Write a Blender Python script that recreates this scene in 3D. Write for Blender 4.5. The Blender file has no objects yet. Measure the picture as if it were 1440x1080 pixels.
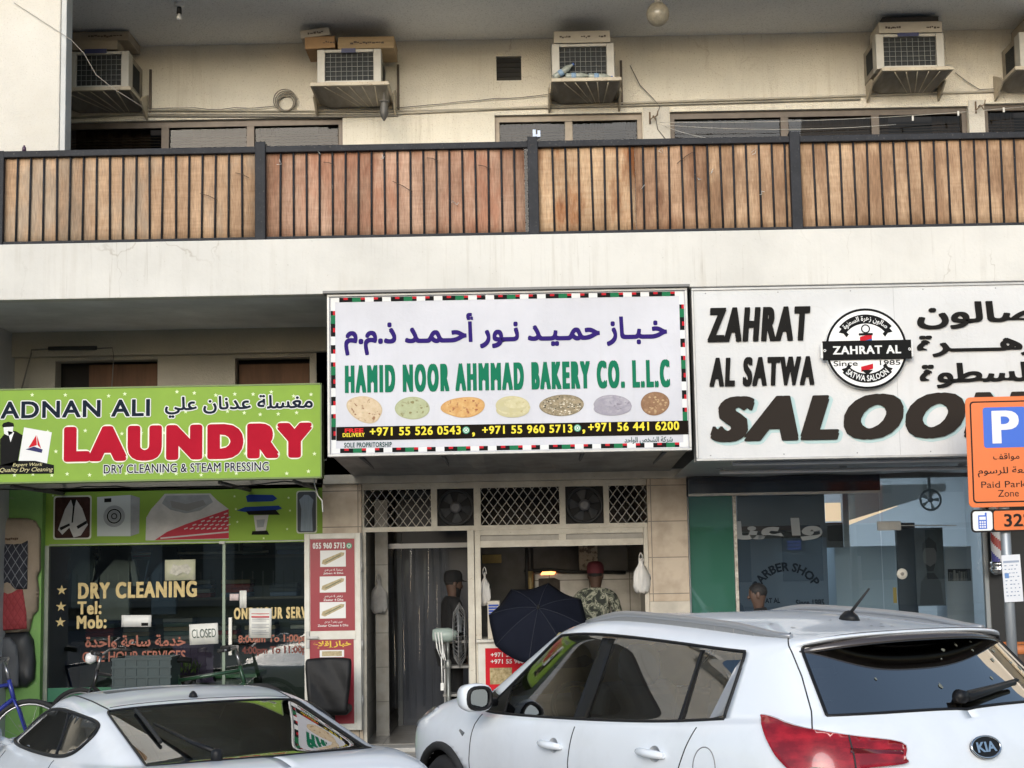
import bpy, bmesh, math, random, unicodedata
from mathutils import Vector, Matrix
from mathutils.bvhtree import BVHTree

random.seed(7)
SC = bpy.context.scene
COL = SC.collection
V3 = Vector
PI = math.pi
R = math.radians

# ------------------------------------------------------------------ camera
EYE = 1.93
FPX = 2200.0                      # focal length in pixels of the 1440 px wide photograph
PITCH, YAW, ROLL = 0.1117, 0.0055, 0.0180
_F = V3((-math.sin(YAW) * math.cos(PITCH), math.cos(YAW) * math.cos(PITCH), math.sin(PITCH)))
_R0 = V3((math.cos(YAW), math.sin(YAW), 0)); _U0 = _R0.cross(_F)
_R = _R0 * math.cos(ROLL) - _U0 * math.sin(ROLL)
_U = _U0 * math.cos(ROLL) + _R0 * math.sin(ROLL)
CAM = V3((0, 0, EYE))
cam_data = bpy.data.cameras.new('camera')
cam_data.sensor_width = 36.0
cam_data.lens = FPX / 1440 * 36
cam_data.clip_start = 0.1
cam_data.clip_end = 2000
cam = bpy.data.objects.new('camera', cam_data)
COL.objects.link(cam)
cam.matrix_world = Matrix(((_R.x, _U.x, -_F.x, 0), (_R.y, _U.y, -_F.y, 0), (_R.z, _U.z, -_F.z, EYE), (0, 0, 0, 1)))
SC.camera = cam

# ------------------------------------------------------------------ light
SUN_EL, SUN_AZ = R(17), R(192)    # azimuth from +Y towards +X
w = bpy.data.worlds.new('World'); SC.world = w; w.use_nodes = True
nt = w.node_tree
sky = nt.nodes.new('ShaderNodeTexSky'); sky.sky_type = 'NISHITA'; sky.sun_disc = False
sky.sun_elevation = SUN_EL; sky.sun_rotation = SUN_AZ
sky.air_density = 1.0; sky.dust_density = 1.5; sky.ozone_density = 1.2
bg = nt.nodes['Background']; bg.inputs['Strength'].default_value = 0.15
nt.links.new(sky.outputs[0], bg.inputs[0])
sun_d = bpy.data.lights.new('sun', 'SUN'); sun_d.energy = 1.8; sun_d.angle = R(42); sun_d.color = (0.96, 0.985, 1.0)
sun = bpy.data.objects.new('sun', sun_d); COL.objects.link(sun)
_sd = V3((math.sin(SUN_AZ) * math.cos(SUN_EL), math.cos(SUN_AZ) * math.cos(SUN_EL), math.sin(SUN_EL)))
sun.rotation_euler = _sd.to_track_quat('Z', 'Y').to_euler(); sun.location = (0, -6, 20)
vs = SC.view_settings
SC.display_settings.display_device = 'sRGB'
vs.view_transform = 'Standard'; vs.look = 'None'; vs.gamma = 1.0; vs.use_curve_mapping = False
vs.exposure = 0.62
SC.cycles.max_bounces = 7; SC.cycles.diffuse_bounces = 4; SC.cycles.glossy_bounces = 4
SC.cycles.transparent_max_bounces = 12; SC.cycles.caustics_reflective = False; SC.cycles.caustics_refractive = False
SC.cycles.use_denoising = True

# ------------------------------------------------------------------ photo geometry
def ray(px, py):
    return _R * ((px - 720) / FPX) - _U * ((py - 540) / FPX) + _F
def at(px, py, Y):                # the point of the vertical plane at depth Y seen at a photo pixel
    d = ray(px, py); return CAM + d * (Y / d.y)
def rect(px0, py0, px1, py1, Y):  # edge midpoints of a photo rectangle -> X0, X1, Z0, Z1 on the plane
    xm, ym = (px0 + px1) / 2, (py0 + py1) / 2
    return at(px0, ym, Y).x, at(px1, ym, Y).x, at(xm, py1, Y).z, at(xm, py0, Y).z
def zat(px, py, Y): return at(px, py, Y).z
def xat(px, py, Y): return at(px, py, Y).x

# ------------------------------------------------------------------ materials
MATS = {}
def _new(name):
    m = bpy.data.materials.new(name); m.use_nodes = True
    n = m.node_tree; b = n.nodes['Principled BSDF']; MATS[name] = m
    return m, n, b
def pm(name, col, rough=0.6, metal=0.0, spec=0.5, var=0.0, vscale=4.0, stretch=(1, 1, 1), col2=None, bump=0.0, bscale=60.0,
       speck=None, speck_scale=90.0, speck_at=0.62, coat=0.0, emit=0.0, alpha=None, detail=6.0, lo=0.35, hi=0.7):
    """noise-varied principled material: col blends to col2 by a noise stretched along the axes"""
    if name in MATS: return MATS[name]
    m, n, b = _new(name)
    c = (*col, 1.0)
    b.inputs['Roughness'].default_value = rough; b.inputs['Metallic'].default_value = metal
    b.inputs['Specular IOR Level'].default_value = spec
    b.inputs['Coat Weight'].default_value = coat; b.inputs['Coat Roughness'].default_value = 0.04
    b.inputs['Base Color'].default_value = c
    tc = n.nodes.new('ShaderNodeTexCoord')
    out = None
    if var or col2:
        mp = n.nodes.new('ShaderNodeMapping'); mp.inputs['Scale'].default_value = stretch
        n.links.new(tc.outputs['Object'], mp.inputs[0])
        tx = n.nodes.new('ShaderNodeTexNoise'); tx.inputs['Scale'].default_value = vscale
        tx.inputs['Detail'].default_value = detail; tx.inputs['Roughness'].default_value = 0.62
        n.links.new(mp.outputs[0], tx.inputs['Vector'])
        rp = n.nodes.new('ShaderNodeValToRGB')
        c2 = col2 if col2 else tuple(max(0, x * (1 - var)) for x in col)
        rp.color_ramp.elements[0].position = lo; rp.color_ramp.elements[0].color = (*c2, 1)
        rp.color_ramp.elements[1].position = hi; rp.color_ramp.elements[1].color = c
        n.links.new(tx.outputs['Fac'], rp.inputs[0]); out = rp.outputs[0]
    if speck:
        t2 = n.nodes.new('ShaderNodeTexNoise'); t2.inputs['Scale'].default_value = speck_scale; t2.inputs['Detail'].default_value = 2
        n.links.new(tc.outputs['Object'], t2.inputs['Vector'])
        r2 = n.nodes.new('ShaderNodeValToRGB')
        r2.color_ramp.elements[0].position = speck_at - .06; r2.color_ramp.elements[0].color = (0, 0, 0, 1)
        r2.color_ramp.elements[1].position = speck_at + .06; r2.color_ramp.elements[1].color = (1, 1, 1, 1)
        n.links.new(t2.outputs['Fac'], r2.inputs[0])
        mx = n.nodes.new('ShaderNodeMix'); mx.data_type = 'RGBA'
        n.links.new(r2.outputs[0], mx.inputs[0])
        if out: n.links.new(out, mx.inputs[6])
        else: mx.inputs[6].default_value = c
        mx.inputs[7].default_value = (*speck, 1); out = mx.outputs[2]
    if out: n.links.new(out, b.inputs['Base Color'])
    if bump:
        t3 = n.nodes.new('ShaderNodeTexNoise'); t3.inputs['Scale'].default_value = bscale; t3.inputs['Detail'].default_value = 3
        n.links.new(tc.outputs['Object'], t3.inputs['Vector'])
        bp = n.nodes.new('ShaderNodeBump'); bp.inputs['Strength'].default_value = bump; bp.inputs['Distance'].default_value = 0.01
        n.links.new(t3.outputs['Fac'], bp.inputs['Height']); n.links.new(bp.outputs[0], b.inputs['Normal'])
    if emit:
        b.inputs['Emission Color'].default_value = c; b.inputs['Emission Strength'].default_value = emit
    return m
def glass(name, tint=(0.8, 0.85, 0.85), refl=1.0, rough=0.0, frost=0.0, frost_col=(.5, .6, .6), base_refl=0.04, sheen=(1, 1, 1)):
    """thin pane: tinted transparency under a fresnel reflection, with an optional frosted share"""
    if name in MATS: return MATS[name]
    m = bpy.data.materials.new(name); m.use_nodes = True; MATS[name] = m
    n = m.node_tree; n.nodes.clear()
    o = n.nodes.new('ShaderNodeOutputMaterial'); t = n.nodes.new('ShaderNodeBsdfTransparent'); t.inputs[0].default_value = (*tint, 1)
    g = n.nodes.new('ShaderNodeBsdfGlossy'); g.inputs['Roughness'].default_value = rough; g.inputs['Color'].default_value = (*sheen, 1)
    lw = n.nodes.new('ShaderNodeFresnel'); lw.inputs[0].default_value = 1.52
    mul = n.nodes.new('ShaderNodeMath'); mul.operation = 'MULTIPLY_ADD'; mul.use_clamp = True
    mul.inputs[1].default_value = refl; mul.inputs[2].default_value = base_refl
    n.links.new(lw.outputs[0], mul.inputs[0])
    base = t.outputs[0]
    if frost:
        d = n.nodes.new('ShaderNodeBsdfDiffuse'); d.inputs[0].default_value = (*frost_col, 1)
        x = n.nodes.new('ShaderNodeMixShader'); x.inputs[0].default_value = frost
        n.links.new(t.outputs[0], x.inputs[1]); n.links.new(d.outputs[0], x.inputs[2]); base = x.outputs[0]
    mx = n.nodes.new('ShaderNodeMixShader')
    n.links.new(mul.outputs[0], mx.inputs[0]); n.links.new(base, mx.inputs[1]); n.links.new(g.outputs[0], mx.inputs[2])
    n.links.new(mx.outputs[0], o.inputs[0])
    return m
def tiles(name, c1, c2, mortar, bw, bh, ms=0.004, rough=0.3, offset=0.0, bump=0.2, rot=None):
    """brick-texture tiles in metres on vertical (x,z) faces, or on the ground with rot=(0,0,0)"""
    if name in MATS: return MATS[name]
    m, n, b = _new(name)
    tc = n.nodes.new('ShaderNodeTexCoord'); mp = n.nodes.new('ShaderNodeMapping')
    mp.inputs['Rotation'].default_value = rot if rot else (R(-90), 0, 0)
    n.links.new(tc.outputs['Object'], mp.inputs[0])
    bt = n.nodes.new('ShaderNodeTexBrick'); bt.offset = offset; bt.squash = 1
    bt.inputs['Color1'].default_value = (*c1, 1); bt.inputs['Color2'].default_value = (*c2, 1); bt.inputs['Mortar'].default_value = (*mortar, 1)
    bt.inputs['Scale'].default_value = 1; bt.inputs['Mortar Size'].default_value = ms
    bt.inputs['Brick Width'].default_value = bw; bt.inputs['Row Height'].default_value = bh
    n.links.new(mp.outputs[0], bt.inputs['Vector'])
    tx = n.nodes.new('ShaderNodeTexNoise'); tx.inputs['Scale'].default_value = 7; tx.inputs['Detail'].default_value = 6
    n.links.new(tc.outputs['Object'], tx.inputs['Vector'])
    mx = n.nodes.new('ShaderNodeMix'); mx.data_type = 'RGBA'; mx.blend_type = 'MULTIPLY'; mx.inputs[0].default_value = 0.55
    n.links.new(bt.outputs['Color'], mx.inputs[6])
    rp = n.nodes.new('ShaderNodeValToRGB'); rp.color_ramp.elements[0].color = (.45, .4, .34, 1); rp.color_ramp.elements[0].position = .3
    rp.color_ramp.elements[1].color = (1, 1, 1, 1); rp.color_ramp.elements[1].position = .6
    n.links.new(tx.outputs['Fac'], rp.inputs[0]); n.links.new(rp.outputs[0], mx.inputs[7])
    n.links.new(mx.outputs[2], b.inputs['Base Color']); b.inputs['Roughness'].default_value = rough
    bp = n.nodes.new('ShaderNodeBump'); bp.inputs['Strength'].default_value = bump; bp.inputs['Distance'].default_value = .004; bp.invert = True
    n.links.new(bt.outputs['Fac'], bp.inputs['Height']); n.links.new(bp.outputs[0], b.inputs['Normal'])
    return m

# ------------------------------------------------------------------ mesh building
ORG = {}
def origin_of(o):
    v = V3((0, 0, 0))
    while o is not None:
        if o.name in ORG: return ORG[o.name]
        o = o.parent
    return v
class MB:
    """collects shapes (world or local metres) and links them as ONE mesh object"""
    def __init__(s): s.v = []; s.f = []; s.m = []; s.mi = 0; s.sm = []; s.smooth = False
    def poly(s, pts):
        k = len(s.v); s.v += [V3(p) for p in pts]; s.f.append(tuple(range(k, k + len(pts)))); s.m.append(s.mi); s.sm.append(s.smooth); return s
    def mesh(s, vs, fs, smooth=None):
        k = len(s.v); s.v += [V3(p) for p in vs]
        for f in fs: s.f.append(tuple(i + k for i in f)); s.m.append(s.mi); s.sm.append(s.smooth if smooth is None else smooth)
        return s
    def box(s, x0, x1, y0, y1, z0, z1):
        return s.mesh([(x, y, z) for z in (z0, z1) for y in (y0, y1) for x in (x0, x1)],
                      [(0, 2, 3, 1), (4, 5, 7, 6), (0, 1, 5, 4), (2, 6, 7, 3), (0, 4, 6, 2), (1, 3, 7, 5)])
    def cbox(s, c, size, M=None):
        hx, hy, hz = size[0] / 2, size[1] / 2, size[2] / 2; c = V3(c)
        vs = [V3((x, y, z)) for z in (-hz, hz) for y in (-hy, hy) for x in (-hx, hx)]
        if M is not None: vs = [M @ v for v in vs]
        return s.mesh([v + c for v in vs], [(0, 2, 3, 1), (4, 5, 7, 6), (0, 1, 5, 4), (2, 6, 7, 3), (0, 4, 6, 2), (1, 3, 7, 5)])
    def tube(s, pts, r, n=8, closed=False, cap=True):
        pts = [V3(p) for p in pts]; N = len(pts); rs = r if isinstance(r, (list, tuple)) else [r] * N
        vs, fs = [], []; up = None
        for i, p in enumerate(pts):
            a = pts[(i - 1) % N] if (closed or i) else p; b = pts[(i + 1) % N] if (closed or i < N - 1) else p
            t = (b - a).normalized() if (b - a).length > 1e-9 else V3((0, 0, 1))
            if up is None:
                up = V3((0, 0, 1)) if abs(t.z) < .9 else V3((1, 0, 0))
            u = (up - t * up.dot(t)); u = u.normalized() if u.length > 1e-6 else t.orthogonal().normalized()
            w_ = t.cross(u); up = u
            for k in range(n):
                an = 2 * PI * k / n; vs.append(p + (u * math.cos(an) + w_ * math.sin(an)) * rs[i])
        for i in range(N if closed else N - 1):
            j = (i + 1) % N
            for k in range(n): fs.append((i * n + k, i * n + (k + 1) % n, j * n + (k + 1) % n, j * n + k))
        s.mesh(vs, fs, True)
        if cap and not closed:
            s.mesh(vs[:n], [tuple(reversed(range(n)))], False); s.mesh(vs[-n:], [tuple(range(n))], False)
        return s
    def lathe(s, prof, c=(0, 0, 0), axis='Z', n=24, M=None, smooth=True):
        """prof: (radius, height) pairs"""
        c = V3(c); vs, fs = [], []
        for r_, h in prof:
            for k in range(n):
                a = 2 * PI * k / n; x, y = r_ * math.cos(a), r_ * math.sin(a)
                p = V3((x, y, h)) if axis == 'Z' else (V3((x, -h, y)) if axis == 'Y' else V3((h, x, y)))
                if M is not None: p = M @ p
                vs.append(p + c)
        for i in range(len(prof) - 1):
            for k in range(n): fs.append((i * n + k, i * n + (k + 1) % n, (i + 1) * n + (k + 1) % n, (i + 1) * n + k))
        return s.mesh(vs, fs, smooth)
    def disc(s, c, r, Y, n=32, rx=None):
        return s.poly([(c[0] + (rx or r) * math.cos(-2 * PI * k / n), Y, c[1] + r * math.sin(-2 * PI * k / n)) for k in range(n)])
    def ring(s, c, r0, r1, Y, n=40, a0=0, a1=2 * PI):
        for k in range(n):
            a, b = a0 + (a1 - a0) * k / n, a0 + (a1 - a0) * (k + 1) / n
            s.poly([(c[0] + q * math.cos(t), Y, c[1] + q * math.sin(t)) for q, t in ((r0, a), (r1, a), (r1, b), (r0, b))])
        return s
    def face(s, x0, x1, z0, z1, Y):           # a flat rectangle facing the street
        return s.poly([(x0, Y, z0), (x1, Y, z0), (x1, Y, z1), (x0, Y, z1)])
    def prism(s, pts, Y0, Y1):                # outline (x,z) anticlockwise seen from the street, extruded Y0..Y1
        n = len(pts)
        vs = [(x, Y0, z) for x, z in pts] + [(x, Y1, z) for x, z in pts]
        return s.mesh(vs, [tuple(range(n)), tuple(reversed(range(n, 2 * n)))] + [((i + 1) % n, i, i + n, (i + 1) % n + n) for i in range(n)])
    def build(s, name, mats, parent=None, bevel=0.0, label=None, world=True, sub=0, solid=0.0, segs=2):
        me = bpy.data.meshes.new(name)
        mats = mats if isinstance(mats, (list, tuple)) else [mats]
        if parent is not None: o_ = origin_of(parent) if world else V3((0, 0, 0))
        elif world:
            xs = [v.x for v in s.v]; ys = [v.y for v in s.v]
            o_ = V3(((min(xs) + max(xs)) / 2, (min(ys) + max(ys)) / 2, min(v.z for v in s.v)))
        else: o_ = V3((0, 0, 0))
        me.from_pydata([v - o_ for v in s.v], [], s.f)
        for m in mats: me.materials.append(m)
        me.polygons.foreach_set('material_index', s.m); me.polygons.foreach_set('use_smooth', s.sm)
        bm = bmesh.new(); bm.from_mesh(me)
        bmesh.ops.remove_doubles(bm, verts=bm.verts, dist=1e-5)
        bm.to_mesh(me); bm.free(); me.update()
        o = bpy.data.objects.new(name, me); COL.objects.link(o)
        if parent is not None: o.parent = parent
        else: o.location = o_; ORG[o.name] = o_.copy()
        if bevel:
            b = o.modifiers.new('bevel', 'BEVEL'); b.width = bevel; b.segments = segs; b.limit_method = 'ANGLE'; b.angle_limit = R(40)
        if solid:
            q = o.modifiers.new('solid', 'SOLIDIFY'); q.thickness = solid; q.offset = 0
        if sub:
            q = o.modifiers.new('sub', 'SUBSURF'); q.levels = sub; q.render_levels = sub
        if label: o['label'] = label
        return o
def thing(name, label, cat, loc=(0, 0, 0), group=None, rz=0.0):
    o = bpy.data.objects.new(name, None); COL.objects.link(o); o.location = loc; o.rotation_euler = (0, 0, rz); o.empty_display_size = .1
    o['label'] = label; o['category'] = cat
    if group: o['group'] = group
    ORG[o.name] = V3(loc); return o
def tag(o, label, cat, group=None):
    o['label'] = label; o['category'] = cat
    if group: o['group'] = group
    return o
def struct(o): o['kind'] = 'structure'; return o
def copy_thing(o, loc, label=None, rz=None):
    def rec(a, par):
        c = a.copy(); COL.objects.link(c)
        if par is not None: c.parent = par
        for ch in list(a.children): rec(ch, c)
        return c
    c = rec(o, None); c.location = loc; ORG[c.name] = V3(loc)
    if label: c['label'] = label
    if rz is not None: c.rotation_euler = (0, 0, rz)
    return c

# ------------------------------------------------------------------ lettering
_AR = {}
for _cp in range(0xFE80, 0xFEFD):
    _d = unicodedata.decomposition(chr(_cp)).split()
    if len(_d) == 2: _AR.setdefault(chr(int(_d[1], 16)), {})[_d[0].strip('<>')] = chr(_cp)
    elif len(_d) == 3: _AR.setdefault(chr(int(_d[1], 16)) + chr(int(_d[2], 16)), {})[_d[0].strip('<>')] = chr(_cp)
def shape_ar(t):
    """joins Arabic letters into presentation forms and puts them in visual order"""
    out = []; i = 0; ks = '\u0640'
    units = []
    while i < len(t):
        if t[i:i + 2] in _AR and len(t[i:i + 2]) == 2: units.append(t[i:i + 2]); i += 2
        else: units.append(t[i]); i += 1
    def joins_next(u): return u == ks or ('initial' in _AR.get(u, {}))
    def joins_prev(u): return u == ks or ('final' in _AR.get(u, {}))
    for k, u in enumerate(units):
        if u not in _AR: out.append(u); continue
        p = k > 0 and joins_next(units[k - 1]) and joins_prev(u); n_ = k < len(units) - 1 and joins_next(u) and joins_prev(units[k + 1])
        form = 'medial' if p and n_ else 'final' if p else 'initial' if n_ else 'isolated'
        out.append(_AR[u].get(form, u))
    return ''.join(reversed(out))
_TC = {}
def glyphs(s, bold=0.0, shear=0.0, res=3, space=1.0):
    key = (s, bold, shear, res, space)
    if key in _TC: return _TC[key]
    c = bpy.data.curves.new('lettering', 'FONT'); c.body = s; c.offset = bold; c.shear = shear; c.resolution_u = res; c.space_character = space
    o = bpy.data.objects.new('lettering', c); COL.objects.link(o)
    dg = bpy.context.evaluated_depsgraph_get(); e = o.evaluated_get(dg); me = e.to_mesh()
    vs = [v.co.copy() for v in me.vertices]; fs = [tuple(p.vertices) for p in me.polygons]
    e.to_mesh_clear(); bpy.data.objects.remove(o); bpy.data.curves.remove(c)
    # every separate stroke gets its own hair's breadth of depth, so that overlapping strokes never share a plane
    par = list(range(len(vs)))
    def find(a):
        while par[a] != a: par[a] = par[par[a]]; a = par[a]
        return a
    for f in fs:
        for i in f[1:]: par[find(i)] = find(f[0])
    ids = {}
    for i, v in enumerate(vs): v.z = ids.setdefault(find(i), len(ids)) % 11 * .00006
    _TC[key] = (vs, fs); return vs, fs
def text(mb, s, box, Y, bold=0.0, shear=0.0, arabic=False, thick=0.0, out=0.0, res=4, flip=False, M=None, space=1.0, fat=(0, 0), rnd=False):
    """fits the text s into box = X0, X1, Z0, Z1 on the plane Y; fat thickens the strokes (em) along x and z, out adds an outline margin"""
    if arabic: s = shape_ar(s)
    vs, fs = glyphs(s, bold, shear, res, space)
    if not vs: return
    fx, fz = fat
    x0 = min(v.x for v in vs) - fx; x1 = max(v.x for v in vs) + fx; y0 = min(v.y for v in vs) - fz; y1 = max(v.y for v in vs) + fz
    X0, X1, Z0, Z1 = box
    sx = (X1 - X0) / (x1 - x0); sz = (Z1 - Z0) / max(1e-6, y1 - y0)
    rx, rz = fx + out / sx, fz + out / sz                 # out is in metres
    offs = [(0, 0)]
    if rx > 1e-6:
        n = 28 if Z1 - Z0 > .09 else 8
        ex = 1.0 if (out and not rnd) else (.55 if rnd else .28)       # round, soft-cornered or nearly square pen
        pen = lambda t: math.copysign(abs(t) ** ex, t)
        offs = [(rx * pen(math.cos(2 * PI * (k + .5) / n)), rz * pen(math.sin(2 * PI * (k + .5) / n))) for k in range(n)]
        if rx > .045: offs += [(q_ * .5, r_ * .5) for q_, r_ in offs[::2]]
        offs.append((0, 0))
    for n_, (ox, oz) in enumerate(offs):
        if flip: base = [V3((X1 - (v.x + ox - x0) * sx, -v.z, Z1 - (v.y + oz - y0) * sz)) for v in vs]
        else: base = [V3((X0 + (v.x + ox - x0) * sx, -v.z, Z0 + (v.y + oz - y0) * sz)) for v in vs]
        dy = -.0007 * n_ / len(offs)
        def put(y):
            r_ = [V3((p.x, Y + y + dy + p.y, p.z)) for p in base]
            return [M(p) for p in r_] if M else r_
        f0 = fs
        a, b, c_ = (base[i] for i in f0[0][:3])
        if ((b - a).cross(c_ - a)).y > 0: f0 = [tuple(reversed(f)) for f in f0]
        mb.mesh(put(-thick), f0)
        if thick:
            cnt = {}
            for f in f0:
                for i in range(len(f)): cnt[(f[i], f[(i + 1) % len(f)])] = 1
            ed = [e_ for e_ in cnt if (e_[1], e_[0]) not in cnt]
            k = len(vs); mb.mesh(put(-thick) + put(0), [(b_, a_, a_ + k, b_ + k) for a_, b_ in ed])
def pbox(px0, py0, px1, py1, Y): return rect(px0, py0, px1, py1, Y)
def arc_text(mb, s, c, r, a_mid, span, h, Y, inner=False, bold=0.0, arabic=False):
    """letters on a circle of radius r round c (x,z); span in radians; inner = reading along the bottom"""
    if arabic: s = shape_ar(s)
    vs, fs = glyphs(s, bold, 0.0, 2)
    x0 = min(v.x for v in vs); x1 = max(v.x for v in vs); y0 = min(v.y for v in vs); y1 = max(v.y for v in vs)
    P = []
    for v in vs:
        t = (v.x - x0) / (x1 - x0) - .5; q = (v.y - y0) / (y1 - y0) * h
        if not inner: a = a_mid - t * span; rr = r + q
        else: a = a_mid + t * span; rr = r - q
        P.append(V3((c[0] + rr * math.cos(a), Y, c[1] + rr * math.sin(a))))
    mb.mesh(P, fs)
def star(mb, x, z, r, Y, q=.4):
    mb.poly([(x + (r if k % 2 == 0 else r * q) * math.sin(PI * k / 5), Y, z + (r if k % 2 == 0 else r * q) * math.cos(PI * k / 5)) for k in range(9, -1, -1)])

# ================================================================== SETTING: ground
YF, YS = 13.14, 15.2              # balcony front, shopfront / upper wall
PAVE, SILL = 0.15, 0.20
asphalt = pm('asphalt', (.26, .25, .235), .85, var=.45, vscale=3, bump=.5, bscale=180, speck=(.1, .1, .1), speck_scale=220)
m = MB(); m.poly([(-400, -400, 0), (400, -400, 0), (400, 400, 0), (-400, 400, 0)]); struct(m.build('road', asphalt))
pav = tiles('paver', (.42, .40, .36), (.37, .355, .33), (.16, .155, .14), .4, .2, .006, .8, .5, .5, rot=(0, 0, 0))
m = MB(); m.box(-30, 30, 12.122, YS + .3, -.05, PAVE); struct(m.build('pavement', pav))
m = MB()
for k in range(-24, 24): m.box(k * 1.0 + .006, k * 1.0 + .994, 11.95, 12.12, -.05, PAVE + .004)
struct(m.build('kerb', pm('kerb_stone', (.36, .35, .33), .85, var=.35, vscale=6, bump=.3), bevel=.015))
m = MB(); m.box(-30, 30, -24.0, -18.0, -.05, PAVE); struct(m.build('far_pavement', pav))
m = MB()
for x in (-6.3, -3.6, -.75, 2.4, 5.3):
    d = V3((math.cos(R(117)), math.sin(R(117)), 0)); nrm = V3((-d.y, d.x, 0)) * .06; a = V3((x, 11.4, .004)); b = a - d * 5.2
    m.poly([a - nrm, a + nrm, b + nrm, b - nrm])
struct(m.build('parking_lines', pm('road_paint', (.7, .7, .67), .7, col2=(.35, .35, .34), vscale=9)))

# ================================================================== BUILDING
colpaint = pm('column_stucco', (.62, .595, .54), .9, col2=(.56, .53, .47), vscale=1.6, bump=.6, bscale=70, speck=(.50, .46, .39), speck_scale=80, speck_at=.66)
def streaked(name, base, dirty, crack, sc=1.0, bump=.3, bs=38, hole=(.73, .78), hs=55):
    """old paint: broad blotches, thin uneven drip stains, dark pin holes and hairline cracks"""
    if name in MATS: return MATS[name]
    mt, n, b = _new(name); tc = n.nodes.new('ShaderNodeTexCoord')
    def noise(scale, st, det, off=0.0, rough=.6):
        mp = n.nodes.new('ShaderNodeMapping'); mp.inputs['Scale'].default_value = st; mp.inputs['Location'].default_value = (off, off, off)
        n.links.new(tc.outputs['Object'], mp.inputs[0]); t = n.nodes.new('ShaderNodeTexNoise'); t.inputs['Scale'].default_value = scale; t.inputs['Detail'].default_value = det; t.inputs['Roughness'].default_value = rough
        n.links.new(mp.outputs[0], t.inputs['Vector']); return t.outputs['Fac']
    def ramp(src, p0, p1, v0=0.0, v1=1.0):
        r = n.nodes.new('ShaderNodeMapRange'); r.inputs[1].default_value = p0; r.inputs[2].default_value = p1; r.inputs[3].default_value = v0; r.inputs[4].default_value = v1; n.links.new(src, r.inputs[0]); return r.outputs[0]
    def mul(a, c):
        q = n.nodes.new('ShaderNodeMath'); q.operation = 'MULTIPLY'; n.links.new(a, q.inputs[0])
        if isinstance(c, float): q.inputs[1].default_value = c
        else: n.links.new(c, q.inputs[1])
        return q.outputs[0]
    def mix(a, c, f):
        x = n.nodes.new('ShaderNodeMix'); x.data_type = 'RGBA'; n.links.new(f, x.inputs[0])
        if isinstance(a, tuple): x.inputs[6].default_value = (*a, 1)
        else: n.links.new(a, x.inputs[6])
        x.inputs[7].default_value = (*c, 1); return x.outputs[2]
    col = mix(base, tuple(x * .86 for x in base), ramp(noise(1.1 * sc, (1, 1, 1), 8), .4, .68))
    drip = mul(ramp(noise(3.4 * sc, (4.5, 1, .22), 6, 3.0, .7), .50, .74), ramp(noise(.9 * sc, (1, 1, 1.4), 4, 7.0), .38, .62))
    col = mix(col, dirty, mul(drip, .62))
    thin = mul(ramp(noise(9 * sc, (6, 1, .12), 3, 1.0), .62, .72), ramp(noise(2.2 * sc, (1, 1, .6), 3, 5.0), .5, .6)); col = mix(col, crack, mul(thin, .45))
    w_ = n.nodes.new('ShaderNodeTexVoronoi'); w_.feature = 'DISTANCE_TO_EDGE'; w_.inputs['Scale'].default_value = .8 * sc; mp = n.nodes.new('ShaderNodeMapping'); mp.inputs['Scale'].default_value = (1.6, 1, .7)
    nz = n.nodes.new('ShaderNodeTexNoise'); nz.inputs['Scale'].default_value = 4; nz.inputs['Detail'].default_value = 5; ad = n.nodes.new('ShaderNodeVectorMath'); ad.operation = 'MULTIPLY_ADD'; n.links.new(tc.outputs['Object'], nz.inputs['Vector']); n.links.new(nz.outputs['Color'], ad.inputs[0]); ad.inputs[1].default_value = (.3, .3, .3); n.links.new(tc.outputs['Object'], ad.inputs[2]); n.links.new(ad.outputs[0], mp.inputs[0]); n.links.new(mp.outputs[0], w_.inputs['Vector'])
    col = mix(col, crack, mul(mul(ramp(w_.outputs['Distance'], .0, .006, 1.0, 0.0), ramp(noise(.6 * sc, (1, 1, 1), 3, 11.0), .52, .6)), .5))
    col = mix(col, crack, mul(ramp(noise(hs * sc, (1, 1, 1), 2, 2.0), *hole), .7))
    n.links.new(col, b.inputs['Base Color']); b.inputs['Roughness'].default_value = .85; b.inputs['Specular IOR Level'].default_value = .25
    bp = n.nodes.new('ShaderNodeBump'); bp.inputs['Strength'].default_value = bump; bp.inputs['Distance'].default_value = .010; n.links.new(noise(bs, (1, 1, 1), 4), bp.inputs['Height']); n.links.new(bp.outputs[0], b.inputs['Normal']); return mt
fascia_m = streaked('fascia_paint', (.62, .605, .565), (.44, .41, .355), (.30, .26, .21))
soffit_m = pm('soffit_paint', (.84, .84, .82), .9, col2=(.60, .60, .58), vscale=1.4, bump=.6, bscale=60, detail=8)
ceil_m = pm('ceiling_paint', (.86, .86, .84), .92, col2=(.78, .78, .76), vscale=1.0, bump=.7, bscale=60, speck=(.6, .6, .58), speck_scale=75)
lowwall = pm('grey_stucco', (.50, .46, .38), .9, col2=(.40, .37, .31), vscale=1.5, bump=.7, bscale=70)
sidewall_m = pm('side_plaster', (.50, .50, .50), .9, col2=(.40, .40, .41), vscale=2, bump=.4)
stucco = streaked('cream_stucco', (.85, .805, .695), (.52, .455, .345), (.50, .43, .325), 1.0, 1.0, 72, (.60, .70), 62)
BLD = thing('apartment_building', 'cream stucco apartment building with a long balcony above three shops', 'building', (0, YS, 0))
XL, XR = -9.0, 10.5
zc = zat(720, 55, YS)             # ceiling of the balcony
zb1 = zat(720, 408.5, YF)         # underside of the balcony edge
zb2 = zat(720, 330, YF)           # top of the balcony edge
zsof = zb1 + .0
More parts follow.
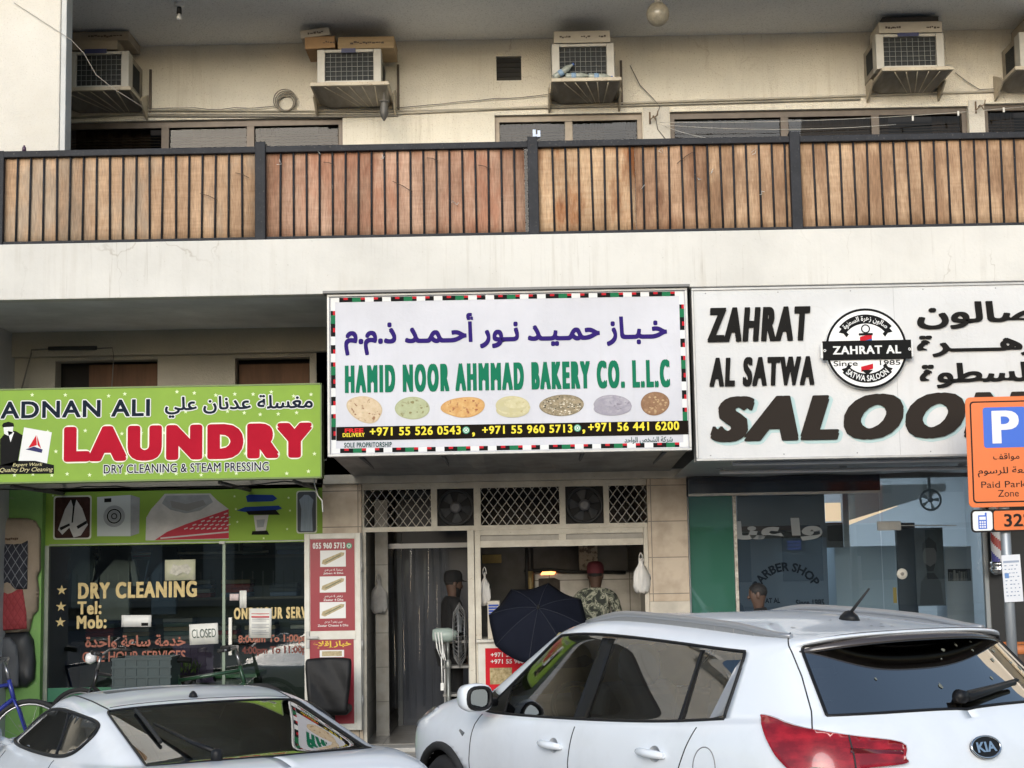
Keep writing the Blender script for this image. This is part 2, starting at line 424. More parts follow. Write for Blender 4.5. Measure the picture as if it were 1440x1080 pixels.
def wall_holes(mb, x0, x1, z0, z1, holes, Y, t):
    xs = sorted({x0, x1, *[h[0] for h in holes], *[h[1] for h in holes]}); zs = sorted({z0, z1, *[h[2] for h in holes], *[h[3] for h in holes]})
    xs = [x for x in xs if x0 <= x <= x1]; zs = [z for z in zs if z0 <= z <= z1]
    inh = lambda x, z: any(h[0] < x < h[1] and h[2] < z < h[3] for h in holes)
    nx, nz = len(xs), len(zs)
    solid = [[not inh((xs[i] + xs[i + 1]) / 2, (zs[j] + zs[j + 1]) / 2) for j in range(nz - 1)] for i in range(nx - 1)]
    S = lambda i, j: 0 <= i < nx - 1 and 0 <= j < nz - 1 and solid[i][j]
    for i in range(nx - 1):
        for j in range(nz - 1):
            if not solid[i][j]: continue
            a, b, c, d = xs[i], xs[i + 1], zs[j], zs[j + 1]
            mb.poly([(a, Y, c), (b, Y, c), (b, Y, d), (a, Y, d)]); mb.poly([(a, Y + t, c), (a, Y + t, d), (b, Y + t, d), (b, Y + t, c)])
            if not S(i - 1, j): mb.poly([(a, Y, c), (a, Y, d), (a, Y + t, d), (a, Y + t, c)])
            if not S(i + 1, j): mb.poly([(b, Y, c), (b, Y + t, c), (b, Y + t, d), (b, Y, d)])
            if not S(i, j - 1): mb.poly([(a, Y, c), (a, Y + t, c), (b, Y + t, c), (b, Y, c)])
            if not S(i, j + 1): mb.poly([(a, Y, d), (b, Y, d), (b, Y + t, d), (a, Y + t, d)])
zwb = zb2 + .15                   # window sills, behind the railing
WIN = []                          # upper windows: X0 X1 Z0 Z1
for a in ((84, 168, 482, 240), (696, 160, 904, 240), (943, 153, 1363, 235), (1386, 144, 1560, 235)):
    x0, x1, z0, z1 = rect(*a, YS); WIN.append((x0, x1, zwb, z1))
vx0, vx1, vz0, vz1 = rect(698, 79, 733, 113, YS)
m = MB(); wall_holes(m, XL, XR, zb2 - .05, zc + .1, WIN + [(vx0, vx1, vz0, vz1)], YS, .22); m.build('upper_wall', stucco, BLD)
# slab with the front band
m = MB(); m.box(XL, XR, YF, YF + .14, zb1, zb2); m.build('balcony_fascia', fascia_m, BLD, bevel=.008)
m = MB(); m.box(XL, XR, YF + .142, YS - .002, zsof + .012, zb1 + .22); m.build('balcony_slab', soffit_m, BLD)
m = MB(); m.box(XL, XR, YF - .1, YS + .25, zc, zc + .3); m.build('balcony_ceiling', ceil_m, BLD)
m = MB(); m.box(XL, XR, YF - .1, YF + .1, zc + .302, zc + 2.5); m.build('parapet', fascia_m, BLD)
cx = xat(94, 110, YF + .2)
m = MB(); m.box(XL, cx - .05, YF + .16, YF + .36, zb2 - .06, zc - .002); m.build('column', colpaint, BLD, bevel=.01)
m = MB(); m.box(cx - .048, cx, YF + .17, YF + .35, zb2 - .06, zc - .002); m.build('column_skylit_edge', pm('column_skylit', (.50, .51, .50), .6, var=.2, vscale=3), BLD, bevel=.006)  # bevelled side of the column, with the skylight put into its cooler colour
# flush white piers between windows
for a in ((905, 150, 942, 240), (1363, 140, 1385, 240)):
    x0, x1, z0, z1 = rect(*a, YS); m = MB(); m.box(x0, x1, YS - .02, YS - .002, zwb, z1 - .01); m.build('window_pier', colpaint, BLD)
# windows
wf = pm('bronze_frame', (.13, .105, .085), .45, metal=.3, var=.3, vscale=8)
wf2 = pm('bronze_frame_pale', (.24, .20, .155), .45, metal=.3, var=.3, vscale=8)
wglass = glass('window_glass', (.42, .40, .37), .36, base_refl=.0)
blind_m = pm('blind_slat', (.11, .088, .07), .6, var=.3, vscale=5)
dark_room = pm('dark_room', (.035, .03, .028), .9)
curtain_m = pm('brown_curtain', (.15, .11, .085), .9, var=.4, vscale=14, stretch=(4, 1, .2))
mull = [(100, 232, 352, 480), (696, 800, 903), (943, 1104, 1232, 1362), (1386, 1470, 1560)]
for wi, (x0, x1, z0, z1) in enumerate(WIN):
    f = MB(); d = .05
    f.box(x0, x1, YS + .05, YS + .13, z1 - .06, z1); f.box(x0, x1, YS + .05, YS + .13, z0, z0 + .05)
    f.box(x0, x0 + d, YS + .05, YS + .13, z0 + .05, z1 - .06); f.box(x1 - d, x1, YS + .05, YS + .13, z0 + .05, z1 - .06)
    for q in mull[wi][1:-1]:
        xx = xat(q, 190, YS + .05); f.box(xx - .04, xx + .04, YS + .055, YS + .125, z0 + .05, z1 - .06)
    fr = f.build('window', wf if wi != 1 else wf2, BLD, bevel=.004)
    for q0, q1 in zip(mull[wi][:-1], mull[wi][1:]):
        a = max(x0 + d, xat(q0, 190, YS + .05) + .04); b = min(x1 - d, xat(q1, 190, YS + .05) - .04)
        tl = random.uniform(-.006, .006)
        p = MB(); p.poly([(a, YS + .085, z0 + .05), (b, YS + .085 + tl, z0 + .05), (b, YS + .092 + tl, z1 - .06), (a, YS + .092, z1 - .06)]); p.build('pane', wglass, fr)
    s = MB(); k = z1 - .14
    while k > z0: s.box(x0 + .02, x1 - .02, YS + .145, YS + .175, k, k + .006); k -= .030
    s.build('blind', blind_m, fr)
    c = MB(); n = 60
    for k in range(n):
        a, b = x0 + (x1 - x0) * k / n, x0 + (x1 - x0) * (k + 1) / n; ya, yb = (YS + .24 + .02 * math.sin(k * 1.9) for k in (k, k + 1))
        if (k // 9) % 3 != 2: c.poly([(a, ya, z0), (b, yb, z0), (b, yb, z1), (a, ya, z1)])
    c.build('curtain', curtain_m, fr)
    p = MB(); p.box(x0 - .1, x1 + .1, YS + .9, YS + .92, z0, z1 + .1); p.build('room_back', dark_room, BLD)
# vent
vm = pm('vent_dark', (.03, .03, .03), .7, var=.4)
m = MB(); m.box(vx0 - .015, vx1 + .015, YS + .1, YS + .16, vz0 - .015, vz1 + .015); vt = m.build('vent', vm, BLD)
m = MB()
for k in range(5):
    z = vz0 + (vz1 - vz0) * (k + .5) / 5; m.cbox(((vx0 + vx1) / 2, YS + .06, z), (vx1 - vx0 - .01, .05, .006), Matrix.Rotation(R(-35), 3, 'X'))
m.build('louvre', pm('louvre_grey', (.10, .10, .10), .6), vt)
# ceiling line and lower back wall above the laundry sign
zbm = zat(240, 500, YS); 
m = MB(); m.box(XL, xat(462, 500, YS), YS - .12, YS + .1, zbm, zsof + .02); m.build('lintel_beam', lowwall, BLD)
h1 = rect(78, 507, 222, 600, YS); h2 = rect(331, 503, 436, 600, YS)
zt = zat(220, 690, YS)
m = MB(); wall_holes(m, XL, xat(500, 600, YS), zt, zbm - .002, [(h1[0], h1[1], zt + .2, h1[3]), (h2[0], h2[1], zt + .2, h2[3])], YS - .02, .2); m.build('lower_wall', lowwall, BLD)
brown = pm('brown_board', (.16, .075, .035), .7, var=.4, vscale=3, stretch=(4, 1, .5))
m = MB(); m.box(h1[0] + .3, h1[1] - .01, YS + .1, YS + .14, zt + .2, h1[3] - .03); m.build('boarded_opening', brown, BLD)
m = MB(); m.box(h2[0] + .02, h2[1] - .02, YS + .1, YS + .14, zt + .2, h2[3] - .05); m.build('boarded_opening', brown, BLD)
m = MB(); m.box(h1[0] - .1, h2[1] + .1, YS + .3, YS + .32, zt, zbm); m.build('recess_back', dark_room, BLD)
m = MB(); m.box(xat(22, 500, YS) - .25, xat(22, 500, YS), YF + .15, YS + .02, 0, zsof + .01); m.build('side_wall', sidewall_m, BLD)
# header band behind the two right-hand signs and inner faces of the storeys
m = MB(); m.box(xat(446, 660, YS), XR, YS - .02, YS + .2, zat(720, 681, YS), zsof + .01); m.build('header_wall', pm('header_dark', (.20, .195, .185), .8, var=.4, vscale=4), BLD)
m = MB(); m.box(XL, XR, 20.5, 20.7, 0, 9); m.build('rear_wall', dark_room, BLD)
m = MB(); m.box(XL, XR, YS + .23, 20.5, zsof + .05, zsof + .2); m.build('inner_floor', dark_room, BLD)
m = MB(); m.box(XL - .3, XL, YF, 20.7, 0, 9); m.build('end_wall', fascia_m, BLD)
m = MB(); m.box(XR, XR + .3, YF, 20.7, 0, 9); m.build('end_wall', fascia_m, BLD)

# ================================================================== RAILING
rail_m = pm('rail_paint', (.026, .028, .034), .6, spec=.2, var=.35, vscale=9, speck=(.10, .09, .08), speck_scale=60, speck_at=.7)
RAIL = thing('balcony_railing', 'dark grey steel balcony railing backed with weathered plywood boards', 'railing', (0, YF + .07, zb2))
yr = YF + .07
zr1 = zat(720, 200, yr); zr0 = zr1 - .055
px_posts = (367, 750, 1119, 1478)
m = MB(); xl0 = xat(4, 280, yr)
m.box(xl0, XR - 1, yr - .03, yr + .03, zr0, zr1); m.build('top_rail', rail_m, RAIL, bevel=.005)
m = MB(); m.box(xl0, XR - 1, yr - .015, yr + .015, zb2 + .012, zb2 + .034); m.build('bottom_rail', rail_m, RAIL)
for i, p in enumerate(px_posts):
    x = xat(p, 270, yr); m = MB(); m.box(x - .045, x + .045, yr - .05, yr + .05, zb2 + .001, zr1 + .035); m.build('post', rail_m, RAIL, bevel=.006)
x = xl0; m = MB(); m.box(x - .03, x + .012, yr - .032, yr + .032, zb2 + .001, zr1 + .004); m.build('post', rail_m, RAIL, bevel=.004)
bars = [24 + 18.6 * k for k in range(19) if 24 + 18.6 * k < 350] + [394.5 + 18.3 * k for k in range(19)] + [778 + 18.2 * k for k in range(19) if 778 + 18.2 * k < 1108] + [1146 + 18.9 * k for k in range(17)]
for p in bars:
    x = xat(p, 270, yr); dx = random.uniform(-.006, .006)
    m = MB(); m.tube([(x + dx, yr, zb2 + .02), (x - dx * .4, yr, zr0 + .005)], .0092, 4); m.build('baluster', rail_m, RAIL)
def wood(name, c1, c2, c3, sd):
    if name in MATS: return MATS[name]
    mt, n, b = _new(name)
    tc = n.nodes.new('ShaderNodeTexCoord')
    def noise(scale, st, det=8, off=0.0):
        mp = n.nodes.new('ShaderNodeMapping'); mp.inputs['Scale'].default_value = st; mp.inputs['Location'].default_value = (sd * 3.1 + off, sd, sd * 1.7)
        n.links.new(tc.outputs['Object'], mp.inputs[0]); t = n.nodes.new('ShaderNodeTexNoise'); t.inputs['Scale'].default_value = scale; t.inputs['Detail'].default_value = det
        t.inputs['Roughness'].default_value = .65; n.links.new(mp.outputs[0], t.inputs['Vector']); return t.outputs['Fac']
    def ramp(src, p0, c0, p1, c1_):
        r = n.nodes.new('ShaderNodeValToRGB'); r.color_ramp.elements[0].position = p0; r.color_ramp.elements[0].color = (*c0, 1)
        r.color_ramp.elements[1].position = p1; r.color_ramp.elements[1].color = (*c1_, 1); n.links.new(src, r.inputs[0]); return r.outputs[0]
    def mix(a, bb, f, mode='MIX'):
        x = n.nodes.new('ShaderNodeMix'); x.data_type = 'RGBA'; x.blend_type = mode
        if isinstance(f, float): x.inputs[0].default_value = f
        else: n.links.new(f, x.inputs[0])
        n.links.new(a, x.inputs[6]); n.links.new(bb, x.inputs[7]); return x.outputs[2]
    grain = ramp(noise(3.0, (1.0, 1, 11), 10), .33, c2, .66, c1)
    stain = ramp(noise(1.5, (2.2, 1, .8), 8, 4.0), .47, (0, 0, 0), .62, (1, 1, 1))
    col = mix(grain, ramp(noise(5, (6, 1, 1.2)), .3, c3, .7, tuple(x * 1.25 for x in c3)), stain)
    fine = ramp(noise(20, (7, 1, .5), 6), .36, (.74, .72, .70), .60, (1.10, 1.10, 1.10))
    big = ramp(noise(2.2, (1.3, 1, .35), 5, 9.0), .38, (.66, .60, .55), .60, (1.1, 1.1, 1.1)); col = mix(col, big, 1.0, 'MULTIPLY')
    col = mix(col, fine, 1.0, 'MULTIPLY')
    n.links.new(col, b.inputs['Base Color']); b.inputs['Roughness'].default_value = .8
    bp = n.nodes.new('ShaderNodeBump'); bp.inputs['Strength'].default_value = .35; bp.inputs['Distance'].default_value = .006
    n.links.new(noise(14, (1, 1, 9)), bp.inputs['Height']); n.links.new(bp.outputs[0], b.inputs['Normal'])
    return mt
W1 = wood('plywood_tan', (.46, .31, .195), (.36, .23, .135), (.30, .23, .165), 1.0)
W2 = wood('plywood_pink', (.46, .30, .215), (.37, .225, .15), (.29, .14, .085), 2.3)
W3 = wood('plywood_stained', (.52, .37, .235), (.43, .28, .16), (.25, .095, .03), 3.7)
W4 = wood('plywood_brown', (.45, .295, .19), (.35, .22, .13), (.21, .11, .06), 5.1)
W5 = wood('plywood_pale', (.50, .35, .225), (.40, .265, .16), (.25, .15, .085), 6.4)
def board(p0, p1, mat, lab, ztop=0, zbot=0, bow=0.0):
    a, b = xat(p0, 270, yr + .04), xat(p1, 270, yr + .04); N = 14; pts = []
    z0, z1 = zb2 + .02 + zbot, zr0 + .012 - ztop
    mb = MB(); vs = []; fs = []
    for i in range(N + 1):
        for k in range(7):
            x = a + (b - a) * i / N; z = z0 + (z1 - z0) * k / 6
            y = yr + .022 + bow * math.sin(PI * i / N * 2.3) * (k / 6 - .4)
            e = .006 * math.sin(i * 2.7 + p0) if k in (0, 6) else 0
            vs.append((x, y, z + e))
    for i in range(N):
        for k in range(6): fs.append((i * 7 + k, (i + 1) * 7 + k, (i + 1) * 7 + k + 1, i * 7 + k + 1))
    mb.mesh(vs, fs, True); mb.build('plywood_board', mat, RAIL, solid=.012, label=lab)
board(7, 360, W1, 'tan plywood board with wide grain'); board(375, 738, W2, 'pinkish plywood board with a reddish stain', 0, 0, .01)
board(757, 893, W3, 'pale plywood board with rusty streaks', 0, 0, .012); board(893.6, 996, W4, 'brown plywood board with a torn edge', .0, 0, .015)
board(996.8, 1113, W5, 'pale plywood board with dark smears', 0, 0, .01); board(1126, 1480, W5, 'long plywood board with curved grain', 0, 0, .01); board(1482, 1700, W4, 'brown plywood board at the far end')
# wire ties that hold the boards, and twigs stuck behind the bars
tie = pm('white_wire', (.6, .6, .57), .5)
for p, q in ((447, 213), (640, 285), (902, 262), (928, 213), (985, 250), (1002, 240), (1060, 212), (1072, 270), (392, 228), (540, 222)):
    c = at(p, q, yr - .015); m = MB(); r_ = random.Random(int(p))
    m.tube([c + V3((r_.uniform(-.03, .03), -.005, r_.uniform(-.035, .035))) for _ in range(4)], .0022, 4); m.build('wire_tie', tie, RAIL)
twig = pm('twig_dark', (.07, .045, .03), .9)
for a, b in (((281, 272), (305, 281)), ((331, 243), (350, 250)), ((552, 255), (580, 270)), ((600, 222), (616, 226)), ((672, 232), (690, 238)), ((952, 230), (977, 212)), ((455, 228), (470, 232))):
    A, B = at(*a, yr - .016), at(*b, yr - .02); m = MB(); m.tube([A, (A + B) / 2 + V3((0, -.004, .008)), B], .003, 5)
    m.build('twig', twig, RAIL)

# ================================================================== AIR CONDITIONERS
acw = pm('ac_enamel', (.62, .60, .54), .45, var=.25, vscale=5)
acd = pm('ac_dirty', (.40, .37, .31), .6, col2=(.22, .19, .15), vscale=6)
acb = pm('ac_dark', (.02, .024, .026), .7)
acg = pm('ac_grille', (.30, .31, .30), .45, metal=.4)
shelf_m = pm('shelf_tin', (.60, .54, .42), .5, col2=(.42, .36, .27), vscale=5, speck=(.28, .2, .13), speck_scale=40, speck_at=.68)
tray_m = pm('tray_tin', (.30, .275, .235), .6, col2=(.21, .185, .15), vscale=5, stretch=(3, 1, 1))
YA = 14.62
def aircon(pl, pr, pt, pb, sl, sr, lab, side=1, badge=None):
    x0, x1, z0, z1 = rect(pl, pt, pr, pb, YA); s0, s1 = xat(sl, pb, YA - .05), xat(sr, pb, YA - .05)
    zs = z0 - .004
    t = thing('air_conditioner', lab, 'air conditioner', ((x0 + x1) / 2, YS, zs - .1), 'window air conditioners on the balcony wall')
    m = MB(); fw = .075; th = .03
    m.box(x0, x0 + fw, YA, YA + .05, z0, z1); m.box(x1 - fw, x1, YA, YA + .05, z0, z1); m.box(x0 + fw, x1 - fw, YA + .004, YA + .05, z1 - th, z1); m.box(x0 + fw, x1 - fw, YA + .004, YA + .05, z0, z0 + th)
    m.box(x0 + .002, x1 - .002, YA + .05, YA + .16, z0 + .002, z1 - .002)
    m.build('casing', acw, t, bevel=.006)
    m = MB(); m.box(x0 + .01, x1 - .01, YA + .161, YS + .05, z0 + .01, z1 - .006)
    b = m.build('body', acd, t, bevel=.004)
    for X, d in ((x0 + .0085, -1), (x1 - .0085, 1)):
        v = MB()
        for k in range(9): y = YA + .2 + k * .03; v.box(min(X, X + d * .004), max(X, X + d * .004), y, y + .014, z0 + .07, z1 - .07)
        v.build('side_vent', acb, b)
    m = MB(); m.box(x0 + fw, x1 - fw, YA + .036, YA + .048, z0 + th, z1 - th); m.build('coil', acb, t)
    m = MB(); a, b_ = x0 + fw, x1 - fw
    nx = 9; nz = 6
    for k in range(1, nx): x = a + (b_ - a) * k / nx; m.tube([(x, YA + .012, z0 + th), (x, YA + .012, z1 - th)], .0025, 4, cap=False)
    for k in range(1, nz): z = z0 + th + (z1 - z0 - 2 * th) * k / nz; m.tube([(a, YA + .015, z), (b_, YA + .015, z)], .0025, 4, cap=False)
    m.build('grille', acg, t)
    # shelf and the folded tin tray under it
    m = MB(); m.box(s0, s1, YA - .06, YS - .01, zs - .035, zs); m.build('shelf', shelf_m, t, bevel=.004)
    m = MB(); zl = zs - .075
    ix = .035; w0, w1 = s0 + .02, s1 - .02; l0, l1 = s0 + .12, s1 - .06
    m.poly([(w0, YA - .03, zs - .036), (l0, YS - .02, zl), (l1, YS - .02, zl), (w1, YA - .03, zs - .036)])
    m.poly([(w0, YA - .03, zs - .036), (w0, YS - .02, zs - .036), (l0, YS - .02, zl)]); m.poly([(w1, YA - .03, zs - .036), (l1, YS - .02, zl), (w1, YS - .02, zs - .036)])
    m.build('drip_tray', tray_m, t)
    m = MB()
    for k in range(1, 6):
        f = k / 6; A = V3((w0 + (w1 - w0) * f, YA - .03, zs - .042)); B = V3((l0 + (l1 - l0) * (.45 + .45 * f), YS - .03, zl + .004)); m.tube([A, B], .006, 4)
    m.build('tray_fold', shelf_m, t)
    for X in (s0 - .02, s1 + .002):
        m = MB(); pr_ = [(YS - .012, zs + .10), (YS - .012, zs - .16), (YS - .09, zs - .14), (YA + .28, zs - .04), (YS - .22, zs + .02)]
        m.mesh([(X, y, z) for y, z in pr_] + [(X + .018, y, z) for y, z in pr_], [(0, 1, 2, 3, 4), (9, 8, 7, 6, 5)] + [((i + 1) % 5, i, i + 5, (i + 1) % 5 + 5) for i in range(5)])
        m.build('bracket', shelf_m, t)
    m = MB(); X = s1 + .03
    m.box(X, X + .022, YS - .03, YS - .004, zs - .10, zs + .36); m.build('wall_bar', pm('bar_rust', (.14, .11, .085), .7, var=.4), t)
    if badge:
        m = MB(); bx = rect(*badge, YA - .004); m.box(bx[0], bx[1], YA - .008, YA - .002, bx[2], bx[3]); m.build('badge', pm('badge_navy', (.03, .04, .13), .4), t)
    return t, zs
aircon(96, 181, 72, 124, 70, 184, 'window air conditioner half hidden behind the left column, navy badge on top', badge=(119, 69, 150, 75))
aircon(446, 536, 69, 117, 436, 547, 'window air conditioner with three cartons piled on it, bell shaped drain below', badge=(480, 68, 500, 74))
aircon(776, 864, 61, 111, 775, 874, 'window air conditioner with crushed plastic bottles lying on its shelf')
aircon(1232, 1328, 47, 96, 1240, 1341, 'window air conditioner with a white carton and a dark slab on top', badge=(1262, 46, 1292, 51))
aircon(1434, 1530, 44, 94, 1427, 1538, 'window air conditioner with a taupe carton, next to the one with the dark slab')
kraft = pm('kraft_card', (.46, .34, .20), .85, var=.25, vscale=5, stretch=(1, 1, 5))
kraft2 = pm('orange_card', (.48, .30, .155), .85, var=.25, vscale=5)
wcard = pm('white_card', (.62, .57, .48), .85, var=.2, vscale=4)
tcard = pm('taupe_card', (.42, .36, .28), .85, var=.25, vscale=4)
dcard = pm('dark_slab', (.06, .055, .05), .7, var=.4)
ink = pm('carton_ink', (.10, .075, .06), .7)
def carton(p0, q0, p1, q1, mat, lab, dy=0.0, depth=.42, tilt=0, yaw=0, marks=(), grp='cartons on the air conditioners'):
    Y = YA + dy; x0, x1, z0, z1 = rect(p0, q0, p1, q1, Y); wd, h = x1 - x0, z1 - z0
    t = thing('carton', lab, 'cardboard box', ((x0 + x1) / 2, Y, z0), grp); t.rotation_euler = (0, R(tilt), R(yaw))
    m = MB(); m.box(-wd / 2, wd / 2, 0, depth, 0, h); m.build('box', mat, t, bevel=.004, world=False)
    m = MB(); m.box(-wd / 2 - .002, wd / 2 + .002, -.0025, depth + .002, h - .0005, h + .003); m.build('flap', mat, t, world=False)
    if marks:
        m = MB(); r_ = random.Random(int(p0))
        for f0, f1 in marks:
            x = -wd / 2 + wd * f0
            while x < -wd / 2 + wd * f1:
                l = r_.uniform(.01, .03); z = h * .5 + r_.uniform(-.006, .006); m.box(x, x + l, -.004, -.0005, z - r_.uniform(.003, .011), z + r_.uniform(.003, .011)); x += l + r_.uniform(.002, .008)
        m.build('printing', ink, t, world=False)
    return t
carton(88, 57, 165, 70, tcard, 'flat taupe carton directly on the leftmost air conditioner', .02, .35)
carton(92, 45, 181, 57, tcard, 'wide flat carton on top of the pile beside the left column', .06, .45, marks=((.36, .9),))
carton(429, 52, 471, 68, kraft2, 'orange brown carton hanging over the left end of an air conditioner', -.0, .4, tilt=-2, marks=((.6, .95),))
carton(423, 41, 464, 51.3, wcard, 'small whitish carton tilted on top of the orange brown one', .0, .3, tilt=-7, marks=((.25, .75),))
carton(475, 52, 554, 68, kraft, 'long kraft carton lying on the air conditioner above the drain bell', .02, .45, marks=((.22, .82),))
carton(779, 44, 858, 60, wcard, 'white carton on the air conditioner with the bottles', .02, .4, marks=((.1, .3), (.48, .6), (.8, .9)))
carton(1236, 31, 1325, 46, wcard, 'white carton on the air conditioner right of the globe lamp', .03, .42, marks=((.1, .35), (.75, .92)))
carton(1440, 27, 1506, 43, tcard, 'taupe carton lying alone on the air conditioner beyond the one with the dark slab', .03, .4)
c = carton(1241, 24, 1320, 30.5, dcard, 'dark flat slab lying on the white carton', .05, .4)
def bottle(px, py, ang, lab, tint):
    p = at(px, py, YA - .03); t = thing('plastic_bottle', lab, 'bottle', p, 'bottles on the air conditioner shelf'); t.rotation_euler = (0, R(ang), 0)
    m = MB(); m.lathe([(.0, -.10), (.028, -.10), (.033, -.09), (.031, -.05), (.034, -.02), (.030, .02), (.033, .05), (.024, .08), (.012, .10), (.012, .12), (0, .12)], n=14); m.build('bottle_body', tint, t, world=False)
    m = MB(); m.lathe([(.0, .118), (.014, .118), (.014, .134), (0, .134)], n=12); m.build('cap', pm('cap_blue', (.05, .12, .4), .4), t, world=False)
    m = MB(); m.lathe([(.0338, -.045), (.0345, -.045), (.0345, .0), (.0338, .0)], n=14); m.build('wrapper', pm('wrapper_blue', (.25, .38, .55), .5), t, world=False)
pet = pm('pet_plastic', (.40, .44, .40), .25, var=.3, vscale=20)
bottle(791, 101, 55, 'crushed green tinted bottle leaning against the grille', pet); bottle(810, 107, 88, 'clear bottle with blue wrapper lying on the shelf', pet); bottle(842, 108, 93, 'dirty bottle lying at the right end of the shelf', pet)

# ================================================================== CEILING LAMPS
t = thing('ceiling_lamp', 'bare bulb in a dark holder on a white ceiling rose', 'lamp', V3((xat(252, 20, 14.0), 14.0, zc)))
m = MB(); m.lathe([(0, 0), (.045, 0), (.045, -.035), (.02, -.04), (0, -.04)]); m.build('ceiling_rose', pm('bakelite_white', (.7, .7, .68), .4), t, world=False)
m = MB(); m.lathe([(.018, -.04), (.022, -.05), (.024, -.105), (0, -.105)]); m.build('holder', pm('bakelite_black', (.02, .02, .02), .4), t, world=False)
m = MB(); m.lathe([(.012, -.105), (.016, -.115), (.026, -.14), (.022, -.16), (0, -.168)]); m.build('bulb', pm('bulb_glass', (.75, .74, .72), .2, coat=.5), t, world=False)
gp = at(925, 20, 13.9); t = thing('globe_lamp', 'dusty glass globe lamp hanging from the balcony ceiling', 'lamp', (gp.x, gp.y, zc))
dz = gp.z - zc
m = MB(); m.lathe([(0, 0), (.05, 0), (.05, -.03), (.03, -.04)] + [(.03, dz + .1)]); m.build('stem', acw, t, world=False)
m = MB(); m.lathe([(.105 * math.sin(PI * k / 16) + (0.0 if k else 0), dz + .115 * math.cos(PI * k / 16)) for k in range(17)], n=32)
m.build('globe', pm('dusty_globe', (.36, .32, .24), .35, var=.4, vscale=25, coat=.3), t, world=False)
# ================================================================== CABLES AND PIPES ON THE UPPER WALL
pipe_m = pm('cream_pipe', (.58, .54, .45), .6, var=.3, vscale=4)
wire_m = pm('grey_wire', (.16, .15, .135), .7)
def line(name, pts, r, mat, lab, cat, Y=YS - .02, grp=None, sag=0, wob=0.0, n=6):
    P = []; r_ = random.Random(len(pts) + int(pts[0][0]))
    for i in range(len(pts) - 1):
        A, B = V3(at(*pts[i], Y)), V3(at(*pts[i + 1], Y)); N = max(2, int((B - A).length / .12)) if (sag or wob) else 1
        for k in range(N):
            f = k / N; P.append(A.lerp(B, f) + V3((0, r_.uniform(-wob, wob) * .3 - abs(wob) * .3, -sag * 4 * f * (1 - f) + r_.uniform(-wob, wob))))
    P.append(V3(at(*pts[-1], Y))); m = MB(); m.tube(P, r, n); return tag(m.build(name, mat), lab, cat, grp)
line('conduit', [(100, 166), (205, 160), (545, 160), (880, 145), (1440, 127), (1560, 123)], .012, pipe_m, 'thin cream conduit running along the wall above the windows', 'pipe')
line('conduit', [(205, 155), (540, 156.5), (875, 148.5), (1210, 139)], .008, pipe_m, 'thinner cream pipe just below the conduit over the windows', 'pipe', YS - .03)
line('drain_pipe', [(205, 163), (480, 163.5), (560, 162)], .010, pm('pipe_grey', (.34, .32, .28), .6), 'grey pipe above the long left window', 'pipe', YS - .02)
line('cable', [(200, 152), (330, 153), (388, 149)], .004, wire_m, 'loose dark cable leading left from the coil', 'cable', YS - .03, wob=.012)
line('cable', [(400, 156), (470, 155), (560, 152), (620, 146), (770, 133)], .004, wire_m, 'slack cable from the coil to the middle air conditioner', 'cable', YS - .03, wob=.008)
line('cable', [(886, 92), (900, 120), (918, 138), (928, 150), (922, 165), (925, 182), (938, 198)], .004, wire_m, 'thin wire trailing down the white pier', 'cable', YS - .03)
line('cable', [(1343, 102), (1360, 115), (1378, 126), (1410, 124), (1422, 115)], .004, wire_m, 'wire looping down from the right hand air conditioner', 'cable', YS - .03)
line('cable', [(20, 4), (100, 56), (118, 75), (135, 105), (160, 125), (200, 150)], .0026, pm('cable_pale', (.28, .25, .21), .7), 'pale cable slanting across the column and the first air conditioner', 'cable', YF + .14)
m = MB(); c = at(402, 145, YS - .035)
for k in range(5):
    r_ = .075 + .009 * k; m.tube([(c.x + r_ * math.cos(a) + .01 * math.sin(k), c.y - .006 * k, c.z + r_ * math.sin(a) + .006 * k) for a in [2 * PI * j / 28 for j in range(28)]], .0055, 5, closed=True)
tag(m.build('cable_coil', pm('coil_grey', (.24, .22, .185), .7)), 'coil of grey cable hung on the wall', 'cable coil')
p = at(540, 150, 14.75); t = thing('drain_bell', 'dark bell shaped drain funnel hanging under the second air conditioner', 'funnel', p)
m = MB(); m.lathe([(.03, .06), (.035, .03), (.042, -.04), (.045, -.06), (.03, -.10), (.008, -.14), (0, -.145)]); m.build('bell', pm('bell_grey', (.16, .155, .145), .5, metal=.3, var=.4, vscale=14), t, world=False)
m = MB(); m.lathe([(.012, .14), (.012, .06), (.05, .055), (.05, .045), (0, .045)]); m.build('neck', wire_m, t, world=False)
hook_m = pm('hook_rust', (.16, .11, .07), .7)
for (a, b, lab, g) in (((928, 172), (1452, 149), 'upper clothes line stretched across the wide window', 'clothes'), ((925, 175), (1260, 175), 'lower clothes line sagging in front of the wide window', 'clothes'), ((935, 178), (1080, 200), 'clothes line slanting down to the railing', 'clothes')):
    A, B = at(*a, YS - .12), at(*b, YS - .12 if b[1] < 190 else yr); m = MB()
    m.tube([A.lerp(B, k / 16) - V3((0, 0, .05 * 4 * (k / 16) * (1 - k / 16))) for k in range(17)], .003, 4); tag(m.build('clothes_line', pm('line_pale', (.5, .48, .44), .6)), lab, 'clothes line', 'clothes lines on the balcony')
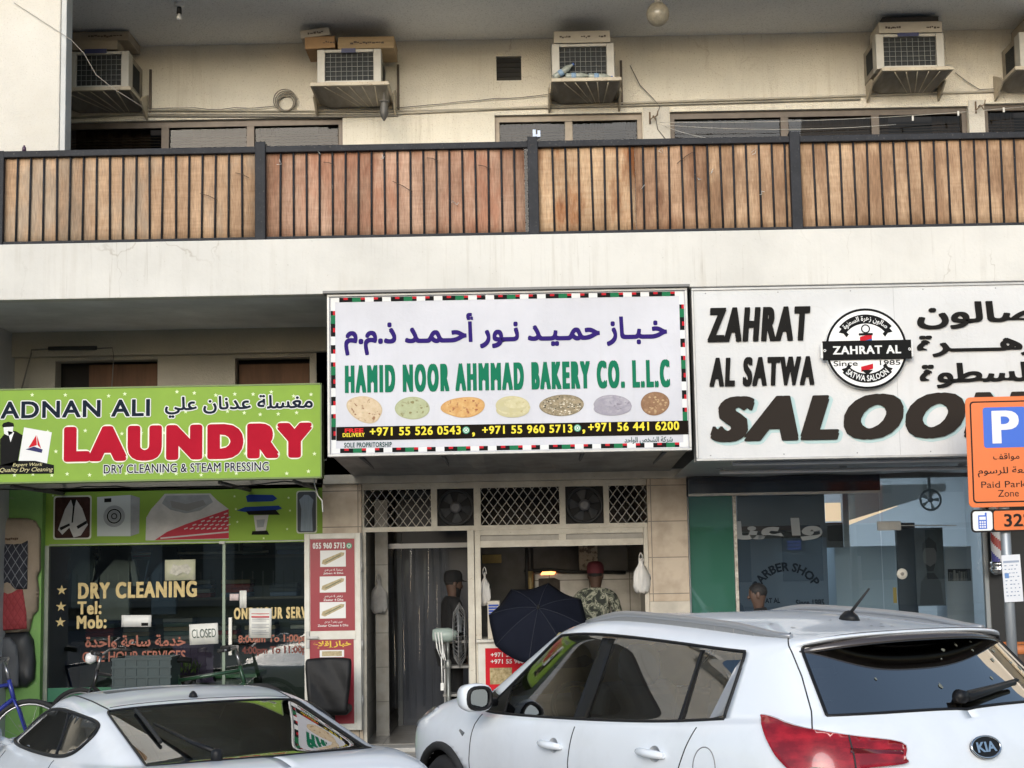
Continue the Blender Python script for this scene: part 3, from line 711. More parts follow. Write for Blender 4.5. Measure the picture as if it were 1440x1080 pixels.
for p in ((918, 165), (1376, 150)):
    c = at(*p, YS - .02); m = MB(); m.tube([c, c + V3((0, -.06, 0)), c + V3((.0, -.1, -.02)), c + V3((.02, -.1, -.06))], .006, 6); m.tube([c + V3((-.04, -.06, -.05)), c + V3((-.02, -.07, -.03)), c + V3((.04, -.07, .0)), c + V3((.045, -.08, .045))], .006, 6); m.tube([c + V3((-.03, -.01, .05)), c + V3((-.03, -.01, -.07))], .008, 6)
    tag(m.build('wall_hook', hook_m), 'rusty hook on the white pier ' + ('right of the middle window' if p[0] < 1000 else 'between the two widest windows'), 'hook', 'clothes line hooks')
for i, p in enumerate(((1060, 195), (1283, 165), (1347, 158), (1411, 153))):
    c = at(*p, YS - .125); m = MB(); m.box(c.x - .006, c.x + .006, c.y - .008, c.y + .008, c.z - .035, c.z + .012)
    m.box(c.x + .0065, c.x + .011, c.y - .008, c.y + .008, c.z - .035, c.z + .012)
    tag(m.build('clothes_peg', pm('peg_white', (.7, .7, .68), .5)), 'white clothes peg clipped to the line in front of the right hand windows', 'clothes peg', 'clothes pegs on the lines')
c = at(755, 194, yr); t = thing('peg_clip', 'pale blue plastic clip stuck on top of the middle railing post', 'clip', (c.x, yr, zr1 + .036))
m = MB(); m.box(c.x - .035, c.x - .010, yr - .03, yr + .03, zr1 + .036, zr1 + .10); m.box(c.x + .006, c.x + .03, yr - .03, yr + .03, zr1 + .036, zr1 + .092); m.box(c.x - .0098, c.x + .0058, yr - .02, yr + .02, zr1 + .036, zr1 + .06)
m.build('clip_body', pm('clip_blue', (.45, .52, .66), .4), t)
c = at(34, 213, yr); t = thing('small_bottle', 'tiny dark bottle standing on the left end of the rail', 'bottle', (c.x, yr, zr1))
m = MB(); m.lathe([(0, 0), (.018, 0), (.018, .035), (.009, .045), (.009, .055), (0, .055)], n=12); m.build('bottle_body', pm('bottle_dark', (.06, .03, .06), .3), t, world=False)

# ================================================================== BAKERY SIGN
ink_navy = pm('letters_navy', (.030, .016, .135), .75, spec=.06)
ink_green = pm('letters_green', (.012, .16, .085), .75, spec=.06)
yel = pm('letters_yellow', (.80, .66, .06), .75, spec=.06)
red = pm('print_red', (.50, .02, .03), .75, spec=.06)
blk = pm('print_black', (.012, .012, .012), .75, spec=.06)
wht = pm('print_white', (.70, .70, .69), .75, spec=.06)
grn = pm('print_green', (.02, .16, .07), .75, spec=.06)
galv = pm('galvanised', (.30, .30, .30), .45, metal=.4, col2=(.14, .14, .14), vscale=3, bump=.15, bscale=6)
alu = pm('aluminium_edge', (.42, .42, .41), .45, metal=.4, var=.2, vscale=8)
YB = 13.04
x0, x1, z0, z1 = rect(460.5, 409.5, 969.5, 638, YB)
BS = thing('bakery_sign', 'white bakery sign board with breads and a flag coloured border over the bakery door', 'shop sign', ((x0 + x1) / 2, YB, z0))
m = MB(); m.box(x0 + .01, x1 - .01, YB + .004, YB + .20, z0 + .01, z1 - .01); m.build('sign_box', galv, BS)
m = MB(); m.face(x0 + .02, x1 - .02, z0 + .02, z1 - .02, YB); m.build('face', streaked('vinyl_white', (.60, .60, .64), (.52, .52, .54), (.53, .53, .55), .9), BS)
m = MB()
m.box(x0, x1, YB - .02, YB + .10, z0, z0 + .022); m.box(x0, x1, YB - .02, YB + .10, z1 - .022, z1)
m.box(x0, x0 + .022, YB - .02, YB + .10, z0 + .0225, z1 - .0225); m.box(x1 - .022, x1, YB - .02, YB + .10, z0 + .0225, z1 - .0225); m.build('frame', alu, BS, bevel=.003)
m = MB(); m.box(x0 - .03, x1 + .02, YB - .06, YB + .10, z1 + .002, z1 + .022); m.build('rain_cap', pm('cap_dark', (.13, .13, .13), .5, metal=.3), BS)
m = MB(); bw = .038; r_ = random.Random(3)
def dash(xa, xb, za, zb, horiz):
    L = (xb - xa) if horiz else (zb - za); n = int(L / .036); k = 0; pat = [3, 3, 2, 0, 2, 1, 1, 0, 3, 3, 0, 2]
    for i in range(n):
        m.mi = [2, 0, 1, 3][pat[(i * 1) % 12]]; h = (.0, .5) if (i % 2) else (.5, 1)
        a, b = (xa + L * i / n, xa + L * (i + 1) / n) if horiz else (za + L * i / n, za + L * (i + 1) / n)
        for part in (0, 1):
            m.mi = {0: (2, 0), 1: (1, 1), 2: (2, 2), 3: (3, 3)}[pat[i % 12]][part]
            if horiz: m.face(a, b, za + (zb - za) * part / 2, za + (zb - za) * (part + 1) / 2, YB - .0022)
            else: m.face(xa + (xb - xa) * part / 2, xa + (xb - xa) * (part + 1) / 2, a, b, YB - .0022)
dash(x0 + .03, x1 - .03, z1 - .03 - bw, z1 - .03, True); dash(x0 + .03, x1 - .03, z0 + .03, z0 + .03 + bw, True)
dash(x0 + .03, x0 + .03 + bw, z0 + .03 + bw, z1 - .03 - bw, False); dash(x1 - .03 - bw, x1 - .03, z0 + .03 + bw, z1 - .03 - bw, False)
m.build('border_stripes', [red, grn, blk, wht], BS)
m = MB(); text(m, 'خـبـاز حمـيـد نـور أحـمـد ذ.م.م', rect(484, 439, 938, 496, YB), YB - .003, bold=0, arabic=True, fat=(.028, .036)); m.build('arabic_lettering', ink_navy, BS)
m = MB(); text(m, 'HAMID NOOR AHMMAD BAKERY CO. L.L.C', rect(485, 509.5, 942, 549, YB), YB - .003, bold=0, fat=(.105, .035), space=1.42); m.build('lettering', ink_green, BS)
def food(name, c1, c2, c3, sc):
    mt = pm(name, c1, .6, col2=c2, vscale=sc, speck=c3, speck_scale=sc * 1.1, speck_at=.64, lo=.32, hi=.72); return mt
breads = [((513, 575.5, 26, 18), (.62, .50, .34), (.50, .37, .22), (.25, .12, .05)), ((580, 574, 24, 16.5), (.42, .45, .27), (.33, .35, .19), (.20, .17, .06)), ((652, 572.5, 30, 15), (.62, .40, .15), (.50, .24, .06), (.28, .08, .02)),
          ((721, 571.5, 24, 15), (.58, .53, .33), (.47, .42, .22), (.38, .30, .14)), ((790, 570, 32, 15), (.42, .33, .20), (.10, .08, .04), (.66, .60, .48)), ((861, 569.5, 27, 14), (.40, .38, .42), (.26, .24, .29), (.2, .18, .22)), ((921, 567.5, 20, 17), (.28, .15, .07), (.18, .08, .03), (.42, .28, .14))]
for i, ((px, py, rx, rz_), a, b, c) in enumerate(breads):
    C_ = at(px, py, YB); sx = rx * YB / FPX; sz = rz_ * YB / FPX; m = MB(); r_ = random.Random(i * 5 + 2); N = 40; ph = r_.uniform(0, 6)
    irr = .10 if i in (0, 2) else .03; tl = -.3 if i == 0 else (.12 if i == 2 else 0)
    def P(s_, dy):
        o = []
        for k in range(N):
            t_ = -2 * PI * k / N; q = s_ * (1 + irr * math.sin(2 * t_ + ph) + irr * .5 * math.sin(3 * t_ + ph * 2)); x = sx * q * math.cos(t_); z = sz * q * math.sin(t_)
            o.append((C_.x + x, YB - dy, C_.z + z + tl * x))
        return o
    m.mi = 1; m.poly(P(1.0, .0030)); m.mi = 0; m.poly(P(.93, .0036))
    def blob(x, z, r, d, q=1.0, n=9): m.poly([(C_.x + x + r * r_.uniform(.7, 1.2) * math.cos(-2 * PI * k / n), YB - d, C_.z + z + tl * x + q * r * r_.uniform(.7, 1.2) * math.sin(-2 * PI * k / n)) for k in range(n)])
    if i in (0, 1, 2, 6):
        for k in range({0: 16, 1: 7, 2: 12, 6: 22}[i]):
            t_ = r_.uniform(0, 6.28); q_ = math.sqrt(r_.random()) * .82; m.mi = 2 if k % 3 else 1; blob(sx * q_ * math.cos(t_), sz * q_ * math.sin(t_), r_.uniform(.004, .013) * (1.5 if i == 1 else 1), .0042 + k * .00003, .7)
    if i == 4:
        for k in range(70):
            t_ = r_.uniform(0, 6.28); q_ = math.sqrt(r_.random()) * .84; m.mi = 2 + (k % 2); blob(sx * q_ * math.cos(t_), sz * q_ * math.sin(t_), r_.uniform(.004, .010), .0042 + k * .00001, .6, 6)
    if i in (3, 5):
        for j, (dx, dz_, w_, h_) in enumerate(((.0, -.030, .98, .72), (.01, -.012, .96, .70), (-.01, .008, .92, .66), (.03, .022, .70, .44))):
            m.mi = (1, 0)[j % 2]; m.poly([(C_.x + dx + sx * w_ * math.cos(-2 * PI * k / 30), YB - .0040 - j * .0003, C_.z + dz_ + sz * h_ * math.sin(-2 * PI * k / 30)) for k in range(30)])
        if i == 5:
            for k in range(14): m.mi = 2; blob(r_.uniform(-.7, .7) * sx, r_.uniform(-.5, .5) * sz, r_.uniform(.003, .008), .0056, .5, 6)
    m.build('bread_picture', [food('bread_%s' % 'abcdefg'[i], a, b, c, 22), pm('crust_%s' % 'abcdefg'[i], tuple(x * .8 for x in a), .6, col2=b, vscale=20), pm('char_%s' % 'abcdefg'[i], c, .6), pm('fleck_%s' % 'abcdefg'[i], tuple(x * .25 for x in b), .6)], BS)
bar = rect(473, 596, 968, 615.5, YB); m = MB(); m.face(*bar, YB - .0034); m.build('phone_band', pm('band_brown', (.012, .009, .007), .8, spec=.05), BS)
m = MB()
for s_, b_ in (('+971 55 526 0543', (520, 600, 648, 612)), (',', (664, 608, 668, 614)), ('+971 55 960 5713', (678, 598, 805, 609.5)), (',', (819, 604, 823, 610)), ('+971 56 441 6200', (827, 593.5, 955, 606)), ('DELIVERY', (482, 609, 513, 614.5))):
    text(m, s_, rect(*b_, YB), YB - .0046, bold=0, fat=(.03, .02), space=1.12)
m.build('phone_numbers', yel, BS)
m = MB(); text(m, 'FREE', rect(485, 602.5, 511, 608.5, YB), YB - .0046, bold=.04); m.build('free_lettering', pm('print_bright_red', (.65, .03, .03), .75, spec=.06), BS)
m = MB()
for px, py in ((655.5, 605), (812, 602)):
    c = at(px, py, YB); m.mi = 0; m.disc((c.x, c.z), .03, YB - .0046, 20); m.mi = 1; m.ring((c.x, c.z), .016, .021, YB - .0052, 20); m.disc((c.x, c.z), .008, YB - .0052, 12)
m.build('phone_icon', [pm('icon_green', (.03, .30, .16), .4), wht], BS)
m = MB(); text(m, 'SOLE PROPRITORSHIP', rect(484, 622, 551, 629, YB), YB - .003, bold=0, fat=(.03, .02), space=1.1); text(m, 'شركة الشخص الواحد', rect(878, 614, 946, 624, YB), YB - .003, bold=.02, arabic=True); m.build('small_lettering', pm('print_slate', (.03, .08, .075), .75, spec=.06), BS)
# tin soffit behind the sign, bent and dented
m = MB(); yb0, yb1 = YB + .205, YS - .03; za, zb_ = z0 + .03, zat(715, 668, YS) ; N = 26
for i in range(N):
    xa, xb = x0 + (x1 - x0) * i / N, x0 + (x1 - x0) * (i + 1) / N
    f = lambda i_, q: (math.sin(i_ * 1.7) * .012 + math.sin(i_ * .6 + q) * .01)
    m.mesh([(xa, yb0, za), (xb, yb0, za), (xb, (yb0 + yb1) / 2, (za + zb_) / 2 + f(i + 1, 0)), (xa, (yb0 + yb1) / 2, (za + zb_) / 2 + f(i, 0)), (xb, yb1, zb_), (xa, yb1, zb_)], [(0, 3, 2, 1), (3, 5, 4, 2)])
m.build('tin_soffit', galv, BS)
for X in (x0 + .25, x0 + .95, x1 - .9, x1 - .2): m = MB(); m.tube([(X, YB + .15, z0 + .012), (X, YS - .03, z0 - .02)], .016, 6); m.build('bracket', pm('bracket_dark', (.08, .08, .08), .6), BS)

# ================================================================== SALON SIGN
YZ = 13.03
xa = at(975.5, 525, YZ).x; _, xb, z0, z1 = rect(1000, 401.5, 1530, 645.5, YZ); z1 = zat(1170, 402, YZ); z0 = zat(1170, 645, YZ); xb = 6.6
ZS = thing('salon_sign', 'white saloon sign with black raised letters and a round barber emblem', 'shop sign', ((xa + xb) / 2, YZ, z0))
face_m = streaked('panel_white', (.63, .63, .625), (.52, .515, .495), (.54, .53, .51), .8)
m = MB(); m.box(xa + .004, xb, YZ, YZ + .22, z0 + .004, z1 - .004); m.build('sign_box', face_m, ZS)
m = MB(); m.box(xa, xb, YZ - .012, YZ + .1, z0, z0 + .02); m.box(xa, xb, YZ - .012, YZ + .1, z1 - .02, z1); m.box(xa, xa + .018, YZ - .012, YZ + .1, z0 + .0205, z1 - .0205); m.build('frame', alu, ZS, bevel=.003)
m = MB()
for f in (.33, .66): X = xa + (xb - xa) * f; m.box(X - .0015, X + .0015, YZ - .0012, YZ + .001, z0 + .021, z1 - .021)
m.build('panel_seam', pm('seam_grey', (.36, .36, .36), .6), ZS)
m = MB(); X = xa + .12
while X < xb:
    for zz_ in (z0 + .045, z1 - .045): m.disc((X, zz_), .006, YZ - .0016, 8)
    X += .61
m.build('screw', pm('screw_grey', (.25, .25, .25), .5), ZS)
lb = pm('letters_black', (.016, .015, .014), .75, spec=.06, var=.2, vscale=9); lbr = pm('letters_brown_black', (.030, .024, .020), .75, spec=.06)
teal = pm('letters_edge', (.42, .56, .56), .75, spec=.06)
def raised(name, s, b_, mat, bold, shear=0, arabic=False, th=.014, edge=None, sp=1.0, fat=(0, 0)):
    m = MB(); text(m, s, rect(*b_, YZ), YZ - .004, bold=bold, shear=shear, arabic=arabic, thick=th, space=sp, fat=fat); m.build(name, mat, ZS)
    if edge:
        bx = rect(*b_, YZ); dx, dz_ = .020, -.014
        m = MB(); text(m, s, (bx[0] + dx, bx[1] + dx, bx[2] + dz_, bx[3] + dz_), YZ - .0015, bold=bold, shear=shear, out=.016, space=sp, fat=fat); m.build(name + '_offset_edge', edge, ZS)  # coloured outline of the letters, offset to the lower right
raised('lettering', 'ZAHRAT', (994, 432, 1140, 480), lb, 0, .22, sp=1.25, fat=(.075, .03))
raised('lettering', 'AL SATWA', (997, 502, 1144, 543), lb, 0, .16, sp=1.28, fat=(.075, .03))
raised('large_lettering', 'SALOON', (998, 554, 1446, 618), lbr, 0, .30, edge=teal, sp=1.22, fat=(.075, .045))
raised('arabic_lettering', 'صالون', (1289, 424, 1462, 462), lb, 0, arabic=True, fat=(.028, .026))
raised('arabic_lettering', 'زهــــرة', (1289, 471, 1458, 501), lb, 0, arabic=True, fat=(.028, .026))
raised('arabic_lettering', 'السطوة', (1293, 510, 1458, 545), lb, 0, arabic=True, fat=(.028, .026))
c = at(1216, 491.5, YZ); rr = 54 * YZ / FPX
m = MB(); m.lathe([(0, 0), (rr * 1.06, 0), (rr * 1.06, .05), (rr * 1.02, .055), (0, .055)], c=(c.x, YZ - .004, c.z), axis='Y', n=64, smooth=False); m.build('emblem_disc', pm('emblem_white', (.78, .78, .77), .4), ZS)
ye = YZ - .0605
k_ = rr / 54.
q = lambda px, py: (c.x + (px - 1216) * k_, c.z - (py - 491.5 + (px - 1216) * .018) * k_)
m = MB()
m.ring((c.x, c.z), rr * 1.00, rr * 1.06, ye - .001, 64)
X0_, Z0_ = q(1156, 506); X1_, Z1_ = q(1277, 480)
m.box(X0_ - .01, X1_ + .01, ye - .018, ye, c.z - .093, c.z + .066)
m.ring((c.x, c.z), rr * .66, rr * .90, ye - .0015, 40, R(40), R(140)); m.ring((c.x, c.z), rr * .66, rr * .90, ye - .0015, 40, R(224), R(316))
for a_ in (40, 140, 224, 316):
    d = 1 if a_ in (140, 316) else -1; A = R(a_); B = R(a_ + 7 * d)
    m.poly([(c.x + r_ * math.cos(t_), ye - .0025, c.z + r_ * math.sin(t_) - .008) for r_, t_ in ((rr * .6, A - R(3) * d), (rr * .84, A - R(3) * d), (rr * .84, B), (rr * .72, (A + B) / 2), (rr * .6, B))][::(1 if d > 0 else -1)])
m.build('emblem_black', blk, ZS)
m = MB(); m.box(X0_ - .028, X1_ + .028, ye - .012, ye - .0012, c.z - .078, c.z + .051); m.build('emblem_plate', wht, ZS, bevel=.01)
m = MB(); bx = (q(1168, 0)[0], q(1264, 0)[0], c.z - .048, c.z + .022); text(m, 'ZAHRAT AL', bx, ye - .0195, bold=0, fat=(.04, .02), space=1.12)
arc_text(m, 'SATWA SALOON', (c.x, c.z), rr * .86, R(270), R(84), rr * .16, ye - .003, inner=True, bold=.025)
arc_text(m, 'صالون زهرة السطوة', (c.x, c.z), rr * .69, R(90), R(92), rr * .18, ye - .003, bold=.02, arabic=True)
for X in (X0_ + .005, X1_ - .005): m.ring((X, c.z - .013), .006, .012, ye - .0195, 12)
m.build('emblem_lettering', wht, ZS)
m = MB(); text(m, 'Since', (q(1169, 0)[0], q(1203, 0)[0], c.z - .145, c.z - .100), ye - .002, bold=.012); text(m, '1985', (q(1234, 0)[0], q(1263, 0)[0], c.z - .143, c.z - .100), ye - .002, bold=.012); m.build('since_lettering', pm('print_grey', (.06, .06, .06), .75, spec=.06), ZS)
m = MB(); px_ = q(1216, 0)[0]; hw = .050; pole_c = [red, wht, pm('print_blue', (.03, .10, .32), .75, spec=.06)]
for k in range(8):
    za_ = c.z - .195 + k * .042
    if -.115 < za_ + .02 - c.z < .02 or za_ + .067 > c.z + .125: continue
    m.mi = k % 3; m.poly([(px_ - hw, ye - .003, za_), (px_ + hw, ye - .003, za_ + .025), (px_ + hw, ye - .003, za_ + .067), (px_ - hw, ye - .003, za_ + .042)])
m.mi = 3; m.poly([(px_ - hw, ye - .0035, c.z - .180), (px_ - .012, ye - .0035, c.z - .212), (px_ + .012, ye - .0035, c.z - .212), (px_ + hw, ye - .0035, c.z - .180)])
m.box(px_ - hw - .008, px_ + hw + .008, ye - .006, ye - .001, c.z + .112, c.z + .130); m.ring((px_, c.z + .166), .028, .038, ye - .004, 24); m.build('emblem_barber_pole', pole_c + [blk], ZS)
m = MB(); m.disc((px_, c.z + .166), .028, ye - .0035, 20); m.build('emblem_pole_ball', wht, ZS)
# soffit with tubes under the salon sign
m = MB(); zz = z0 + .03; zs2 = zat(1170, 668, YS); N = 24
for i in range(N):
    x_0, x_1 = xa + (xb - xa) * i / N, xa + (xb - xa) * (i + 1) / N
    g = lambda j: math.sin(j * 1.3) * .008
    m.mesh([(x_0, YZ + .22, zz), (x_1, YZ + .22, zz), (x_1, YS - .12, zs2 + g(i + 1)), (x_0, YS - .12, zs2 + g(i))], [(0, 3, 2, 1)])
m.build('soffit_panel', pm('soffit_grey', (.36, .37, .38), .4, metal=.2, var=.2, vscale=3), ZS)
tubem = pm('tube_white', (.70, .71, .72), .4)
for i, (p, q_, Y, ) in enumerate((((1012, 664), (1360, 659), 14.2), ((1030, 652), (1460, 648), 13.5))):
    A = at(*p, Y); B = at(*q_, Y); m = MB(); m.tube([A, V3((B.x, Y, A.z))], .018, 8); o = m.build('fluorescent_tube', tubem, ZS)
    for f in (.0, .5, .98): X = A.x + (B.x - A.x) * f; m = MB(); m.box(X - .03, X + .03, Y - .02, Y + .02, A.z + .02, A.z + .08); m.build('tube_clip', alu, ZS)

# ================================================================== LAUNDRY SIGN
YL = 13.5
xr = xat(450.5, 608, YL); z1 = zat(200, 545.5, YL); z0 = zat(200, 674.5, YL); xl = xat(-70, 610, YL)
LS = thing('laundry_sign', 'bright green laundry sign with red and black lettering and small white stars', 'shop sign', ((xl + xr) / 2, YL, z0))
lime = pm('lime_vinyl', (.25, .395, .06), .6, spec=.12, col2=(.205, .335, .055), vscale=1.2, speck=(.22, .35, .07), speck_scale=30, speck_at=.72)
m = MB(); m.box(xl, xr, YL, YL + .16, z0, z1); m.build('sign_box', lime, LS)
m = MB(); m.box(xl, xr + .008, YL - .006, YL + .165, z1 + .001, z1 + .014); m.box(xl, xr + .008, YL - .006, YL + .165, z0 - .014, z0 - .001); m.box(xr + .001, xr + .012, YL - .006, YL + .165, z0 - .014, z1 + .014)
m.build('frame', pm('green_frame', (.14, .21, .05), .5, var=.3), LS)
m = MB(); r_ = random.Random(11)
for k in range(100):
    col, row = k % 20, k // 20; px = -60 + col * 26 + r_.uniform(-5, 5) + (13 if row % 2 else 0); py = 553 + row * 28 + r_.uniform(-4, 4)
    c_ = at(px, py, YL)
    if xl + .05 < c_.x < xr - .04 and z0 + .03 < c_.z < z1 - .03: star(m, c_.x, c_.z, .020, YL - .0015)
m.build('star_print', pm('star_pale', (.62, .72, .42), .5), LS)
def outlined(name, s, b_, mat, bold, out, arabic=False, sp=1.0, om=None, fat=(0, 0)):
    bx = rect(*b_, YL); m = MB(); text(m, s, bx, YL - .0025, bold=bold, out=out, arabic=arabic, space=sp, fat=fat); m.build(name + '_outline', om or wht, LS)
    m = MB(); text(m, s, bx, YL - .0045, bold=bold, arabic=arabic, space=sp, fat=fat, rnd=True); m.build(name, mat, LS)
nb = pm('print_blue_black', (.012, .018, .03), .75, spec=.06)
outlined('name_lettering', 'ADNAN ALI', (1, 563, 211, 587), nb, 0, .009, sp=1.1, fat=(.025, .025))
outlined('arabic_lettering', 'مغسلة عدنان علي', (232, 556, 440, 586), nb, 0, .009, arabic=True, fat=(.02, .025))
outlined('large_lettering', 'LAUNDRY', (90, 597, 439, 647), pm('letters_crimson', (.42, .012, .03), .75, spec=.06, var=.15, vscale=3), 0, .013, sp=1.3, fat=(.095, .085), om=pm('outline_cream', (.74, .72, .60), .5))
outlined('lettering', 'DRY CLEANING & STEAM PRESSING', (146, 651.5, 378, 664), nb, 0, .006, sp=1.05, fat=(.015, .01))
m = MB()
def PL(px, py, d): c_ = at(px, py, YL); return (c_.x, YL - d, c_.z)
m.mi = 0; m.poly([PL(*p, .0025) for p in ((34, 601), (26, 650), (66, 653), (73, 608))][::1])
m.mi = 1; m.poly([PL(*p, .003) for p in ((0, 618), (0, 655), (24, 655), (32, 612), (22, 606), (10, 606))]); m.poly([PL(*p, .003) for p in ((-2, 655), (-2, 667), (76, 666), (76, 654), (50, 648), (25, 648))])
m.mi = 0; m.poly([PL(*p, .0034) for p in ((11, 606), (15, 622), (20, 608))])
m.mi = 0; m.poly([PL(*p, .0034) for p in ((5, 600), (6, 610), (12, 613), (18, 609), (19, 600))]); m.mi = 1; m.poly([PL(*p, .0036) for p in ((3, 598), (4, 601), (20, 600), (19, 595), (12, 593), (5, 595))])
m.mi = 2; m.poly([PL(*p, .0034) for p in ((51, 612), (40, 630), (52, 626))]); m.poly([PL(*p, .0034) for p in ((52, 612), (53, 626), (58, 631))])
m.mi = 3; m.poly([PL(*p, .0034) for p in ((36, 632), (59, 637), (60, 632), (48, 628))])
m.build('emblem', [wht, blk, red, pm('print_navy', (.04, .04, .12), .75, spec=.06)], LS)
m = MB(); text(m, 'Expert Work', rect(18, 651, 60, 657, YL), YL - .0042, shear=.3); text(m, 'Quality Dry Cleaning', rect(0, 657.5, 75, 665, YL), YL - .0042, shear=.3); m.build('motto', pm('print_cream', (.6, .55, .3), .75, spec=.06), LS)
for X in (xl + .5, xr - .9, xr - .25):
    for h_ in (.1, -.03): m = MB(); m.tube([(X, YL + .14, z0 + h_), (X, YS - .02, z0 + h_)], .018, 6); m.build('bracket', pm('bracket_dark', (.08, .08, .08), .6), LS)
wc = pm('cable_white', (.75, .75, .72), .5)
line('cable', [(459, 646), (449, 650), (443, 662), (442, 680), (447, 697), (453, 704), (454, 720)], .006, wc, 'white cable hanging from the left end of the bakery sign', 'cable', 14.0)
line('cable', [(0, 687), (60, 688), (140, 684), (230, 687), (330, 684), (400, 677), (452, 680)], .006, pm('cable_black', (.03, .03, .03), .6), 'black cable strung under the laundry sign', 'cable', 14.2, wob=.008)
line('cable', [(30, 548), (44, 497), (44, 492), (70, 491)], .008, wire_m, 'black cable in the left corner above the laundry sign', 'cable', YS - .14)
line('tube_lamp', [(68, 490), (136, 489)], .020, pm('tube_dark', (.03, .03, .03), .6), 'dark dead tube lamp over the boarded opening', 'lamp', YS - .16, n=8)
line('cable', [(136, 490), (158, 489), (160, 500), (157, 548)], .005, wire_m, 'thin wire hanging beside the dead tube lamp', 'cable', YS - .14)

# ================================================================== BAKERY SHOPFRONT
cream_frame = pm('cream_frame', (.60, .565, .48), .5, col2=(.44, .40, .33), vscale=5, speck=(.3, .24, .17), speck_scale=50, speck_at=.72)
wframe = pm('white_frame', (.66, .65, .60), .45, col2=(.54, .52, .46), vscale=5)
pink_tile = tiles('stone_tile', (.43, .335, .24), (.46, .38, .29), (.16, .13, .10), .47, .345, .005, .35)
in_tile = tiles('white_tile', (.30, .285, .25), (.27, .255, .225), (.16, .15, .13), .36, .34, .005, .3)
floor_tile = tiles('floor_tile', (.34, .32, .29), (.30, .28, .25), (.10, .09, .08), .4, .4, .005, .3, rot=(0, 0, 0))
xq = lambda p, y=860: xat(p, y, YS)
zq = lambda y, p=720: zat(p, y, YS)
bx0, bx1 = xq(511), xq(913)
zt1 = zat(712, 682, YS); zt0 = zat(712, 741, YS); ztop = zt1 + .06
BK = thing('bakery_shopfront', 'open bakery shopfront with cream metal frame, mesh transom and tiled piers', 'shopfront', ((bx0 + bx1) / 2, YS, SILL))
m = MB(); m.box(xq(456), bx0 - .002, YS - .10, YS + .1, PAVE, ztop - .03); m.build('tiled_pier', pink_tile, BK, label='left tiled pier partly hidden by the open door leaf')
m = MB(); m.box(bx1 + .002, xq(969), YS - .10, YS + .1, zat(940, 845, YS), ztop - .03); m.build('tiled_pier', pink_tile, BK, label='right tiled pier of beige stone tiles')
m = MB(); m.box(bx1 + .002, xq(969), YS - .11, YS + .1, PAVE, zat(940, 845, YS) - .002); m.build('pier_base', pm('cream_plaster', (.55, .50, .42), .8, var=.3, vscale=4), BK)
m = MB(); m.box(xq(458), xq(969), YS - .16, YS + .1, ztop - .028, ztop + .06); m.build('lintel', cream_frame, BK, bevel=.005)
yf0, yf1 = YS - .06, YS + .0
m = MB()
tr = [(513, 606.5), (615, 666.5), (676, 786.5), (795, 848.5), (856, 909)]
m.box(bx0, bx1, yf0, yf1, zat(712, 686, YS), ztop - .03); m.box(bx0, bx1, yf0, yf1, zat(712, 745, YS), zat(712, 738.5, YS))
ex = [bx0] + [v for a, b in tr for v in (xq(a, 712), xq(b, 712))] + [bx1]
for a, b in zip(ex[::2], ex[1::2]): m.box(a, b, yf0 + .002, yf1 - .002, zat(712, 738.5, YS), zat(712, 686, YS))
zb_t = zat(712, 745, YS) - .001
m.box(bx0, xq(516, 860), yf0 - .01, yf1, SILL, zb_t); m.box(xq(659), xq(668), yf0 - .01, yf1, SILL, zb_t); m.box(xq(669), xq(677), yf0 + .01, yf1 - .01, SILL, zb_t); m.box(xq(907), bx1, yf0 - .01, yf1, SILL, zb_t)
za_, zc_ = zat(790, 768, YS), zat(790, 759, YS)
m.box(xq(677.2), xq(906.8), yf0, yf1, za_, zc_); m.box(xq(677.2), xq(906.8), yf0 + .006, yf1, zat(790, 751, YS), zb_t)
m.box(xq(788), xq(798), yf0 + .002, yf1 - .002, zc_ + .001, zat(790, 751, YS) - .001)
m.build('frame', cream_frame, BK, bevel=.004)
m = MB(); m.box(xq(677.2), xq(906.8), YS - .025, YS - .018, zc_, zat(790, 751, YS)); m.build('frosted_light', pm('frosted_grey', (.30, .28, .24), .35, var=.3, vscale=5), BK)
meshm = pm('mesh_wire', (.50, .48, .44), .45, metal=.3)
zmb, zmt = zat(712, 738.5, YS), zat(712, 686, YS)
for i in (0, 2, 4):
    a, b = xq(tr[i][0], 712), xq(tr[i][1], 712); m = MB(); W, H = b - a, zmt - zmb; st = .083; sl = 1.35
    def clip(c0, sg):
        # line z = sl*sg*(x-c0); clipped to the panel
        pts = []
        for x in (0, W):
            z = sl * sg * (x - c0)
            if 0 <= z <= H: pts.append((x, z))
        for z in (0, H):
            x = c0 + z / (sl * sg)
            if 0 < x < W: pts.append((x, z))
        return pts[:2] if len(pts) >= 2 else None
    k = -12
    while k * st < W + 1.0:
        for sg, y in ((1, YS - .034), (-1, YS - .030)):
            p = clip(k * st, sg)
            if p and (abs(p[0][0] - p[1][0]) > .01): m.tube([(a + p[0][0], y, zmb + p[0][1]), (a + p[1][0], y, zmb + p[1][1])], .0042, 4, cap=False)
        k += 1
    m.build('mesh_panel', meshm, BK)
fan_d = pm('fan_dark', (.028, .030, .033), .5, var=.3, vscale=10)
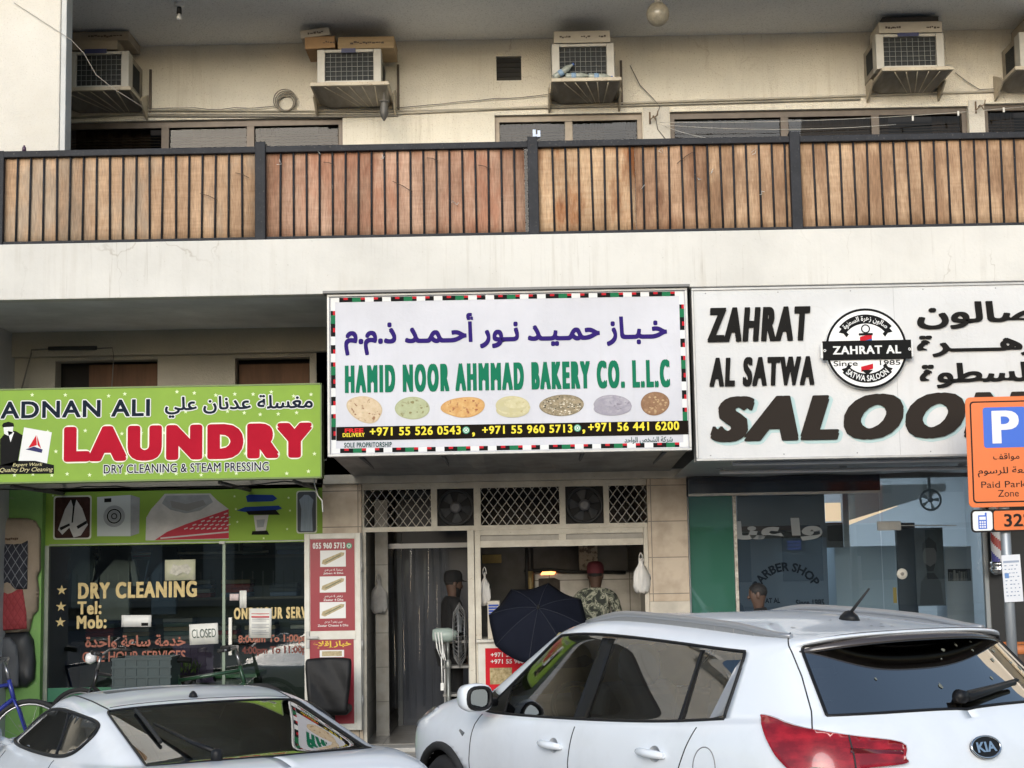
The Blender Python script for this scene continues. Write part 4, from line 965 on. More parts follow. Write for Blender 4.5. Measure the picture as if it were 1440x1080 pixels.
for i in (1, 3):
    a, b = xq(tr[i][0], 712), xq(tr[i][1], 712); cx_, cz_, r0 = (a + b) / 2, (zmb + zmt) / 2, min(b - a, zmt - zmb) / 2 - .012
    m = MB(); m.face(a, b, zmb, zmt, YS + .05); fo = m.build('exhaust_fan', pm('fan_back', (.012, .012, .013), .7), BK, label='dusty exhaust fan in the transom')
    m = MB(); m.tube([(cx_ + r0 * math.cos(t_), YS - .01, cz_ + r0 * math.sin(t_)) for t_ in [2 * PI * k / 32 for k in range(32)]], .012, 6, closed=True); m.build('fan_ring', fan_d, fo)
    m = MB()
    for k in range(5):
        A = 2 * PI * k / 5 + i
        pts = [(cx_ + r_ * math.cos(A + d), YS + .015 + w_, cz_ + r_ * math.sin(A + d)) for r_, d, w_ in ((.03, -.3, 0), (r0 * .9, -.32, .0), (r0 * .95, 0, .02), (r0 * .85, .38, .035), (.03, .4, .02))]
        m.poly(pts)
    m.build('blade', pm('blade_grey', (.07, .072, .078), .45, var=.4, vscale=12), fo)
    m = MB(); m.lathe([(0, .03), (.05, .03), (.055, .02), (.055, -.02), (0, -.02)], c=(cx_, YS - .01, cz_), axis='Y', n=20); m.ring((cx_, cz_), .022, .032, YS - .0415, 20); m.build('hub', pm('hub_grey', (.10, .10, .11), .4), fo)
# doorstep
m = MB(); m.box(bx0 - .05, bx1, YS - .28, YS + .02, PAVE, SILL - .003); m.build('doorstep', pm('step_stone', (.52, .50, .46), .6, var=.3, vscale=6), BK, bevel=.012)
# interior
YBK = 18.2
m = MB(); m.box(xq(470), xq(668), YS + .03, 20.4, SILL - .05, SILL); m.box(xq(668) + .002, 3.0, YS + .03, 20.4, SILL - .05, SILL); m.build('shop_floor', floor_tile, BK)
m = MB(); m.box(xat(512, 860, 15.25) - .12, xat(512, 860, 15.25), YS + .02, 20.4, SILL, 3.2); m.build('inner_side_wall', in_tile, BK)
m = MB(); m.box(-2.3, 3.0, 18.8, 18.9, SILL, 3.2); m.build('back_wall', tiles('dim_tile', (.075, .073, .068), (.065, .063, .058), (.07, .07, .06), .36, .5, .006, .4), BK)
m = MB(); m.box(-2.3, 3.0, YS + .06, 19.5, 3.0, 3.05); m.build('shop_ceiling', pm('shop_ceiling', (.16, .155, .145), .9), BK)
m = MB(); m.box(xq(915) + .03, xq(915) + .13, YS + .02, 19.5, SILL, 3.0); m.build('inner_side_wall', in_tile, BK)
# partition right of the door, and the tall tiled pilaster in the doorway
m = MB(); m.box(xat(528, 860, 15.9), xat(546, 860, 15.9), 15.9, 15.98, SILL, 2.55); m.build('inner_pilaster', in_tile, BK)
m = MB(); xa_, xb_ = xat(566, 880, 16.9), xat(668, 880, 16.9); m.box(xa_, xb_, 16.9, 16.95, SILL, 2.6); m.build('cold_room_door', pm('door_navy', (.018, .024, .040), .35, var=.4, vscale=3), BK)
m = MB(); m.box(xa_ - .05, xa_ - .001, 16.86, 16.97, SILL, 2.65); m.box(xa_ - .05, xb_, 16.86, 16.97, 2.6, 2.68); m.build('cold_room_frame', pm('frame_dim', (.14, .14, .13), .5), BK)
strip_m = glass('strip_plastic', (.78, .80, .83), .5, rough=.08, frost=.012, frost_col=(.5, .52, .56), base_refl=.0)
STRIP = MB()
SC_T = thing('strip_curtain', 'hanging clear plastic strip curtain inside the bakery doorway', 'curtain', (xat(610, 860, 16.3), 16.3, SILL))
m = MB(); zr_ = zat(600, 768, 16.3); m.box(xat(545, 768, 16.3), xat(664, 768, 16.3), 16.27, 16.33, zr_ - .02, zr_ + .03); m.build('curtain_rail', pm('steel_rail', (.35, .35, .35), .4, metal=.6), SC_T)
r_ = random.Random(5); xs = xat(552, 768, 16.3)
for k in range(7):
    m = MB(); vs, fs = [], []; n = 16; wd = .105; top = zr_ - .02; bot = SILL + .12 + r_.uniform(0, .2); ph = r_.uniform(0, 6); tw = r_.uniform(-.02, .02)
    for i in range(n + 1):
        f = i / n; z = top + (bot - top) * f
        for j in range(4):
            u = j / 3 - .5; vs.append((xs + k * .09 + u * wd + .012 * math.sin(f * 4 + ph), 16.3 + (k % 2) * .02 + .02 * math.cos(u * PI) + .015 * math.sin(f * 7 + ph) + tw * u, z))
    for i in range(n):
        for j in range(3): fs.append((i * 4 + j, i * 4 + j + 1, i * 4 + j + 5, i * 4 + j + 4))
    m.mesh(vs, fs, True); m.build('strip', strip_m, SC_T)
# oven counter behind the window
YO = 16.9
ov = thing('tandoor_counter', 'white tiled oven counter with a glowing mouth behind the bakery window', 'oven', (xat(830, 860, YO), YO, SILL))
zo = zat(830, 805, YO)
m = MB(); m.box(xat(752, 830, YO), xat(912, 830, YO), YO, YO + .9, SILL, zo); m.build('body', tiles('oven_tile', (.52, .49, .43), (.48, .45, .39), (.20, .18, .15), .43, .5, .006, .3), ov, bevel=.01)
m = MB(); hx, hz = xat(772, 830, YO), zat(772, 824, YO); m.prism([(hx - .11, hz - .09), (hx + .12, hz - .09), (hx + .12, hz + .06), (hx + .06, hz + .085), (hx - .11, hz + .08)], YO - .012, YO - .001); m.build('mouth_plate', pm('soot', (.10, .08, .065), .8, var=.5, vscale=14), ov)
fire = pm('ember_glow', (1.0, .32, .10), .6, emit=3.0)
m = MB(); vs = []
fx0, fx1, fz0, fz1 = rect(760, 803, 783, 808, YO)
m.prism([(fx0, fz0), (fx1 - .03, fz0), (fx1, fz1), (fx0 + .03, fz1 + .01)], YO - .01, YO + .0); m.build('flame', fire, ov)
m = MB(); dx0, dx1 = xat(816, 780, YO), xat(842, 780, YO); m.box(dx0, dx1, YO + .3, YO + .5, zo + .002, 3.0); m.build('flue', pm('flue_pattern', (.33, .29, .235), .6, col2=(.10, .075, .06), vscale=14, lo=.45, hi=.5), ov)
pipe_dark = pm('pipe_dark', (.03, .03, .03), .5)
m = MB(); A = at(737, 803, YO - .1); B = at(880, 805, YO - .1); m.tube([A, at(775, 801, YO - .1), at(800, 804, YO - .1), B], .018, 6); m.tube([at(741, 770, YO - .1), at(742, 832, YO - .1)], .022, 6); m.tube([at(748, 770, YO - .05), at(749, 838, YO - .05)], .016, 6); m.build('gas_pipe', pipe_dark, ov)
m = MB(); m.tube([at(746, 803, YO - .12), at(747, 840, YO - .12)], .028, 8); m.build('brass_pipe', pm('pipe_ochre', (.30, .22, .09), .5), ov)
m = MB(); a = rect(678, 780, 705, 792, 17.6); m.box(a[0], a[1], 17.58, 17.6, a[2], a[3]); tag(m.build('ochre_plate', pm('ochre_sign', (.42, .30, .06), .5, var=.3, vscale=8), bevel=.004), 'small ochre plate on the dim wall behind the bakery window', 'plate')
# window ledge, counter front with poster
zl = zat(790, 896, YS)
CN = thing('bakery_counter', 'white counter under the bakery window with a red price poster', 'counter', (xq(790), YS - .1, PAVE))
m = MB(); m.box(xq(672), bx1 - .05, YS - .16, YS + .3, SILL, zl - .03); m.build('counter_body', wframe, CN, bevel=.006)
m = MB(); m.box(xq(670), bx1 - .045, YS - .20, YS + .34, zl - .029, zl); m.build('counter_top', wframe, CN, bevel=.006)
yp = YS - .165
pr = rect(683, 911, 760, 1010, yp); m = MB(); m.box(*pr[:2], yp - .006, yp, *pr[2:]); m.build('price_poster', red, CN)
m = MB(); text(m, '+971 55 526 0543', rect(690, 917, 757, 923.5, yp), yp - .008, bold=.02); text(m, '+971 55 960 5713', rect(690, 926.5, 757, 933, yp), yp - .008, bold=.02); m.build('poster_numbers', wht, CN)
m = MB(); a = rect(689, 939, 720, 962, yp); m.box(a[0], a[1], yp - .009, yp - .0065, a[2], a[3]); m.build('poster_picture', pm('bread_photo', (.50, .40, .22), .5, col2=(.22, .16, .06), vscale=30), CN)
# menu boxes, bags and towel round the window
t = thing('carton', 'white carton with blue printing standing on the bakery counter', 'cardboard box', (xq(692), YS - .02, zl))
m = MB(); a = rect(686, 845, 703, 893, YS - .02); m.box(a[0], a[1], YS - .1, YS + .12, zl + .001, a[3]); m.build('box', wcard, t, bevel=.004)
m = MB()
for k in range(4): m.box(a[0] + .01, a[1] - .01, YS - .104, YS - .1005, a[3] - .05 - k * .026, a[3] - .032 - k * .026)
m.build('printing', pm('print_carton_blue', (.05, .09, .35), .75, spec=.06), t)
plastic = pm('bag_white', (.62, .60, .57), .45, var=.15, vscale=12, bump=.6, bscale=22)
def bag(name, lab, cat, px, pt, pb, wpx, Y, mat, narrow=.3, parent_hook=True):
    A = at(px, pt, Y); B = at(px, pb, Y); h = A.z - B.z; wd = wpx * Y / FPX; t = thing(name, lab, cat, B); m = MB(); vs, fs = [], []; N = 26; L = 9; rr_ = random.Random(int(px))
    offs = [rr_.uniform(-.12, .12) for _ in range(N)]
    prof = [(0, .55), (.06, .85), (.2, 1), (.45, .98), (.6, .85), (.72, .55), (.82, narrow), (.92, narrow * .8), (1, narrow * 1.1)]
    for f, q_ in prof:
        for k in range(N):
            a_ = 2 * PI * k / N; rr2 = q_ * (1 + offs[k] * (.5 + f)); rr2 *= 1 + rr_.uniform(-.09, .09); vs.append((wd / 2 * rr2 * math.cos(a_), wd * .28 * rr2 * math.sin(a_) + rr_.uniform(-.012, .012), h * f + .012 * math.sin(k * 2.0 + f * 5) + rr_.uniform(-.008, .008)))
    for i in range(L - 1):
        for k in range(N): fs.append((i * N + k, i * N + (k + 1) % N, (i + 1) * N + (k + 1) % N, (i + 1) * N + k))
    fs.append(tuple(reversed(range(N)))); m.mesh(vs, fs, True); m.build('bag_body', mat, t, world=False)
    m = MB(); m.tube([(-.02, 0, h * .97), (-.012, 0, h + .04), (.0, 0.0, h + .06), (.012, 0, h + .04), (.02, 0, h * .97)], .005, 5); m.build('handle', mat, t, world=False); return t
bag('plastic_bag', 'white plastic bag hanging from the right side of the bakery window frame', 'plastic bag', 902.5, 786, 833, 23, YS - .1, plastic)
bag('hanging_cloth', 'white cloth hanging beside the door post in the bakery window', 'cloth', 682, 806, 850, 15, YS + .06, plastic, .2)
bag('apron_bag', 'pale apron hung on the tiled pilaster inside the bakery doorway', 'apron', 533, 815, 862, 24, 15.84, pm('apron_cloth', (.42, .40, .38), .9, var=.3, vscale=9), .25)
# ------------------------------------------------------------------ open door leaf with posters
YD = YS - .16
d0, d1, dz0, dz1 = rect(428.5, 750, 508, 1027, YD)
DL = thing('door_leaf', 'open white bakery door leaf covered with red menu posters', 'door', ((d0 + d1) / 2, YD, PAVE))
fw = .05; zm = zat(468, 894, YD)
m = MB(); m.box(d0, d0 + fw, YD - .02, YD + .02, dz0, dz1); m.box(d1 - fw, d1, YD - .02, YD + .02, dz0, dz1); m.box(d0 + fw, d1 - fw, YD - .019, YD + .019, dz1 - fw, dz1); m.box(d0 + fw, d1 - fw, YD - .019, YD + .019, zm - .035, zm + .035); m.box(d0 + fw, d1 - fw, YD - .019, YD + .019, dz0, dz0 + .06)
m.build('frame', wframe, DL, bevel=.004)
m = MB(); m.box(d0 + fw, d1 - fw, YD - .008, YD + .008, zm + .035, dz1 - fw); m.box(d0 + fw, d1 - fw, YD - .008, YD + .008, dz0 + .06, zm - .035); m.build('backing', wframe, DL)
crim = pm('poster_crimson', (.27, .010, .024), .4, var=.12, vscale=3)
pp = rect(436.5, 758, 499, 887, YD); m = MB(); m.box(*pp[:2], YD - .012, YD - .0085, *pp[2:]); m.build('upper_poster', crim, DL)
pl = rect(434, 899, 498, 1018, YD); m = MB(); m.box(*pl[:2], YD - .012, YD - .0085, *pl[2:]); m.build('lower_poster', crim, DL)
yt = YD - .0135
m = MB(); text(m, '055 960 5713', rect(440, 763, 485.5, 771.5, YD), yt, bold=0, fat=(.05, .03), space=1.15)
for y_, s1, s2 in ((800, 'بيتزا ٤ درهم', 'Jaben 4 Dhs'), (837, 'زعتر ٤ درهم', 'Zaatar 4 Dhs'), (873, 'جبن زعتر ٦ درهم', 'Zaatar Cheese 6 Dhs')):
    text(m, s1, rect(457, y_ - .5, 482, y_ + 4, YD), yt, arabic=True, bold=.01); text(m, s2, rect(455 if len(s2) < 13 else 447, y_ + 4.8, 483 if len(s2) < 13 else 490, y_ + 8, YD), yt, bold=.015)
m.build('poster_lettering', wht, DL)
FPM = [wht, pm('pastry', (.50, .42, .26), .6, col2=(.30, .24, .12), vscale=40), pm('pastry_fill', (.16, .16, .09), .6)]
for a in ((450.5, 774, 486.5, 797), (450, 810.5, 486.5, 833), (450, 846.5, 486.5, 869.5)):
    m = MB(); m.mi = 0; b_ = rect(*a, YD); m.box(b_[0], b_[1], yt - .002, yt + .001, b_[2], b_[3])
    m.mi = 1; w_, h_ = b_[1] - b_[0], b_[3] - b_[2]
    m.poly([(b_[0] + w_ * u, yt - .003, b_[2] + h_ * v) for u, v in ((.06, .2), (.2, .12), (.92, .68), (.95, .85), (.82, .88), (.1, .42))])
    m.mi = 2; m.poly([(b_[0] + w_ * u, yt - .0036, b_[2] + h_ * v) for u, v in ((.16, .27), (.24, .25), (.84, .72), (.78, .76))]); m.build('food_picture', FPM, DL)
m = MB(); a = rect(450, 914, 484, 924, YD); m.mi = 0; m.box(a[0], a[1], yt - .002, yt + .001, a[2], a[3]); m.mi = 1; m.box(a[0] + .02, a[1] - .02, yt - .003, yt - .0022, a[2] + .01, a[3] - .01); m.build('food_picture', FPM, DL)
m = MB(); text(m, 'خباز إقلاع', rect(440, 901, 494, 912, YD), yt, arabic=True, bold=.03); m.build('yellow_lettering', pm('print_gold', (.70, .50, .08), .75, spec=.06), DL)
m = MB(); c_ = at(491, 767.5, YD); m.mi = 0; m.disc((c_.x, c_.z), .028, yt, 16); m.mi = 1; m.ring((c_.x, c_.z), .012, .018, yt - .001, 16); m.build('phone_icon', [pm('icon_green', (.03, .30, .16), .4), wht], DL)
m = MB(); c_ = at(433, 897, YD - .03); m.box(c_.x - .012, c_.x + .1, YD - .05, YD - .03, c_.z - .01, c_.z + .012); m.box(c_.x - .018, c_.x + .016, YD - .032, YD - .021, c_.z - .1, c_.z + .06); m.build('handle', alu, DL, bevel=.003)
m = MB(); m.tube([(d1 + .008, YD, dz0), (d1 + .008, YD, dz1)], .008, 6)
for f in (.12, .4, .8): m.tube([(d1 + .008, YD, dz0 + (dz1 - dz0) * f), (d1 + .008, YD, dz0 + (dz1 - dz0) * f + .1)], .012, 6)
m.build('hinge', alu, DL)

# ================================================================== LAUNDRY SHOPFRONT
green_paint = pm('green_paint', (.23, .44, .12), .7, col2=(.15, .31, .08), vscale=2.5, stretch=(1, 1, .6), bump=.25, bscale=30, speck=(.30, .36, .22), speck_scale=14, speck_at=.72)
lx0, lx1 = xat(63, 860, YS), xq(456)
zg1 = zat(260, 764, YS); zg0 = .62
LF = thing('laundry_shopfront', 'green painted laundry shopfront with a dark glass window and gold lettering', 'shopfront', ((lx0 + lx1) / 2, YS, PAVE))
m = MB(); m.box(xat(22, 500, YS) + .001, lx0 - .001, YS - .12, YS + .1, PAVE, zat(30, 688, YS)); m.build('green_pier', green_paint, LF)
m = MB(); m.box(lx0, lx1, YS - .03, YS + .08, PAVE, zg0); m.build('stall_riser', green_paint, LF)
m = MB(); p_ = rect(70, 691, 456, 762, YS); m.box(lx0, lx1, YS - .02, YS + .05, p_[2] - .02, zat(30, 688, YS)); m.build('transom_panel', lime, LF)
glz = glass('shop_glass', (.60, .66, .64), 1.2, base_refl=.05)
xd = xat(315, 860, YS)
m = MB(); m.face(lx0 + .04, xd - .015, zg0, zg1, YS); m.build('window_pane', glz, LF)
m = MB(); m.face(xd + .015, lx1, zg0 - .3, zg1, YS + .003); m.build('glass_door', glz, LF)
m = MB(); m.box(lx0, lx0 + .04, YS - .03, YS + .03, zg0, zg1); m.box(lx0 + .04, lx1, YS - .024, YS + .026, zg1, zg1 + .02); m.build('frame', pm('steel_frame', (.30, .33, .28), .4, metal=.5, var=.3), LF)
m = MB(); m.box(xd - .014, xd + .014, YS - .012, YS + .012, zg0, zg1 - .001); m.build('door_edge', pm('edge_green', (.22, .28, .22), .3, metal=.2), LF)
m = MB(); a = rect(309, 752.5, 341, 757.5, YS); m.box(a[0], a[1], YS - .03, YS - .021, a[2], a[3]); a = rect(309, 752.5, 317, 765, YS); m.box(a[0], a[1], YS - .036, YS - .0305, a[2], a[3]); m.build('patch_fitting', alu, LF, bevel=.002)
m = MB(); a = rect(323, 868, 328, 921, YS); m.box(a[0], a[1], YS - .07, YS - .045, a[2], a[3]); m.box(a[0] + .005, a[1] - .005, YS - .045, YS, a[2] + .03, a[2] + .05); m.box(a[0] + .005, a[1] - .005, YS - .045, YS, a[3] - .05, a[3] - .03); m.build('handle', pm('handle_pale', (.6, .6, .56), .35, metal=.4), LF, bevel=.004)
m = MB(); a = rect(60, 942, 290, 985, YS); m.box(a[0] + .03, xd - .03, YS - .008, YS - .003, a[2], zat(160, 966, YS)); m.build('green_strip', pm('strip_green', (.03, .17, .09), .5), LF)
# picture band
yb = YS - .03
m = MB(); m.box(p_[0], p_[1], yb - .008, yb + .009, p_[2], p_[3]); PB = m.build('picture_banner', lime, LF)
def P2(px, py, d): c_ = at(px, py, yb); return (c_.x, yb - .008 - d, c_.z)
m = MB(); r_ = random.Random(4)
for k in range(34): c_ = P2(75 + (k * 37) % 372, 697 + (k * 23) % 62, 0); star(m, c_[0], c_[2], .014, yb - .0095)
m.build('star_print', pm('star_pale', (.62, .72, .42), .5), PB)
def rrect(a, d, mi):
    m.mi = mi; x_0, x_1, z_0, z_1 = rect(*a, yb); r0 = .025; pts = []
    for cx_, cz_, a0 in ((x_1 - r0, z_1 - r0, 0), (x_0 + r0, z_1 - r0, 90), (x_0 + r0, z_0 + r0, 180), (x_1 - r0, z_0 + r0, 270)):
        for k in range(5): t_ = R(a0 + 22.5 * k); pts.append((cx_ + r0 * math.cos(t_), yb - .008 - d, cz_ + r0 * math.sin(t_)))
    m.poly(pts)
m = MB()
rrect((75.5, 697, 129, 758.5), .0015, 0); rrect((77.5, 699, 127, 756.5), .0022, 1)
m.mi = 2; m.poly([P2(*p, .003) for p in ((100, 703), (92, 716), (82, 745), (88, 752), (98, 742), (104, 756), (114, 753), (124, 738), (116, 715), (108, 703))])
m.mi = 4; m.poly([P2(*p, .0034) for p in ((100, 702), (103, 712), (101, 735), (103, 735), (105.5, 712), (108, 702))]); m.poly([P2(*p, .0034) for p in ((84, 742), (98, 736), (99, 739), (86, 746))]); m.poly([P2(*p, .0034) for p in ((108, 740), (122, 732), (123, 736), (110, 744))])
m.mi = 3; m.poly([P2(*p, .003) for p in ((137, 699), (184, 696), (184, 754), (137, 754))]); m.mi = 5; m.poly([P2(*p, .003) for p in ((184, 696), (197, 700), (196, 750), (184, 754))])
m.mi = 4; m.poly([P2(*p, .0034) for p in ((147, 701), (157, 700.5), (157, 706), (147, 706.5))])
c_ = P2(161, 726, 0); m.mi = 5; m.ring((c_[0], c_[2]), .075, .105, yb - .0116, 28); m.mi = 4; m.ring((c_[0], c_[2]), .058, .072, yb - .0117, 28); m.mi = 5; m.disc((c_[0], c_[2]), .055, yb - .0114, 24); m.mi = 4; m.ring((c_[0], c_[2]), .02, .03, yb - .0119, 20)
m.mi = 2; m.poly([P2(*p, .003) for p in ((205, 760), (206, 728), (213, 716), (222, 706), (232, 694.5), (296, 694), (306, 704), (322, 716), (322, 758))])
m.mi = 5; m.poly([P2(*p, .0034) for p in ((234, 697), (294, 696), (300, 706), (282, 718), (262, 722), (240, 717), (228, 708))]); m.mi = 6; m.poly([P2(*p, .0037) for p in ((240, 704), (262, 709), (286, 703), (290, 710), (264, 719), (242, 714))])
m.mi = 7; m.poly([P2(*p, .004) for p in ((218, 759.5), (235, 748), (262, 737), (322, 716), (322, 757))])
m.mi = 2
for k in range(7):
    for j in range(8):
        px, py = 262 + j * 8 + (k % 2) * 4, 722 + k * 5.2
        if py > 737 - (px - 262) * .35 + 2 and py < 745: m.poly([P2(px + u, py + v, .0044) for u, v in ((-3, .6), (2, -1.2), (2.6, .2), (-2.4, 2))])
m.poly([P2(*p, .0044) for p in ((226, 756), (322, 747), (322, 749), (226, 758))])
m.mi = 8; m.poly([P2(*p, .003) for p in ((346, 698), (350, 695.5), (384, 696), (390, 701), (384, 705), (348, 706))]); m.poly([P2(*p, .0034) for p in ((333, 718), (345, 713), (392, 711), (397, 715), (388, 718), (345, 720))]); m.mi = 4; m.poly([P2(*p, .0038) for p in ((346, 719), (388, 717), (394, 724), (350, 724))])
m.mi = 2; m.poly([P2(*p, .003) for p in ((357, 725), (378, 724), (374, 746), (360, 747))]); m.mi = 5; m.poly([P2(*p, .0034) for p in ((361, 731), (373, 730), (371, 741), (362, 742))]); m.mi = 4; m.poly([P2(*p, .003) for p in ((355, 747), (376, 746), (379, 752), (354, 752))])
rrect((417, 690, 446, 750), .0015, 0); rrect((418.5, 691.5, 444.5, 748.5), .0022, 9); m.mi = 10; m.poly([P2(*p, .003) for p in ((428, 696), (434, 696), (441, 703), (439, 716), (440, 747), (423, 747), (424, 716), (421, 703))])
m.build('picture_print', [pm('print_pale', (.55, .56, .48), .75, spec=.06), pm('print_maroon_dark', (.06, .03, .025), .75, spec=.06, var=.4, vscale=20), pm('print_cloth', (.55, .54, .53), .75, spec=.06, var=.2, vscale=9), pm('print_machine', (.50, .54, .54), .75, spec=.06), pm('print_black', (.01, .01, .01)), pm('print_shade_grey', (.33, .35, .36), .75, spec=.06, var=.2, vscale=12), pm('print_collar', (.24, .24, .24), .75, spec=.06), pm('print_shemagh', (.42, .05, .07), .75, spec=.06), pm('print_press_blue', (.02, .05, .22), .75, spec=.06), pm('print_slate_dark', (.08, .09, .10), .75, spec=.06), pm('print_gown_blue', (.28, .34, .40), .75, spec=.06, var=.3, vscale=30, stretch=(6, 1, .2))], PB)
# glass lettering
gold = pm('letters_gold', (.66, .52, .26), .75, spec=.06, var=.25, vscale=18); pinkt = pm('letters_faded_red', (.36, .15, .11), .75, spec=.06, var=.2, vscale=20)
yg = YS - .004
m = MB(); text(m, 'DRY CLEANING', rect(110, 818, 277, 841, YS), yg, bold=0, fat=(.06, .03), space=1.2); text(m, 'Tel:', rect(109, 845.5, 143, 864, YS), yg, bold=0, fat=(.05, .03), space=1.15); text(m, 'Mob:', rect(108, 865.5, 150, 884, YS), yg, bold=0, fat=(.05, .03), space=1.15); text(m, 'ONE HOUR SERVICES', rect(329, 853.5, 458, 870, YS), yg, bold=0, fat=(.06, .03), space=1.25)
for p in ((87, 830), (86, 853), (85, 875)): c_ = at(*p, YS); star(m, c_.x, c_.z, .052, yg)
m.build('gold_lettering', gold, LF)
m = MB(); text(m, 'خدمة ساعة واحدة', rect(120, 893, 261, 914, YS), yg, bold=.03, arabic=True); text(m, 'ONE HOUR SERVICES', rect(116, 915.5, 261, 930, YS), yg, bold=.02); text(m, '8:00am To 1:00pm', rect(335, 892.5, 436, 906, YS), yg, bold=.03); m.build('red_lettering', pinkt, LF)
m = MB(); text(m, '4:00pm To 11:00pm', rect(340, 908.5, 440, 922, YS), yg, bold=.03); m.build('dim_lettering', pm('letters_dim_red', (.16, .06, .05), .75, spec=.06), LF)
# papers stuck on the glass
paper = pm('paper_white', (.70, .70, .66), .7, var=.1, vscale=6)
def sheet(a, lab, mat, tilt=0, marks=None, d=.006):
    x_0, x_1, z_0, z_1 = rect(*a, YS - d); c_ = V3(((x_0 + x_1) / 2, YS - d, (z_0 + z_1) / 2)); M = Matrix.Rotation(R(tilt), 3, 'Y'); t = thing('paper_notice', lab, 'paper notice', (c_.x, c_.y, z_0))
    hx, hz = (x_1 - x_0) / 2, (z_1 - z_0) / 2; m = MB(); N = 8
    vs = []; fs = []
    for i in range(N + 1):
        for j in range(2): vs.append(c_ + M @ V3((-hx + 2 * hx * i / N, -.004 - .006 * math.sin(i * 1.1), -hz + 2 * hz * j)))
    for i in range(N): fs.append((2 * i, 2 * i + 2, 2 * i + 3, 2 * i + 1))
    m.mesh(vs, fs, True); m.build('sheet', mat, t, solid=.001)
    if marks:
        for fn, mt, nm in marks:
            m = MB(); fn(m, c_, M, hx, hz); m.build(nm, mt, t)
    return t
def quadM(m, c_, M, x_0, x_1, z_0, z_1, d=.013): m.poly([c_ + M @ V3((x, -d, z)) for x, z in ((x_0, z_0), (x_1, z_0), (x_1, z_1), (x_0, z_1))])
marker = pm('marker_ink', (.05, .08, .06), .6)
def closed(m, c_, M, hx, hz): text(m, 'CLOSED', (-hx * .82, hx * .85, -hz * .35, hz * .5), -.013, M=lambda p: c_ + M @ p)
sheet((266.5, 877, 307, 906), 'white paper with CLOSED written by hand on the laundry window', paper, -2, [(closed, marker, 'handwriting')])
def mapm(m, c_, M, hx, hz): m.poly([c_ + M @ V3((x * hx, -.013, z * hz)) for x, z in ((-.7, -.3), (-.2, -.55), (.2, -.2), (.55, -.5), (.75, .1), (.45, .6), (-.1, .4), (-.45, .6))])
sheet((232, 787, 275, 816), 'pale map like picture stuck high on the laundry window', pm('paper_cream', (.55, .54, .42), .7, col2=(.46, .48, .33), vscale=12), 0, [(mapm, pm('map_white', (.62, .60, .52), .7, var=.4, vscale=25), 'drawing')])
def lines(m, c_, M, hx, hz):
    for k in range(11):
        if k % 4 != 3: quadM(m, c_, M, -hx * .75, hx * (.8 - .25 * (k % 3 == 2)), hz * (.35 - k * .11), hz * (.35 - k * .11 + .03))
def redbar(m, c_, M, hx, hz): quadM(m, c_, M, -hx * .8, hx * .8, hz * .38, hz * .48); quadM(m, c_, M, -hx * .8, hx * .8, hz * .62, hz * .66)
sheet((350.5, 855.5, 382, 897), 'white printed notice with a red heading line on the laundry door', paper, 1, [(lines, pm('ink_grey', (.25, .26, .3), .6), 'printing'), (redbar, pm('ink_red', (.5, .06, .06), .6), 'heading')], .012)
sheet((171, 865, 213, 881.5), 'blank white sticker covering the mobile number', pm('sticker_white', (.72, .72, .69), .5, var=.1), 1, [(lambda m, c_, M, hx, hz: quadM(m, c_, M, hx * .35, hx * .8, -hz * .8, -hz * .3), blk, 'smudge')])
sheet((337, 830.5, 347, 855), 'narrow white tag above the gold lettering on the laundry door', paper, 0)
sheet((323, 835, 336, 844.5), 'small pinkish tag beside the narrow white tag', pm('paper_pink', (.58, .48, .47), .7), 0)
# inside of the laundry
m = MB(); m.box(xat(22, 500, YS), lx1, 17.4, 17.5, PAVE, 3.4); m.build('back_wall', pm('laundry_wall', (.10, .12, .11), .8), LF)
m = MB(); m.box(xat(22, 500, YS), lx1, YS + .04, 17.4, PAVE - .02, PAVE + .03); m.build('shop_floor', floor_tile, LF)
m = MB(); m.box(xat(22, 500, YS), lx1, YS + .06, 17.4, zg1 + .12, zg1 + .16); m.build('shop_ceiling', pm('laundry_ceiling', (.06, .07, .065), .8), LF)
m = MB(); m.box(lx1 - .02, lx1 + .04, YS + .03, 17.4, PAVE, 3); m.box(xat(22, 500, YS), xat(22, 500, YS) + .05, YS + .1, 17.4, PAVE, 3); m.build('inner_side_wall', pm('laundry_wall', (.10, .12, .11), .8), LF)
RK = thing('clothes_rail', 'steel clothes rail inside the laundry window', 'clothes rail', at(200, 775, 16.0)); m = MB(); zr_ = zat(200, 779, 16.0); m.tube([(lx0 + .1, 16, zr_), (xd + .3, 16, zr_)], .014, 8); m.build('rail', alu, RK)
m = MB()
for X in (lx0 + .3, xd): m.tube([(X, 16, zr_), (X, 16, zg1 + .12)], .008, 6)
m.build('hanger_rod', alu, RK)
